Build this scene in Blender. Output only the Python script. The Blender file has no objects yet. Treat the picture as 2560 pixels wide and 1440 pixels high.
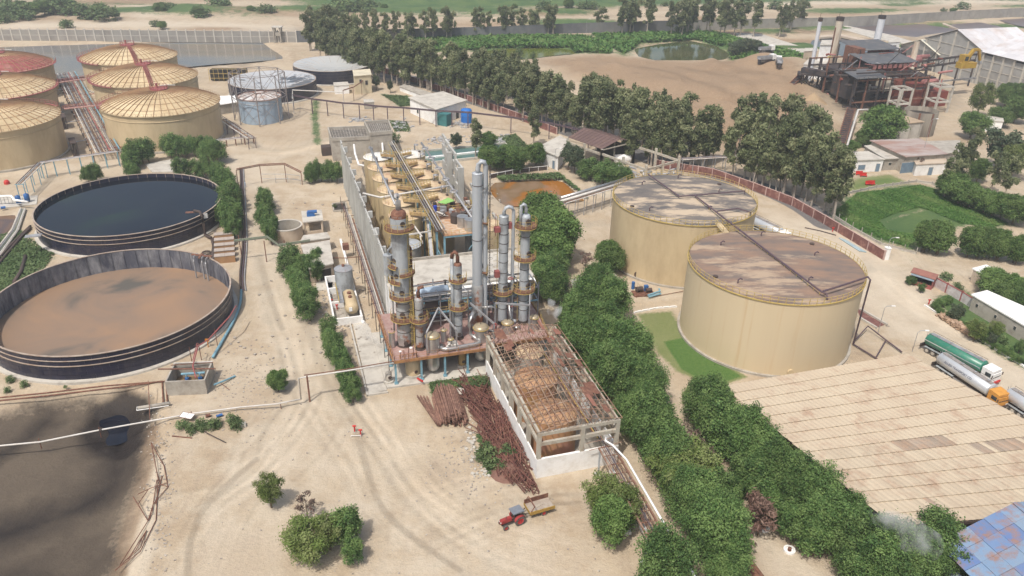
import bpy, math, random
import numpy as np
from mathutils import Matrix, Vector
rnd = random.Random(7)
S = bpy.context.scene
COL = S.collection
PI = math.pi
FPX, TH, RO, CH = 1971.6, 0.478448, 0.022042, 75.0      # focal length in photo pixels, pitch down, roll, height
ax_f = Vector((0, math.cos(TH), -math.sin(TH)))
_r = Vector((1, 0, 0)); _u = Vector((0, math.sin(TH), math.cos(TH)))
ax_r = _r*math.cos(RO) + _u*math.sin(RO)
ax_u = -_r*math.sin(RO) + _u*math.cos(RO)
cam = bpy.data.cameras.new('camera'); camo = bpy.data.objects.new('camera', cam); COL.objects.link(camo)
cam.sensor_width = 36; cam.lens = 36*FPX/2560
cam.clip_start = 1; cam.clip_end = 12000
camo.matrix_world = Matrix(((ax_r.x, ax_u.x, -ax_f.x, 0), (ax_r.y, ax_u.y, -ax_f.y, 0), (ax_r.z, ax_u.z, -ax_f.z, CH), (0, 0, 0, 1)))
S.camera = camo
SUN_EL, SUN_AZ = math.radians(60), math.radians(62)      # shadows fall towards SUN_AZ (from +x)
w = bpy.data.worlds.new('World'); S.world = w; w.use_nodes = True
nt = w.node_tree; bg = nt.nodes['Background']; bg.inputs[1].default_value = 0.13
sky = nt.nodes.new('ShaderNodeTexSky'); sky.sky_type = 'NISHITA'; sky.sun_disc = False
sd = Vector((-math.cos(SUN_AZ)*math.cos(SUN_EL), -math.sin(SUN_AZ)*math.cos(SUN_EL), math.sin(SUN_EL)))
sky.sun_elevation = SUN_EL; sky.sun_rotation = math.atan2(sd.x, sd.y)
sky.air_density = 1.3; sky.dust_density = 5.0; sky.ozone_density = 1.0; sky.altitude = 50
nt.links.new(sky.outputs[0], bg.inputs[0])
sun = bpy.data.lights.new('sun', 'SUN'); sun.energy = 3.3; sun.angle = math.radians(1.2); sun.color = (1.0, .955, .89)
HAZE = .00034
suno = bpy.data.objects.new('sun', sun); COL.objects.link(suno); suno.rotation_euler = sd.to_track_quat('Z', 'Y').to_euler()
S.view_settings.view_transform = 'Standard'; S.view_settings.look = 'None'
S.view_settings.exposure = 0.1; S.view_settings.gamma = 1; S.view_settings.use_curve_mapping = False
S.cycles.max_bounces = 5; S.cycles.diffuse_bounces = 3; S.cycles.glossy_bounces = 2; S.cycles.transmission_bounces = 3
S.cycles.transparent_max_bounces = 6; S.cycles.volume_bounces = 1
S.cycles.use_denoising = True
def g(u, v, z=0.0):
    d = ax_r*((u-1280)/FPX) - ax_u*((v-720)/FPX) + ax_f
    t = (CH-z)/(-d.z)
    return Vector((d.x*t, d.y*t, z))
def top_z(u0, v0, v1):
    """height of a post whose foot shows at (u0,v0) and whose head at row v1"""
    b = g(u0, v0); lo, hi = 0, CH
    for _ in range(40):
        m = (lo+hi)/2; P = b+Vector((0, 0, m-CH)); vv = 720-FPX*(P.dot(ax_u))/(P.dot(ax_f))
        if vv > v1: lo = m
        else: hi = m
    return lo
class MB:
    def __init__(s, T=None): s.v = []; s.f = []; s.T = T; s.sm = False
    def add(s, vs, fs):
        n = len(s.v)
        if s.T is not None: vs = [tuple(s.T @ Vector(p)) for p in vs]
        s.v += [tuple(p) for p in vs]; s.f += [tuple(i+n for i in f) for f in fs]
        return s
    def box(s, x0, x1, y0, y1, z0, z1):
        return s.add([(x0,y0,z0),(x1,y0,z0),(x1,y1,z0),(x0,y1,z0),(x0,y0,z1),(x1,y0,z1),(x1,y1,z1),(x0,y1,z1)],
                     [(3,2,1,0),(4,5,6,7),(0,1,5,4),(1,2,6,5),(2,3,7,6),(3,0,4,7)])
    def beam(s, p, q, w, h=None, up=(0,0,1)):
        h = w if h is None else h
        p = Vector(p); q = Vector(q); d = (q-p)
        if d.length < 1e-6: return s
        d.normalize(); u = Vector(up)
        if abs(d.dot(u)) > .98: u = Vector((0,1,0))
        a = d.cross(u).normalized()*w/2; b = a.cross(d).normalized()*h/2
        return s.add([p-a-b,p+a-b,p+a+b,p-a+b,q-a-b,q+a-b,q+a+b,q-a+b],
                     [(0,1,2,3),(7,6,5,4),(4,5,1,0),(5,6,2,1),(6,7,3,2),(7,4,0,3)])
    def tube(s, pts, r, n=6, cap=True):
        pts = [Vector(p) for p in pts]; vs = []; fs = []
        for i, p in enumerate(pts):
            d = (pts[min(i+1,len(pts)-1)]-pts[max(i-1,0)]).normalized()
            u = Vector((0,0,1)) if abs(d.z) < .9 else Vector((0,1,0))
            a = d.cross(u).normalized(); b = a.cross(d)
            rr = r[i] if isinstance(r, (list, tuple)) else r
            for k in range(n):
                t = 2*PI*k/n; vs.append(p+a*math.cos(t)*rr+b*math.sin(t)*rr)
        for i in range(len(pts)-1):
            for k in range(n):
                k2 = (k+1) % n
                fs.append((i*n+k2, i*n+k, (i+1)*n+k, (i+1)*n+k2))
        if cap: fs += [tuple(range(n)), tuple(range((len(pts)-1)*n+n-1, (len(pts)-1)*n-1, -1))]
        return s.add(vs, fs)
    def lathe(s, prof, n=32, c=(0,0), a0=0.0, a1=2*PI, cap=False):
        full = abs(a1-a0-2*PI) < 1e-6; m = n if full else n+1; vs = []; fs = []
        for r, z in prof:
            for k in range(m):
                t = a0+(a1-a0)*k/n; vs.append((c[0]+r*math.cos(t), c[1]+r*math.sin(t), z))
        for i in range(len(prof)-1):
            for k in range(n):
                k2 = (k+1) % m
                fs.append((i*m+k, i*m+k2, (i+1)*m+k2, (i+1)*m+k))
        if cap and full: fs += [tuple(range(m-1,-1,-1)), tuple((len(prof)-1)*m+k for k in range(m))]
        return s.add(vs, fs)
    def cyl(s, x, y, r, z0, z1, n=24): return s.lathe([(r,z0),(r,z1)], n, (x,y), cap=True)
    def prism(s, poly, z0, z1):
        n = len(poly); a = sum(poly[i][0]*poly[(i+1)%n][1]-poly[(i+1)%n][0]*poly[i][1] for i in range(n))
        if a < 0: poly = poly[::-1]
        zz = lambda z, i: z[i] if isinstance(z, (list,tuple)) else z
        vs = [(p[0],p[1],zz(z0,i)) for i,p in enumerate(poly)]+[(p[0],p[1],zz(z1,i)) for i,p in enumerate(poly)]
        return s.add(vs, [tuple(range(n-1,-1,-1)), tuple(range(n,2*n))]+[(i,(i+1)%n,n+(i+1)%n,n+i) for i in range(n)])
    def slab(s, q, t):
        """a four cornered sheet q thickened downwards by t"""
        q = [Vector(p) for p in q]; nn = (q[1]-q[0]).cross(q[2]-q[0]).normalized()
        if nn.z < 0: q = q[::-1]; nn = -nn
        lo = [p-nn*t for p in q]
        return s.add(lo+q, [(3,2,1,0),(4,5,6,7),(0,1,5,4),(1,2,6,5),(2,3,7,6),(3,0,4,7)])
    def torus(s, c, R, r, n=32, m=5):
        vs=[];fs=[]
        for i in range(n):
            t=2*PI*i/n
            for k in range(m):
                q=2*PI*k/m; rr=R+r*math.cos(q); vs.append((c[0]+rr*math.cos(t),c[1]+rr*math.sin(t),c[2]+r*math.sin(q)))
        for i in range(n):
            for k in range(m):
                a=i*m+k;b=i*m+(k+1)%m;c_=((i+1)%n)*m+(k+1)%m;d=((i+1)%n)*m+k; fs.append((a,d,c_,b))
        return s.add(vs,fs)
    def mesh(s, name, mat=None, smooth=False):
        me = bpy.data.meshes.new(name); me.from_pydata(s.v, [], s.f)
        if mat: me.materials.append(mat)
        if smooth: me.shade_smooth()
        me.update(); return me
def frame(p, az=0):
    """local frame at p, its x axis pointing az degrees from +x"""
    return Matrix.Translation(Vector((p[0], p[1], p[2] if len(p) > 2 else 0))) @ Matrix.Rotation(math.radians(az), 4, 'Z')
def tag(o, label=None, cat=None, group=None, kind=None):
    if label: o['label'] = label
    if cat: o['category'] = cat
    if group: o['group'] = group
    if kind: o['kind'] = kind
    return o
def link(name, me, parent=None):
    o = bpy.data.objects.new(name, me); COL.objects.link(o)
    if parent is not None: o.parent = parent
    return o
def thing(name, label, cat, loc=(0,0,0), rot=0, group=None):
    o = bpy.data.objects.new(name, None); COL.objects.link(o); o.empty_display_size = .5
    o.location = loc if len(loc) == 3 else (loc[0], loc[1], 0); o.rotation_euler = (0, 0, math.radians(rot))
    return tag(o, label, cat, group)
def wm(o):
    m = o.matrix_basis.copy()
    while o.parent is not None: o = o.parent; m = o.matrix_basis @ m
    return m
def part(name, mb, mat, parent, smooth=False, kind=None, label=None):      # mb in the parent's own coordinates
    o = link(name, mb.mesh(name, mat, smooth), parent)
    if kind: o['kind'] = kind
    if label: o['label'] = label
    return o
def wpart(name, mb, mat, parent, smooth=False, kind=None, label=None):     # mb in world coordinates
    inv = wm(parent).inverted(); mb.v = [tuple(inv @ Vector(p)) for p in mb.v]
    return part(name, mb, mat, parent, smooth, kind, label)
def top(name, mb, mat, label, cat, group=None, smooth=False, kind=None):
    """a thing that is one mesh, origin at the middle of its base"""
    a = np.array(mb.v); c = (a.min(0)+a.max(0))/2; c[2] = a[:, 2].min()
    mb.v = [tuple(p) for p in (a-c)]
    o = link(name, mb.mesh(name, mat, smooth)); o.location = c
    return tag(o, label, cat, group, kind)
def struct(name, mb, mat, smooth=False):
    return tag(link(name, mb.mesh(name, mat, smooth)), kind='structure')
def piece(name, me, parent, loc=(0,0,0), rot=None, scale=None):            # a piece that shares mesh data
    o = link(name, me, parent); o.location = loc
    if rot is not None: o.rotation_euler = rot if not isinstance(rot, (int,float)) else (0,0,rot)
    if scale is not None: o.scale = scale
    return o
def copytree(o, loc=None, rot=None, label=None, scale=None, parent=None):
    c = o.copy(); COL.objects.link(c)
    if parent is not None: c.parent = parent
    if loc is not None: c.location = loc if len(loc) == 3 else (loc[0], loc[1], 0)
    if rot is not None: c.rotation_euler = (0, 0, rot)
    if scale is not None: c.scale = scale if not isinstance(scale, (int,float)) else (scale,)*3
    if label: c['label'] = label
    for ch in list(o.children):
        if ch.parent == o: copytree(ch, parent=c)
    return c
def mat(name, c1, c2=None, scale=.5, rough=.85, metal=0.0, dirt=None, damt=.5, dscale=.3, stretch=(1,1,1), rand=0.0, bump=0.0, bscale=None, spec=.3, soft=.12, det=6):
    m = bpy.data.materials.new(name); m.use_nodes = True; t = m.node_tree; N = t.nodes; L = t.links
    b = N['Principled BSDF']; b.inputs['Roughness'].default_value = rough; b.inputs['Metallic'].default_value = metal
    b.inputs['Specular IOR Level'].default_value = spec
    if c2 is None: c2 = tuple(min(1, x*.78) for x in c1)
    geo = N.new('ShaderNodeNewGeometry'); mp = N.new('ShaderNodeMapping'); mp.inputs['Scale'].default_value = stretch
    L.new(geo.outputs['Position'], mp.inputs[0])
    n1 = N.new('ShaderNodeTexNoise'); n1.inputs['Scale'].default_value = scale; n1.inputs['Detail'].default_value = det; n1.inputs['Roughness'].default_value = .65
    L.new(mp.outputs[0], n1.inputs[0])
    mr = N.new('ShaderNodeMapRange'); mr.inputs[1].default_value = .35; mr.inputs[2].default_value = .65; L.new(n1.outputs[0], mr.inputs[0])
    mx = N.new('ShaderNodeMix'); mx.data_type = 'RGBA'; mx.inputs[6].default_value = (*c1, 1); mx.inputs[7].default_value = (*c2, 1)
    L.new(mr.outputs[0], mx.inputs[0]); out = mx.outputs[2]
    if dirt is not None:
        n2 = N.new('ShaderNodeTexNoise'); n2.inputs['Scale'].default_value = dscale; n2.inputs['Detail'].default_value = 8; n2.inputs['Roughness'].default_value = .7
        L.new(mp.outputs[0], n2.inputs[0])
        m2 = N.new('ShaderNodeMapRange'); th = .72-.4*damt; m2.inputs[1].default_value = th-soft; m2.inputs[2].default_value = th+soft; L.new(n2.outputs[0], m2.inputs[0])
        x2 = N.new('ShaderNodeMix'); x2.data_type = 'RGBA'; x2.inputs[7].default_value = (*dirt, 1)
        L.new(m2.outputs[0], x2.inputs[0]); L.new(out, x2.inputs[6]); out = x2.outputs[2]
    if rand:
        oi = N.new('ShaderNodeObjectInfo'); m3 = N.new('ShaderNodeMapRange'); m3.inputs[3].default_value = 1-rand; m3.inputs[4].default_value = 1+rand
        L.new(oi.outputs['Random'], m3.inputs[0]); x3 = N.new('ShaderNodeVectorMath'); x3.operation = 'SCALE'
        L.new(out, x3.inputs[0]); L.new(m3.outputs[0], x3.inputs['Scale']); out = x3.outputs[0]
    L.new(out, b.inputs['Base Color'])
    if bump:
        n4 = N.new('ShaderNodeTexNoise'); n4.inputs['Scale'].default_value = bscale or scale*6; n4.inputs['Detail'].default_value = 5
        L.new(mp.outputs[0], n4.inputs[0]); bp = N.new('ShaderNodeBump'); bp.inputs['Strength'].default_value = min(1, bump); bp.inputs['Distance'].default_value = .15
        L.new(n4.outputs[0], bp.inputs['Height']); L.new(bp.outputs[0], b.inputs['Normal'])
    return m
def gpx(pts): return np.array([g(u, v)[:2] for u, v in pts])
def sdist(P, poly):
    """signed distance in metres of points P to a polygon (negative inside)"""
    n = len(poly); d = np.full(len(P), 1e9); ins = np.zeros(len(P), bool)
    for i in range(n):
        a = poly[i]; b = poly[(i+1) % n]; ab = b-a; t = np.clip(((P-a)@ab)/(ab@ab+1e-9), 0, 1)
        d = np.minimum(d, np.hypot(*(P-a-t[:, None]*ab).T))
        c = ((a[1] > P[:, 1]) != (b[1] > P[:, 1]))
        with np.errstate(divide='ignore', invalid='ignore'):
            xi = (b[0]-a[0])*(P[:, 1]-a[1])/(b[1]-a[1])+a[0]
        ins ^= c & (P[:, 0] < xi)
    return np.where(ins, -d, d)
def pdist(P, line):
    d = np.full(len(P), 1e9)
    for i in range(len(line)-1):
        a = line[i]; b = line[i+1]; ab = b-a; t = np.clip(((P-a)@ab)/(ab@ab+1e-9), 0, 1)
        d = np.minimum(d, np.hypot(*(P-a-t[:, None]*ab).T))
    return d
def smooth(pts, k=6):
    """Catmull-Rom through pts"""
    p = [pts[0]]+list(pts)+[pts[-1]]; out = []
    p = [np.array(q, float) for q in p]
    for i in range(1, len(p)-2):
        for j in range(k):
            t = j/k
            out.append(.5*((2*p[i])+(-p[i-1]+p[i+1])*t+(2*p[i-1]-5*p[i]+4*p[i+1]-p[i+2])*t*t+(-p[i-1]+3*p[i]-3*p[i+1]+p[i+2])*t**3))
    out.append(p[-2]); return np.array(out)
NR, NC = 720, 760
inv = np.linspace(1/44.0, 1/5200.0, NR)                  # rows even in 1/distance
Y = np.repeat(1/inv, NC); tt = np.tile(np.linspace(-1, 1, NC), NR)
X = tt*(0.86*Y+30)
P2 = np.stack([X, Y], 1)
def near(poly, m):
    """cheap mask of the points within m metres of the polygon's box"""
    return (X > poly[:, 0].min()-m) & (X < poly[:, 0].max()+m) & (Y > poly[:, 1].min()-m) & (Y < poly[:, 1].max()+m)
L1 = np.zeros((NR*NC, 4), np.float32)                    # veg, dark, pale, brown
L2 = np.full((NR*NC, 4), .5, np.float32)                 # track, asphalt, purple mud, lawn
L2[:, 1:] = 0
Z = np.zeros(NR*NC)
def area(layer, ch, px, val=1.0, soft=2.0, add=False, px_is_world=False):
    poly = np.array(px) if px_is_world else gpx(px); m = near(poly, soft*2); s = sdist(P2[m], poly)
    soft = soft+Y[m]**2*2.6e-5
    k = np.clip(.5-s/(2*soft), 0, 1)*val
    layer[m, ch] = layer[m, ch]+k if add else np.maximum(layer[m, ch], k)
def stroke(layer, ch, px, width, val=1.0, soft=1.0, mode='max', world=False):
    ln = np.array(px) if world else gpx(px); ln = smooth(ln) if len(ln) > 2 else ln
    m = near(ln, width+soft*2); s = pdist(P2[m], ln); soft = soft+Y[m]**2*3e-5; k = np.clip(1-(s-width/2)/soft, 0, 1)
    if mode == 'max': layer[m, ch] = np.maximum(layer[m, ch], k*val)
    elif mode == 'mix': layer[m, ch] = layer[m, ch]*(1-k)+val*k
    else: layer[m, ch] = layer[m, ch]+k*val
VEG, DARK, PALE, BROWN = 0, 1, 2, 3
area(L1, VEG, [(-60,600),(55,575),(100,610),(140,635),(95,700),(30,745),(-60,760)], .8, 3)
area(L1, VEG, [(1068,955),(1196,936),(1226,948),(1222,1000),(1150,985),(1080,990)], .95, 1)
area(L1, VEG, [(1185,1080),(1250,1110),(1290,1180),(1215,1190),(1190,1140)], .6, 1.5)
area(L1, VEG, [(2085,530),(2140,482),(2230,472),(2300,462),(2400,492),(2520,560),(2480,575),(2370,575),(2310,590),(2270,622),(2180,592),(2110,560)], 1.15, 5)
area(L1, VEG, [(430,1055),(600,1035),(605,1070),(480,1080)], .45, 1)
area(L1, VEG, [(950,236),(1020,240),(1055,262),(1000,268)], .85, 3)
area(L1, VEG, [(1190,350),(1290,335),(1330,372),(1250,372)], .75, 4)
area(L1, VEG, [(970,300),(1020,305),(1030,330),(985,330)], .4, 4)
stroke(L1, VEG, [(790,250),(788,300),(795,362)], 1., .6, 1)
area(L1, VEG, [(1000,90),(1450,92),(1520,105),(1530,135),(1440,132),(1250,125),(1040,130)], 1.1, 6)
area(L1, VEG, [(1480,88),(1780,80),(1920,118),(1990,130),(1960,150),(1830,150),(1820,128),(1740,98),(1600,108),(1560,140),(1530,120)], 1.1, 6)
area(L1, VEG, [(1830,110),(2010,140),(2010,155),(1830,150)], .9, 6)
area(L1, VEG, [(700,110),(760,125),(800,145),(740,140)], .5, 5)
area(L1, VEG, [(0,18),(240,0),(700,-40),(-300,-60),(-300,30)], .45, 30)
area(L1, VEG, [(560,10),(760,12),(740,60),(520,50),(340,40),(380,20)], .5, 20)
area(L1, VEG, [(720,-60),(760,14),(1100,22),(1400,16),(1500,20),(1900,5),(2700,-5),(2700,-140),(720,-140)], 1.1, 20)
area(L1, VEG, [(1040,26),(1480,18),(1480,28),(1100,36)], .75, 12)
stroke(L1, VEG, [(2260,900),(2330,700),(2480,790),(2560,860)], .1, .1, 1)
area(L1, VEG, [(2330,745),(2400,720),(2580,800),(2580,935),(2480,880),(2410,830)], .9, 2)
area(L1, VEG, [(2120,660),(2260,620),(2560,660),(2560,690),(2300,672)], .35, 4)
area(L1, VEG, [(2050,540),(2240,650),(2260,640),(2110,552)], .4, 3)
area(L1, VEG, [(840,110),(1180,260),(1260,300),(1300,300),(1250,230),(1000,110)], .35, 5)
area(L1, VEG, [(2000,330),(2100,345),(2110,390),(2010,395)], .8, 5)
area(L1, VEG, [(1340,540),(1540,700),(1700,960),(1860,1130),(2100,1290),(1700,1440),(1560,1100),(1400,760)], .35, 4)
L2c = 3
area(L2, L2c, [(1590,784),(1680,776),(1702,812),(1740,862),(1800,905),(1864,938),(1830,952),(1770,962),(1690,930),(1640,880)], .55, .6)
area(L2, L2c, [(1652,852),(1722,838),(1760,880),(1864,942),(1820,956),(1770,962),(1700,925)], 1., .5)
area(L2, L2c, [(2100,470),(2150,445),(2225,437),(2272,458),(2190,470),(2120,480)], .75, 1.5)
for pl in ([(2195,552),(2240,535),(2300,520),(2330,528),(2270,545),(2210,560)], [(2388,565),(2430,560),(2450,600),(2395,592)]):
    poly = gpx(pl); m = near(poly, 4); k = np.clip(.5-sdist(P2[m], poly)/4, 0, 1); L1[m, 0] *= 1-.6*k; L1[m, 3] = np.maximum(L1[m, 3], .5*k)
area(L1, DARK, [(2010,170),(2110,150),(2330,210),(2400,240),(2330,300),(2130,300),(2080,285),(2030,240)], .85, 10)
area(L1, DARK, [(2380,300),(2430,280),(2520,290),(2560,330),(2450,350)], .5, 8)
area(L1, DARK, [(1990,150),(2060,170),(2040,260),(1980,220)], .35, 12)
stroke(L1, DARK, [(600,430),(600,560),(605,700),(590,790)], 3, .25, 2)
area(L1, DARK, [(225,330),(300,440),(205,460),(200,410)], .25, 4)
area(L1, DARK, [(2100,890),(2160,850),(2240,880),(2160,905),(1950,950),(1850,960)], .35, 2)
area(L1, DARK, [(1225,500),(1350,520),(1450,505),(1430,470),(1350,440),(1240,445)], .3, 3)
area(L1, BROWN, [(1330,150),(1500,134),(1660,148),(1860,148),(2010,160),(2060,300),(2110,320),(2050,400),(1850,400),(1700,330),(1400,210)], 1., 7)
area(L1, BROWN, [(2240,340),(2480,335),(2500,370),(2260,365)], .6, 5)
area(L1, BROWN, [(-200,70),(700,78),(720,90),(-200,92)], .45, 8)
area(L1, BROWN, [(740,40),(1640,50),(2600,18),(2600,40),(1900,72),(760,72)], .5, 12)
area(L1, BROWN, [(640,240),(760,260),(800,370),(640,380),(570,300)], .3, 8)
area(L1, BROWN, [(740,700),(850,740),(900,900),(830,900)], .3, 5)
area(L1, BROWN, [(1100,1290),(1260,1200),(1330,1210),(1250,1220)], .5, 1.5)
for ln, wd, va in (([(608,400),(640,500),(668,600),(700,720),(740,830),(770,930),(740,1050),(640,1180),(600,1440)], 8, .7),
                   ([(770,930),(850,1100),(1000,1260),(1250,1420)], 16, .55), ([(2000,560),(2140,660),(2250,760),(2400,860),(2560,980)], 14, .85),
                   ([(2200,640),(2330,650),(2560,700)], 7, .5), ([(560,350),(700,380),(850,350),(1000,330),(1180,320)], 9, .45),
                   ([(600,380),(760,470),(870,480)], 10, .45), ([(1100,1440),(1300,1250),(1500,1200)], 12, .3),
                   ([(1440,560),(1500,600),(1560,700),(1650,740),(1700,720)], 8, .5), ([(0,430),(200,420),(300,400)], 8, .5),
                   ([(820,470),(870,620),(880,760)], 10, .35), ([(480,1000),(560,980),(600,940)], 8, .6), ([(380,1150),(350,1300),(330,1440)], 3, .9),
                   ([(1160,28),(1320,22),(1500,16),(1800,10),(2560,4)], 9, 1.), ([(60,64),(400,60),(700,72)], 12, .9), ([(330,-60),(345,10),(370,40)], 8, .8),
                   ([(1480,95),(1560,130),(1600,140)], 3, .8), ([(900,60),(1400,72),(1900,50),(2560,30)], 10, .5), ([(1240,460),(1225,520),(1290,640)], 4, .7),
                   ([(1430,400),(1480,430),(1520,480)], 5, .7), ([(2070,540),(2150,590),(2210,640)], 2.5, .7)):
    stroke(L1, PALE, ln, wd, va, wd*.45)
area(L1, PALE, [(1880,1300),(2080,1400),(2350,1440),(1900,1500)], .8, 3)
area(L1, PALE, [(2190,800),(2330,850),(2560,1010),(2560,900),(2330,760)], .6, 5)
area(L1, PALE, [(1660,88),(1810,80),(1990,140),(1960,140)], .1, 6)
area(L1, PALE, [(2200,100),(2450,60),(2560,90),(2560,40),(2110,50)], .3, 10)
stroke(L2, 1, [(850,125),(950,178),(1050,205),(1160,243),(1290,283),(1395,318),(1520,362),(1650,402),(1780,432),(1900,468),(2000,512),(2070,560)], 6.5, 1., .8)
stroke(L2, 1, [(2240,560),(2330,545),(2560,470)], .1, .1, 1)
area(L2, 1, [(2020,470),(2090,440),(2130,425),(2300,415),(2350,470),(2290,450),(2200,430),(2110,450)], .25, 3)
tr = random.Random(3)
fam = [([(640,430),(665,560),(700,700),(760,860),(800,980),(880,1120),(960,1260),(1100,1400),(1200,1500)], 7, 14),
       ([(700,560),(740,800),(760,980),(700,1100),(610,1180),(540,1260),(490,1440)], 6, 12),
       ([(1000,990),(1020,1080),(1080,1180),(1200,1280),(1330,1340),(1480,1380)], 8, 14),
       ([(1490,1200),(1350,1220),(1200,1260),(1050,1330),(900,1440)], 6, 8),
       ([(560,360),(700,385),(860,350),(1100,330)], 5, 8), ([(860,500),(890,600),(870,720)], 3, 5), ([(480,1440),(560,1280),(660,1180),(720,1060)], 5, 9),
       ([(2190,650),(2280,760),(2440,860),(2600,980)], 6, 10), ([(2560,690),(2330,655),(2190,660),(2060,560)], 4, 7),
       ([(1450,170),(1640,190),(1800,260),(1950,330)], 14, 7), ([(1700,160),(1850,200),(2000,330)], 12, 7)]
for ln, spread, n in fam:
    base = smooth(gpx(ln)); dr = np.gradient(base, axis=0); nn = np.stack([-dr[:, 1], dr[:, 0]], 1)/np.hypot(*dr.T)[:, None]
    s = np.linspace(0, 1, len(base))
    for _ in range(n):
        o = tr.uniform(-spread, spread); o2 = o+tr.uniform(-3, 3); a = tr.uniform(0, .35); e = tr.uniform(.6, 1); va = tr.choice((-1, 1, -1))*tr.uniform(.05, .16)
        for q in (0, 1.7):
            c = base+nn*((o+(o2-o)*s+q+.8*np.sin(s*6+o))[:, None]); c = c[(s >= a) & (s <= e)][::2]
            if len(c) > 3: stroke(L2, 0, c, .22, va, .22, 'add', True)
for ln, wd, va in (([(895,1085),(912,1150),(945,1250),(1010,1325),(1150,1425)], .3, -.6), ([(645,640),(680,760),(706,822)], .25, -.5),
                   ([(470,1440),(478,1350),(510,1270),(560,1220),(640,1150)], .4, -.6), ([(640,1150),(670,1060),(720,1010)], .3, -.3),
                   ([(560,1215),(470,1225),(400,1250)], .3, -.2)):
    stroke(L2, 0, ln, wd, va, .3, 'add')
def basin(px, depth, soft, n=1):
    poly = gpx(px); m = near(poly, soft*2); s = sdist(P2[m], poly); Z[m] -= depth*np.clip(.5-s/(2*soft), 0, 1); return poly
MUD = [(-300,1025),(0,1012),(110,988),(215,985),(320,978),(362,1000),(368,1040),(372,1100),(352,1170),(325,1260),(300,1350),(275,1440),(250,1520),(-300,1560)]
basin(MUD, 2.2, 3.2)
POOL = [(222,1045),(236,1010),(262,985),(300,975),(345,985),(360,1006),(356,1025),(330,1045),(322,1075),(290,1090),(250,1085)]
basin(POOL, 1.3, 3.2)
pr_ = random.Random(6)
PB = [(pr_.uniform(205,375),pr_.uniform(970,1100),pr_.uniform(-.3,.35),pr_.uniform(.7,2.2)) for _ in range(40)]
area(L2, 2, MUD, 1., 4.5)
area(L1, DARK, [(215,1040),(240,1000),(300,978),(350,990),(362,1020),(330,1060),(330,1090),(300,1110),(255,1100),(225,1075)], 2.4, 2.5)
area(L1, DARK, [(262,1090),(300,1110),(300,1180),(250,1230),(150,1290),(0,1340),(-100,1370),(-100,1300),(0,1270),(180,1220),(265,1170)], 1.25, 5)
area(L1, DARK, [(-60,1110),(40,1070),(90,1020),(130,1000),(130,1030),(60,1080),(-60,1150)], 1.2, 3)
area(L1, DARK, [(-100,1400),(120,1340),(230,1400),(260,1500),(-100,1500)], .8, 8)
stroke(L1, DARK, [(60,1000),(140,996),(230,985),(330,980)], 1.2, .5, 1)
stroke(L1, BROWN, [(372,1060),(362,1130),(340,1230),(300,1380),(285,1440)], 1.5, .8, 1.2)
ORANGE = [(1226,466),(1240,452),(1300,447),(1375,444),(1405,450),(1440,478),(1462,498),(1400,506),(1330,512),(1270,512),(1240,490)]
basin(ORANGE, 1.6, 3)
POND_A = [(1195,130),(1250,120),(1380,116),(1425,122),(1440,131),(1380,138),(1290,149),(1220,150)]
POND_B = [(1585,118),(1640,108),(1720,101),(1800,112),(1822,132),(1810,146),(1640,147),(1600,138)]
basin(POND_A, 1.5, 5); basin(POND_B, 1.5, 5)
GREY = [(2050,97),(2100,92),(2185,108),(2260,125),(2300,140),(2180,150),(2080,130),(2040,112)]
basin(GREY, 2., 6)
PURPLE = [[(2108,64),(2310,56),(2395,76),(2300,92),(2215,84)], [(2362,58),(2452,54),(2545,76),(2520,92),(2425,82)], [(2495,50),(2580,44),(2640,70),(2560,66)]]
for q in PURPLE: basin(q, 1.6, 4)
SETTLE = [(-200,120),(60,112),(300,105),(500,103),(655,104),(712,142),(640,153),(520,162),(420,172),(300,182),(120,200),(-200,230)]
basin(SETTLE, 1.6, 3)
LPOND = [(-60,540),(34,532),(40,545),(20,575),(-60,640)]
basin(LPOND, 1.3, 2)
def bump2(px, hgt, r, r2=None, az=0):
    c = g(*px); r2 = r2 or r; ca, sa = math.cos(math.radians(az)), math.sin(math.radians(az))
    dx = X-c.x; dy = Y-c.y; a = (dx*ca+dy*sa)/r; b = (-dx*sa+dy*ca)/r2
    Z[:] += hgt*np.exp(-(a*a+b*b)**1.3)
bump2((1640,225), 4.6, 62, 30, -10); bump2((1905,160), 4, 9, 9, 0); bump2((2000,170), 2, 22, 18); bump2((1480,180), 2, 30, 24)
for u, v, h_, r_ in PB: bump2((u,v), h_, r_)
hr = random.Random(9)
for _ in range(190):
    u, v = hr.uniform(1380,2060), hr.uniform(152,380)
    if v > 200+(u-1380)*.42: continue
    r_ = hr.uniform(2.2,7.5); bump2((u,v), hr.uniform(-.9,1.5), r_, r_*hr.uniform(.4,1), hr.uniform(0,180))
    if hr.random() < .5: area(L1, DARK, [(u-8,v-2),(u+9,v-3),(u+10,v+3),(u-7,v+3)], hr.uniform(.15,.42), 3)
bump2((1930,305), 3.5, 10, 10); bump2((1760,290), 3.5, 30, 30); bump2((1960,240), 4, 16, 26)
rr_ = np.random.RandomState(5)
for i in range(160):
    y = rr_.uniform(470, 1500); x = rr_.uniform(-.7, .75)*y; r = rr_.uniform(12, 50)*(y/500)
    m = (np.abs(X-x) < 3*r) & (np.abs(Y-y) < 3*r); Z[m] += rr_.uniform(-1, 2.2)*np.exp(-(((X[m]-x)/r)**2+((Y[m]-y)/(r*.45))**2))
    if rr_.rand() < .5:
        L1[m, 0] = np.maximum(L1[m, 0], .8*np.exp(-(((X[m]-x)/r)**2+((Y[m]-y)/(r*.5))**2)))
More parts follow.
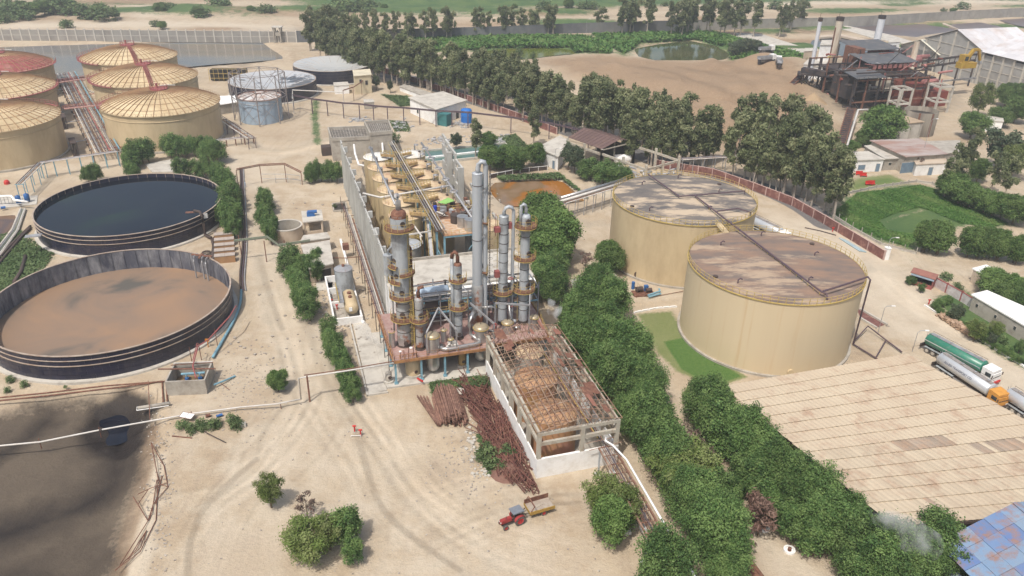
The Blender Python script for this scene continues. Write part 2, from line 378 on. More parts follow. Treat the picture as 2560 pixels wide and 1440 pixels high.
for i in range(620):
    y = rr_.uniform(425, 1500)**1.0; x = rr_.uniform(-.7, .75)*y; r = rr_.uniform(15, 90); q = y*rr_.uniform(.012, .035)
    m = (np.abs(X-x) < 3*r) & (np.abs(Y-y) < 3*q); e = np.exp(-(((X[m]-x)/r)**2+((Y[m]-y-.12*(X[m]-x))/q)**2)); c = rr_.choice([0, 0, 3, 3, 1]); L1[m, c] = np.maximum(L1[m, c], rr_.uniform(.5, 1.1)*e*(.5 if c == 1 else 1)); Z[m] += rr_.uniform(-.8, 1.)*e
for i in range(420):
    y = rr_.uniform(60, 460); x = rr_.uniform(-.7, .7)*y; r = rr_.uniform(2, 9)
    m = (np.abs(X-x) < 3*r) & (np.abs(Y-y) < 3*r); c = rr_.choice([1, 2, 3]); L1[m, c] = np.maximum(L1[m, c], rr_.uniform(.12, .5)*np.exp(-(((X[m]-x)/r)**2+((Y[m]-y)/r)**2)))
far = (Y > 480)
Z += 0.05*np.sin(X*.31+Y*.17)*np.cos(Y*.23-X*.11)*np.clip((Y-60)/200, .2, 1)
Z[Y > 900] *= .6
L1 = np.clip(L1, 0, 1.3); L2 = np.clip(L2, 0, 1)
me = bpy.data.meshes.new('ground')
co = np.stack([X, Y, Z], 1).astype(np.float32)
i0 = (np.arange(NR-1)[:, None]*NC+np.arange(NC-1)[None, :]).ravel()
quad = np.stack([i0, i0+1, i0+NC+1, i0+NC], 1).astype(np.int32)
me.vertices.add(len(co)); me.vertices.foreach_set('co', co.ravel())
me.loops.add(quad.size); me.loops.foreach_set('vertex_index', quad.ravel())
me.polygons.add(len(quad)); me.polygons.foreach_set('loop_start', np.arange(0, quad.size, 4, dtype=np.int32))
for nm, arr in (('cover', L1), ('wear', L2)):
    a = me.color_attributes.new(nm, 'FLOAT_COLOR', 'POINT'); a.data.foreach_set('color', arr.astype(np.float32).ravel())
me.update(); me.validate(); me.shade_smooth()
gm = bpy.data.materials.new('dusty_ground'); gm.use_nodes = True; T = gm.node_tree; N = T.nodes; K = T.links
B = N['Principled BSDF']; B.inputs['Specular IOR Level'].default_value = .15
pos = N.new('ShaderNodeNewGeometry').outputs['Position']
def noise(sc, det=6, rough=.65, stretch=None):
    n = N.new('ShaderNodeTexNoise'); n.inputs['Scale'].default_value = sc; n.inputs['Detail'].default_value = det; n.inputs['Roughness'].default_value = rough
    if stretch:
        mp = N.new('ShaderNodeMapping'); mp.inputs['Scale'].default_value = stretch; mp.inputs['Rotation'].default_value = (0, 0, stretch[2]); K.new(pos, mp.inputs[0]); K.new(mp.outputs[0], n.inputs[0])
    else: K.new(pos, n.inputs[0])
    return n.outputs[0]
def mrange(x, a, b, c=0., d=1.):
    m = N.new('ShaderNodeMapRange'); K.new(x, m.inputs[0])
    for i, q in enumerate((a, b, c, d)): m.inputs[i+1].default_value = q
    return m.outputs[0]
def mixc(f, a, b):
    m = N.new('ShaderNodeMix'); m.data_type = 'RGBA'
    for s, x in ((0, f), (6, a), (7, b)):
        if isinstance(x, tuple): m.inputs[s].default_value = (*x, 1)
        elif isinstance(x, float): m.inputs[s].default_value = x
        else: K.new(x, m.inputs[s])
    return m.outputs[2]
def mth(op, a, b):
    m = N.new('ShaderNodeMath'); m.operation = op
    for i, x in enumerate((a, b)):
        if isinstance(x, float): m.inputs[i].default_value = x
        else: K.new(x, m.inputs[i])
    return m.outputs[0]
def attr(n):
    a = N.new('ShaderNodeAttribute'); a.attribute_name = n; s = N.new('ShaderNodeSeparateColor'); K.new(a.outputs['Color'], s.inputs[0]); return s.outputs[0], s.outputs[1], s.outputs[2], a.outputs['Alpha']
veg, dark, pale, brown = attr('cover'); trk, asph, mud, lawn = attr('wear')
nb = noise(.035, 5); nm_ = noise(.22, 6); nf = noise(1.7, 6); nff = noise(5.5, 6, .75); nl = noise(.5, 5, .6, (1.6, .22, .5))
c = mixc(mrange(nb, .38, .62), (.46, .375, .268), (.365, .283, .195))
c = mixc(mrange(nm_, .42, .66), c, (.48, .405, .305))
c = mixc(mth('MULTIPLY', mrange(noise(.75, 7, .7), .55, .72), .55), c, (.33, .255, .18))
c = mixc(mth('MULTIPLY', mrange(nl, .5, .72), .5), c, (.34, .27, .2))
def edge(mask, n, amt, lo, hi): return mrange(mth('ADD', mask, mth('MULTIPLY', mth('SUBTRACT', n, .5), amt)), lo, hi)
c = mixc(mth('MULTIPLY', edge(pale, nm_, 1.0, .25, .95), .8), c, (.53, .46, .36))
c = mixc(mth('MULTIPLY', edge(brown, nm_, 1.0, .2, .9), .85), c, mixc(mrange(nf, .35, .7), (.235, .152, .092), (.315, .222, .14)))
c = mixc(edge(mud, mth('MULTIPLY', mth('ADD', nf, nm_), .5), .9, .3, .7), c, mixc(mrange(nb, .4, .62), (.120, .096, .072), (.066, .053, .043)))
c = mixc(edge(asph, nf, .3, .4, .6), c, mixc(mrange(nf, .3, .7), (.12, .115, .115), (.18, .17, .16)))
c = mixc(mth('MULTIPLY', edge(dark, nm_, .8, .25, .95), .9), c, (.022, .018, .017))
t = mth('ADD', 1.0, mth('MULTIPLY', mth('SUBTRACT', trk, .5), .5)); fine = mth('ADD', .72, mth('MULTIPLY', nff, .56)); t = mth('MULTIPLY', t, mth('MULTIPLY', fine, mth('ADD', .9, mth('MULTIPLY', nf, .2))))
vm = N.new('ShaderNodeVectorMath'); vm.operation = 'SCALE'; K.new(c, vm.inputs[0]); K.new(t, vm.inputs['Scale']); c = vm.outputs[0]
vc = mixc(mrange(noise(.06, 4), .38, .62), mixc(mrange(nf, .3, .7), (.075, .125, .04), (.12, .17, .06)), (.055, .105, .038))
c = mixc(edge(veg, mth('MULTIPLY', mth('ADD', nf, nm_), .5), 1.6, .38, .62), c, vc)
c = mixc(edge(lawn, nf, .55, .22, .45), c, mixc(edge(lawn, nf, .5, .6, .85), mixc(mrange(nm_, .3, .7), (.155, .185, .07), (.20, .215, .095)), mixc(mrange(nf, .3, .7), (.065, .13, .032), (.10, .165, .045))))
K.new(c, B.inputs['Base Color'])
K.new(mrange(edge(dark, nm_, .8, .5, 1.), 0., 1., .95, .45), B.inputs['Roughness'])
bp = N.new('ShaderNodeBump'); bp.inputs['Strength'].default_value = .5; bp.inputs['Distance'].default_value = .45
K.new(mth('ADD', mth('ADD', nf, mth('MULTIPLY', nff, .35)), mth('MULTIPLY', trk, .5)), bp.inputs['Height']); K.new(bp.outputs[0], B.inputs['Normal'])
me.materials.append(gm)
tag(link('ground', me), kind='structure')
def water_mat(name, c1, c2, rough=.08, scale=.05, c3=None, wave=.02, lo=.42, hi=.58, spec=.5):
    m = bpy.data.materials.new(name); m.use_nodes = True; t = m.node_tree; n = t.nodes; b = n['Principled BSDF']
    b.inputs['Roughness'].default_value = rough; b.inputs['Specular IOR Level'].default_value = spec
    ge = n.new('ShaderNodeNewGeometry'); nz = n.new('ShaderNodeTexNoise'); nz.inputs['Scale'].default_value = scale; nz.inputs['Detail'].default_value = 5; nz.inputs['Distortion'].default_value = 1.1
    t.links.new(ge.outputs['Position'], nz.inputs[0]); mr = n.new('ShaderNodeValToRGB'); e = mr.color_ramp.elements
    e[0].position = lo; e[0].color = (*c1, 1); e[1].position = hi; e[1].color = (*c2, 1)
    if c3: k = e.new(min(.99, hi+.12)); k.color = (*c3, 1)
    t.links.new(nz.outputs[0], mr.inputs[0]); t.links.new(mr.outputs[0], b.inputs['Base Color'])
    n2 = n.new('ShaderNodeTexNoise'); n2.inputs['Scale'].default_value = 3.; n2.inputs['Detail'].default_value = 3; t.links.new(ge.outputs['Position'], n2.inputs[0])
    bp = n.new('ShaderNodeBump'); bp.inputs['Strength'].default_value = wave*10; bp.inputs['Distance'].default_value = .02; t.links.new(n2.outputs[0], bp.inputs['Height']); t.links.new(bp.outputs[0], b.inputs['Normal'])
    return m
def pool(name, px, z, m, grow=1.12):
    p = [Vector((q[0],q[1],z)) for q in smooth([g(u, v, z)[:2] for u, v in list(px)+[px[0]]], 5)[:-1]]; c = sum(p, Vector())/len(p); p = [c+(q-c)*grow for q in p]
    b = MB(); b.add([(q.x, q.y, z) for q in p], [tuple(range(len(p)))]);
    o = struct(name, b, m)
    if o.data.polygons[0].normal.z < 0: o.data.flip_normals()
    return o
pool('settling_pond_water', SETTLE, -.75, water_mat('pond_slate', (.20,.17,.125), (.115,.12,.125), .12, .022, (.15,.14,.12)), 1.02)
pool('green_pond_water', POND_A, -.6, water_mat('pond_green', (.10,.125,.018), (.13,.14,.03), .15, .03))
pool('reed_pond_water', POND_B, -.6, water_mat('pond_olive', (.06,.075,.03), (.09,.095,.045), .06, .03))
pool('orange_pond_water', ORANGE, -.7, water_mat('pond_orange', (.30,.125,.025), (.20,.13,.07), .12, .06, (.25,.17,.11), lo=.46, hi=.54), 1.06)
pool('grey_pond_water', GREY, -.9, water_mat('pond_grey', (.07,.075,.085), (.09,.09,.1), .1, .03))
for q in PURPLE: pool('purple_pond_water', q, -.5, water_mat('pond_purple', (.115,.085,.085), (.15,.115,.11), .3, .02), 1.04)
pool('black_pool_water', POOL, -3.08, water_mat('pool_black', (.006,.008,.016), (.012,.014,.022), .04, .05, spec=.3), 1.35)
pool('sludge_pond_water', LPOND, -.6, water_mat('pond_sludge', (.16,.09,.05), (.09,.06,.055), .25, .1), 1.05)
beige = mat('beige_paint', (.56,.45,.285), (.51,.405,.25), .08, .55, dirt=(.36,.27,.16), damt=.25, dscale=.25, stretch=(1,1,.35), soft=.2, spec=.35)
beige_dome = mat('dome_sheet', (.64,.53,.34), (.55,.445,.27), .12, .6, dirt=(.38,.27,.15), damt=.35, dscale=.12, rand=.05, soft=.2)
dome_rib = mat('dome_rib_paint', (.34,.22,.12), (.26,.15,.09), .5, .7)
red_dome = mat('red_dome_sheet', (.30,.075,.07), (.24,.06,.06), .2, .6, dirt=(.38,.2,.16), damt=.3, dscale=.3, rand=.06)
red_rail = mat('red_walkway_paint', (.33,.10,.095), (.26,.09,.08), .6, .6)
concrete = mat('concrete', (.42,.39,.34), (.34,.31,.265), .35, .9, dirt=(.24,.21,.175), damt=.35, dscale=.5, bump=.15)
concrete_pale = mat('pale_concrete', (.52,.49,.43), (.45,.42,.37), .3, .9, dirt=(.30,.27,.23), damt=.3, dscale=.4)
black_panel = mat('black_panel', (.012,.013,.032), (.018,.018,.04), .6, .35, dirt=(.05,.045,.055), damt=.3, dscale=.8, rand=.12, spec=.5, stretch=(1,1,.4))
black_inside = mat('weathered_inner_panel', (.10,.105,.13), (.03,.032,.055), .25, .6, dirt=(.30,.30,.31), damt=.42, dscale=.5, stretch=(1,1,.35), soft=.15, rand=.12)
hoop_mat = mat('hoop_sealant', (.42,.36,.30), (.30,.22,.17), .6, .7)
joint_mat = mat('panel_seam', (.10,.095,.11), (.06,.055,.07), .8, .6)
yellow = mat('yellow_rail_paint', (.50,.38,.12), (.40,.28,.1), .8, .6)
steel = mat('galvanised_steel', (.40,.41,.42), (.31,.31,.32), .5, .5, metal=.35, dirt=(.22,.13,.09), damt=.2, dscale=1.2)
white_pipe = mat('white_pipe_paint', (.62,.60,.56), (.5,.47,.43), .6, .6)
rust = mat('rusty_steel', (.19,.085,.055), (.12,.055,.042), 1.1, .9, dirt=(.30,.17,.11), damt=.3, dscale=2.)
dark_steel = mat('dark_steel', (.06,.05,.045), (.09,.06,.05), .8, .7)
purple_pipe = mat('purple_pipe_paint', (.085,.06,.085), (.12,.08,.08), .8, .6)
blue_paint = mat('blue_machine_paint', (.03,.14,.38), (.04,.10,.26), 1., .5)
sky_blue = mat('pale_blue_steel', (.20,.38,.46), (.16,.28,.34), 1., .6)
whitewash = mat('whitewash', (.82,.82,.80), (.76,.75,.73), .3, .85, dirt=(.58,.54,.48), damt=.12, dscale=.6, soft=.2)
red_paint = mat('red_paint', (.55,.04,.03), (.45,.03,.03), 1., .5)
blue_tank_paint = mat('faded_blue_tank', (.34,.43,.52), (.30,.38,.47), .3, .55, dirt=(.30,.30,.33), damt=.2)
dark_inside = mat('dark_interior', (.035,.03,.027), (.05,.043,.036), .6, .9)  # plain dark colour; on opening panels it stands in for interior shade
def arc(R, rise):                                  # z on a spherical cap of base radius R
    Q = (R*R+rise*rise)/(2*rise)
    return lambda r: math.sqrt(Q*Q-r*r)-(Q-rise)
DR, DZ, DRISE = 17.0, 11.0, 4.1
cap = arc(DR+.35, DRISE)
NSEC = 48
radii = [DR+.3, 14.9, 11.9, 8.8, 5.7, 2.2]
def dome_panel(r1, r0, m):
    b = MB(); t = 2*PI/NSEC*.985; vs = []; K = 3
    for r in (r1, (r1+r0)/2, r0):
        for k in range(K): a = -t/2+t*k/(K-1); vs.append((r*math.cos(a), r*math.sin(a), DZ+cap(r)))
    fs = [(i*K+k, i*K+k+1, (i+1)*K+k+1, (i+1)*K+k) for i in range(2) for k in range(K-1)]
    n = len(vs); vs += [(x, y, z-.08) for x, y, z in vs]
    fs += [(n, 0, K*2, n+K*2)] if False else []
    fs += [(k+1, k, n+k, n+k+1) for k in range(K-1)]
    b.add(vs, fs); return b.mesh('roof_panel', m)
panels = {False: [dome_panel(radii[i], radii[i+1], beige_dome) for i in range(5)], True: [dome_panel(radii[i], radii[i+1], red_dome if i < 4 else beige_dome) for i in range(5)]}
rb = MB()
rs = [DR+.5]+[DR-i*(DR-2.2)/7 for i in range(8)]
for i in range(8): rb.beam((rs[i],0,DZ+cap(min(rs[i],DR+.3))+.1), (rs[i+1],0,DZ+cap(rs[i+1])+.1), .13, .22)
rib_me = rb.mesh('rib', dome_rib)
ring_me = []
for r in radii[1:5]: b = MB(); b.torus((0,0,DZ+cap(r)+.06), r, .07, 64, 4); ring_me.append(b.mesh('roof_ring', dome_rib))
def wall_shell(R, z0, z1, n=96, t=.0):
    b = MB(); b.lathe([(R,z0),(R,z1)], n); return b
def rail_ring(R, z, h, n, m, t0=0., t1=2*PI, parent=None, post=.035, rr=.03, mid=True, name='guard_rail'):
    k = max(3, int(n*(t1-t0)/(2*PI))); b = MB()
    for zz in ((z+h, z+h*.5) if mid else (z+h,)):
        b.tube([(R*math.cos(t0+(t1-t0)*i/k), R*math.sin(t0+(t1-t0)*i/k), zz) for i in range(k+1)], rr, 4, False)
    part(name, b, m, parent)
    pm_ = MB(); pm_.box(-post, post, -post, post, 0, h); me_ = pm_.mesh('rail_post', m)
    for i in range(k+1 if t1-t0 < 6.2 else k):
        t = t0+(t1-t0)*i/k; piece('rail_post', me_, parent, (R*math.cos(t), R*math.sin(t), z))
def dome_tank(x, y, label, red=False, stair=None, walk=(2.2, 4.6)):
    t = thing('domed_storage_tank', label, 'storage tank', (x, y, 0), 0, 'domed storage tanks')
    part('wall', MB().lathe([(DR,0),(DR,DZ)], 96), beige, t, True)
    part('footing', MB().lathe([(DR+.02,.5),(DR+.7,.5),(DR+.7,-.4)], 72), concrete, t)
    part('wall_bead', MB().torus((0,0,DZ-1.8), DR+.04, .12, 96, 4), beige, t, True)
    part('eave', MB().lathe([(DR,DZ-.25),(DR+.45,DZ-.1),(DR+.45,DZ+.12),(DR+.2,DZ+.12)], 96), beige, t)
    off = 2*PI/NSEC/2
    for i in range(5):
        for k in range(NSEC): piece('roof_panel', panels[red][i], t, rot=2*PI*k/NSEC+off)
    for k in range(NSEC): piece('rib', rib_me, t, rot=2*PI*k/NSEC)
    for me_ in ring_me: piece('roof_ring', me_, t)
    zt = DZ+cap(2.2)
    part('crown_platform', MB().lathe([(.02,zt+.5),(2.6,zt+.4),(2.6,zt+.1),(2.0,zt)], 32), red_rail, t)
    rail_ring(2.55, zt+.4, 1.0, 14, red_rail, parent=t, post=.05, rr=.05)
    part('vent', MB().cyl(-.6, .2, .35, zt+.4, zt+1.9, 10), red_rail, t)
    part('white_vent_pipe', MB().tube([(0,.8,zt+1.0),(2.,1.5,zt+1.1),(4.5,1.9,zt+1.0)], .12), white_pipe, t)
    a0, a1 = walk
    part('walkway', MB().lathe([(DR+.3,DZ+.1),(DR+1.3,DZ+.1),(DR+1.3,DZ-.05),(DR+.3,DZ-.05)], 40, a0=a0, a1=a1), red_rail, t)
    rail_ring(DR+1.25, DZ+.1, 1.05, 60, red_rail, a0, a1, parent=t, post=.05, rr=.045)
    rail_ring(DR+.4, DZ+.1, .75, 96, dome_rib, a1, a0+2*PI, parent=t, post=.03, rr=.025, mid=False, name='eave_rail')
    if stair is not None:
        b = MB(); c, s = math.cos(stair), math.sin(stair); n = 26
        for j in range(n):
            r = 2.6+(DR-2.6)*j/n; z = DZ+cap(r)+.35
            b.add([(r*c-w_*s*.55, r*s+w_*c*.55, z+dz) for w_ in (-1,1) for dz in (0,.08)]+[((r+.45)*c-w_*s*.55, (r+.45)*s+w_*c*.55, z+dz) for w_ in (-1,1) for dz in (0,.08)],
                  [(1,3,7,5),(0,4,6,2),(0,2,3,1),(4,5,7,6)])
        part('stair_tread', b, red_rail, t, kind='stuff')
        for w_ in (-.62, .62):
            rr2 = [2.4+(DR-2.2)*j/6 for j in range(7)]
            part('stair_rail', MB().tube([(r*c-w_*s, r*s+w_*c, DZ+cap(min(r,DR+.3))+1.25) for r in rr2], .05, 4).tube([(r*c-w_*s, r*s+w_*c, DZ+cap(min(r,DR+.3))+.3) for r in rr2], .08, 4), red_rail, t)
    return t
dC = dome_tank(-110.6, 243.8, 'nearest of the three beige domed tanks behind the dark round basins', walk=(2.3, 3.7))
dome_tank(-130.3, 278.5, 'middle beige domed tank, red stair down the front of its dome, right hand row', stair=-1.05, walk=(2.6, 4.5))
dome_tank(-150.6, 312.0, 'rearmost beige domed tank of the right hand row, beside the settling pond', stair=-1.0, walk=(2.6, 4.5))
dome_tank(-150.4, 222.5, 'beige domed tank cut by the left edge of the photo, nearest of the left row', walk=(.9, 1.7))
dome_tank(-170.2, 257.3, 'beige domed tank with a red walkway round its front, second of the left row', stair=-1.25, walk=(-1.6, .6))
dome_tank(-189.2, 292.0, 'domed tank with a dark red roof at the left edge', red=True, walk=(-1.6, .5))
def panel_tank(x, y, R, H, rows, nsec, label, hoops, liquid, lz, name='panelled_basin', cat='round basin', inner=None, roof=None, roofdip=.5, lname='liquid', group='dark panelled round tanks'):
    t = thing(name, label, cat, (x, y, 0), 0, group)
    hh = H/rows; w_ = 2*PI/nsec
    b = MB(); a = w_*.488; K = 3; vs = []
    for r in (R, R-.06):
        for z in (.03, hh-.03):
            for k in range(K): q = -a+2*a*k/(K-1); vs.append((r*math.cos(q), r*math.sin(q), z))
    fs = [(k, k+1, K+k+1, K+k) for k in range(K-1)]+[(2*K+k+1, 2*K+k, 3*K+k, 3*K+k+1) for k in range(K-1)]
    fs += [(K+k, K+k+1, 3*K+k+1, 3*K+k) for k in range(K-1)]+[(2*K+k, 2*K+k+1, k+1, k) for k in range(K-1)]+[(0, K, 3*K, 2*K), (K-1, 3*K-1, 4*K-1, 2*K-1)]
    b.add(vs, fs); me_ = b.mesh('wall_panel', black_panel)
    for i in range(rows):
        for k in range(nsec): piece('wall_panel', me_, t, (0, 0, .35+i*hh), k*w_+(w_/2 if i % 2 else 0))
    part('inner_lining', MB().lathe([(R-.09,H+.35),(R-.09,0)], nsec*2), inner or black_inside, t)
    part('seam_backing', MB().lathe([(R-.07,.2),(R-.07,H+.35)], nsec*2), joint_mat, t)
    for z in hoops: part('hoop', MB().lathe([(R-.05,z-.06),(R+.16,z-.06),(R+.16,z+.05),(R-.05,z+.05)], nsec*2), joint_mat if roof else hoop_mat, t)
    part('rim', MB().lathe([(R+.14,H+.3),(R+.14,H+.42),(R-.16,H+.42),(R-.16,H+.3)], nsec*2), hoop_mat, t)
    part('footing', MB().lathe([(R,.42),(R+.75,.36),(R+.8,-.3)], nsec), concrete_pale, t)
    if roof is None:
        st = MB(); st.box(R-.22, R-.1, -.05, .05, lz-.2, H+.3); sm = st.mesh('inner_post', black_inside if inner is None else hoop_mat)
        for k in range(nsec): piece('inner_post', sm, t, rot=k*w_)
        d = MB(); n = nsec*2; d.add([(0,0,lz)]+[((R-.1)*math.cos(2*PI*k/n), (R-.1)*math.sin(2*PI*k/n), lz) for k in range(n)], [(0,1+k,1+(k+1)%n) for k in range(n)])
        part(lname, d, liquid, t)
    else:
        d = MB(); d.lathe([(R+.1,H+.4),(R-1.2,H+.3),(R*.8,H+.05),(R*.5,H-roofdip*.7),(.05,H-roofdip)], 72); o = part('membrane_cover', d, roof, t, True)
        o.data.flip_normals()
        fold = MB(); fold.tube([(R-.1,0,H+.42),(R*.8,0,H+.08),(R*.5,0,H-roofdip*.7+.03)], .05, 4)
        fm = fold.mesh('cover_seam', hoop_mat)
        for k in range(0, nsec, 2): piece('cover_seam', fm, t, rot=k*w_)
    return t
dk = water_mat('black_liquor', (.003,.005,.011), (.006,.009,.014), .05, .05, (.01,.022,.013), wave=.006, spec=.28)
br = water_mat('brown_sludge', (.29,.185,.115), (.225,.16,.115), .45, .06, (.11,.10,.085), wave=.03, lo=.36, hi=.55, spec=.2)
panel_tank(-74.1, 128.3, 20.9, 4.6, 5, 56, 'large dark round basin of brown foaming sludge beside the dirt road', (4.05, 3.05), br, .75, lname='sludge')
panel_tank(-91.2, 175.2, 20.5, 4.6, 5, 56, 'dark round basin filled almost to the brim with black liquid', (4.05, 3.05), dk, 3.95, inner=black_panel)
def cover(nm, c1, c2, pud, damt, rough=.35): return mat(nm, tuple(x*1.5 for x in c1), tuple(x*1.4 for x in c2), .3, rough, dirt=pud, damt=damt-.02, dscale=.045, soft=.01, spec=.5)
panel_tank(-76.6, 333.0, 16.0, 5.2, 4, 40, 'dark round tank with green puddles on its sagging grey cover, beside the yellow hut', (4.5, 3.4, 2.2), None, 0, roof=cover('cover_green_puddle', (.29,.30,.30), (.34,.34,.33), (.045,.065,.03), .42), roofdip=1.3, name='covered_round_tank', cat='round tank')
panel_tank(-92.9, 301.8, 16.1, 5.2, 4, 40, 'dark round tank with slate puddles on its cover, behind the lattice framed gas holder', (4.5, 3.4, 2.2), None, 0, roof=cover('cover_dark_puddle', (.27,.28,.29), (.33,.33,.33), (.07,.08,.095), .5), roofdip=1.3, name='covered_round_tank', cat='round tank')
t = thing('inlet_pipes', 'rusty bracket with drop pipes over the rim of the brown sludge basin', 'pipes', g(500, 690))
b = MB(); q = g(497, 640, 5.3)
for dx, dy in ((-.8, 0), (1.0, -.4), (2.0, -1.0)): b.tube([(q.x+dx, q.y+dy+1.2, 5.2), (q.x+dx, q.y+dy-.6, 5.4), (q.x+dx, q.y+dy-1.0, 4.6), (q.x+dx, q.y+dy-1.0, .8)], .16, 6)
wpart('drop_pipe', b, steel, t); wpart('bracket', MB().beam((q.x-1.6,q.y+.4,5.45),(q.x+2.8,q.y-.4,5.45),.5,.2).beam((q.x+.4,q.y+.8,5.5),(q.x+.6,q.y-1.4,5.5),.4,.2), rust, t)
q = g(500, 535, 5); t = thing('overflow_pipe', 'black elbow pipe dropping down the wall of the black liquid basin', 'pipe', g(512, 600))
wpart('elbow_pipe', MB().tube([(q.x-1.5,q.y+.6,5.5),(q.x+.2,q.y-.3,5.6),(q.x+.9,q.y-1.0,4.9),(q.x+1.0,q.y-1.5,3),(q.x+1.1,q.y-1.7,.5),(q.x+3,q.y-3.4,.6)], .38, 8), dark_steel, t, True)
wpart('platform', MB().beam((q.x-3.4,q.y+.2,5.2),(q.x-.4,q.y+.9,5.2),.9,.1), rust, t)
s_ = MB(); q = g(514, 540, 4.4); s_.box(-.45,.45,-.03,.03,-.6,.6);
o = top('notice_board', MB(frame(q, 38)).box(-.45,.45,-.05,.02,-.55,.65), whitewash, 'small white notice board on the wall of the black liquid basin', 'sign')
FR, FZ = 15.3, 14.2
def roof_mat(nm, c1, c2, d, damt, st, rot):
    return mat(nm, c1, c2, .3, .85, dirt=d, damt=damt, dscale=.13, stretch=st, soft=.04, bump=.1, bscale=2, det=9, spec=.08)
roofA = roof_mat('brown_tank_roof', (.27,.18,.13), (.15,.13,.12), (.38,.29,.21), .36, (.45,1.5,1), 0)
roofB = roof_mat('grey_tank_roof', (.19,.165,.145), (.12,.113,.11), (.47,.38,.28), .5, (.5,1.4,1), 0)
streak = mat('streaked_beige', (.60,.495,.33), (.56,.455,.30), .06, .6, dirt=(.52,.37,.21), damt=.17, dscale=.35, stretch=(1.5,1.5,.06), soft=.1, spec=.35)
def flat_tank(x, y, label, rm, wmat):
    t = thing('flat_roof_tank', label, 'storage tank', (x, y, 0), 0, 'flat roofed storage tanks')
    part('wall', MB().lathe([(FR,.35),(FR,FZ)], 128), wmat, t, True)
    part('footing', MB().lathe([(FR-.1,.38),(FR+.45,.38),(FR+.45,-.3)], 96), concrete, t)
    part('roof', MB().lathe([(FR+.05,FZ-.12),(FR+.1,FZ),(FR*.5,FZ+.35),(.02,FZ+.5)], 96), rm, t)
    part('rim_angle', MB().lathe([(FR+.02,FZ-.12),(FR+.18,FZ-.12),(FR+.18,FZ+.06),(FR+.02,FZ+.06)], 96), yellow, t)
    rail_ring(FR+.05, FZ+.05, 1.1, 76, yellow, parent=t, post=.04, rr=.035)
    for a_, r_, k in ((.4,9,0),(2.4,11,1),(3.9,12,0),(5.2,8,1),(1.5,12.5,0)):
        p = Vector((r_*math.cos(a_), r_*math.sin(a_), FZ+.15))
        part('roof_vent', MB().tube([p, p+Vector((0,0,.7)), p+Vector((.35,0,.95)), p+Vector((.7,.1,.75))], .12, 6), purple_pipe, t)
    for a_, r_ in ((3.6,13.4),(.75,13.2)):
        part('roof_hatch', MB().cyl(r_*math.cos(a_), r_*math.sin(a_), .45, FZ, FZ+.35, 12), dark_steel, t)
    return t
tf = flat_tank(47.3, 128.8, 'nearer of two huge flat roofed beige tanks, brown stained roof, lawn at its foot', roofA, streak)
tr_ = flat_tank(36.9, 161.3, 'farther huge flat roofed beige tank with a grey and sand coloured roof', roofB, beige)
part('manway', MB(Matrix.Rotation(math.radians(-88), 4, 'Z')).cyl(0, 0, .01, 0, .01, 3).tube([(FR-.1,0,1.2),(FR+.35,0,1.2)], .55, 14), beige, tf)
t = thing('roof_pipe', 'purple pipe running across both flat tank roofs and down to the ground', 'pipe', g(2133, 868))
z1 = FZ+1.0
def zp(pts, z): return [g(u, v, z) for u, v in pts]
wpart('main_pipe', MB().tube(zp([(1621,436),(1697,490),(1700,491)], z1), .17, 6).tube(zp([(1736,488),(1830,560),(1937,642),(2052,728),(2067,735)], z1)+zp([(2069,748)], FZ+.4), .17, 6), purple_pipe, t)
wpart('branch_pipe', MB().tube(zp([(1697,491),(1760,486),(1862,477)], z1)+zp([(1862,484)], FZ+.4), .15, 6).tube(zp([(1792,528),(1845,521),(1876,531)], z1)+zp([(1876,531)], .5), .15, 6).tube(zp([(2058,728),(2110,712),(2170,692),(2176,700)], z1+.2)+[g(2133,860,.4)], .17, 6), purple_pipe, t)
b = MB()
for i in range(22):
    f = i/21; u = 1745+f*(2050-1745); v = 495+f*(728-495); p = g(u, v, FZ+1.0); b.beam((p.x,p.y,FZ+.3),(p.x,p.y,FZ+.9),.07)
wpart('pipe_stand', b, yellow, t, kind='stuff')
wpart('ground_pipe', MB().tube([g(2133,860,.4), g(2190,895,.4), g(2230,930,.4)], .14, 6).tube([g(2133,855,.5), g(2170,815,1.2), g(2215,850,.5), g(2255,880,.4)], .14, 6).tube([g(2215,850,.5), g(2190,893,.4)], .12, 6), purple_pipe, t)
t = thing('roof_bridge', 'short yellow railed gangway joining the two flat tank roofs', 'gangway', (*g(1810,566,FZ)[:2], 0))
p, q = g(1795, 558, FZ+.1), g(1815, 582, FZ+.1)
wpart('deck', MB().beam(p, q, 1.3, .15), beige, t)
for s in (-.65, .65): wpart('hand_rail', MB().tube([p+Vector((s,0,1.05)), q+Vector((s,0,1.05))], .04, 4).tube([p+Vector((s,0,.5)), q+Vector((s,0,.5))], .035, 4), yellow, t)
t = thing('gas_holder', 'pale blue round tank with a rusty white roof inside a lattice frame', 'gas holder', (-87, 266.2, 0))
part('wall', MB().lathe([(7,0),(7,8)], 64), blue_tank_paint, t, True)
part('roof', MB().lathe([(7.1,8),(6.9,8.15),(1.2,9.3),(.02,9.35)], 48), mat('rusty_white_roof', (.62,.62,.60), (.52,.51,.49), .5, .7, dirt=(.33,.19,.13), damt=.45, dscale=.5), t)
part('roof_hoop', MB().torus((0,0,8.1), 7.1, .12, 64, 4), rust, t); part('crown_hoop', MB().torus((0,0,9.4), 1.8, .12, 24, 4), rust, t)
for k in range(12): a_ = 2*PI*k/12; part('roof_rib', MB().beam((7*math.cos(a_),7*math.sin(a_),8.25),(1.6*math.cos(a_),1.6*math.sin(a_),9.4),.12), rust, t)
part('rim_hoop', MB().torus((0,0,6.7), 7.03, .09, 64, 4), steel, t)
t2 = thing('lattice_frame', 'tall eight post lattice frame standing round the pale blue gas holder', 'lattice frame', (-87, 266.2, 0))
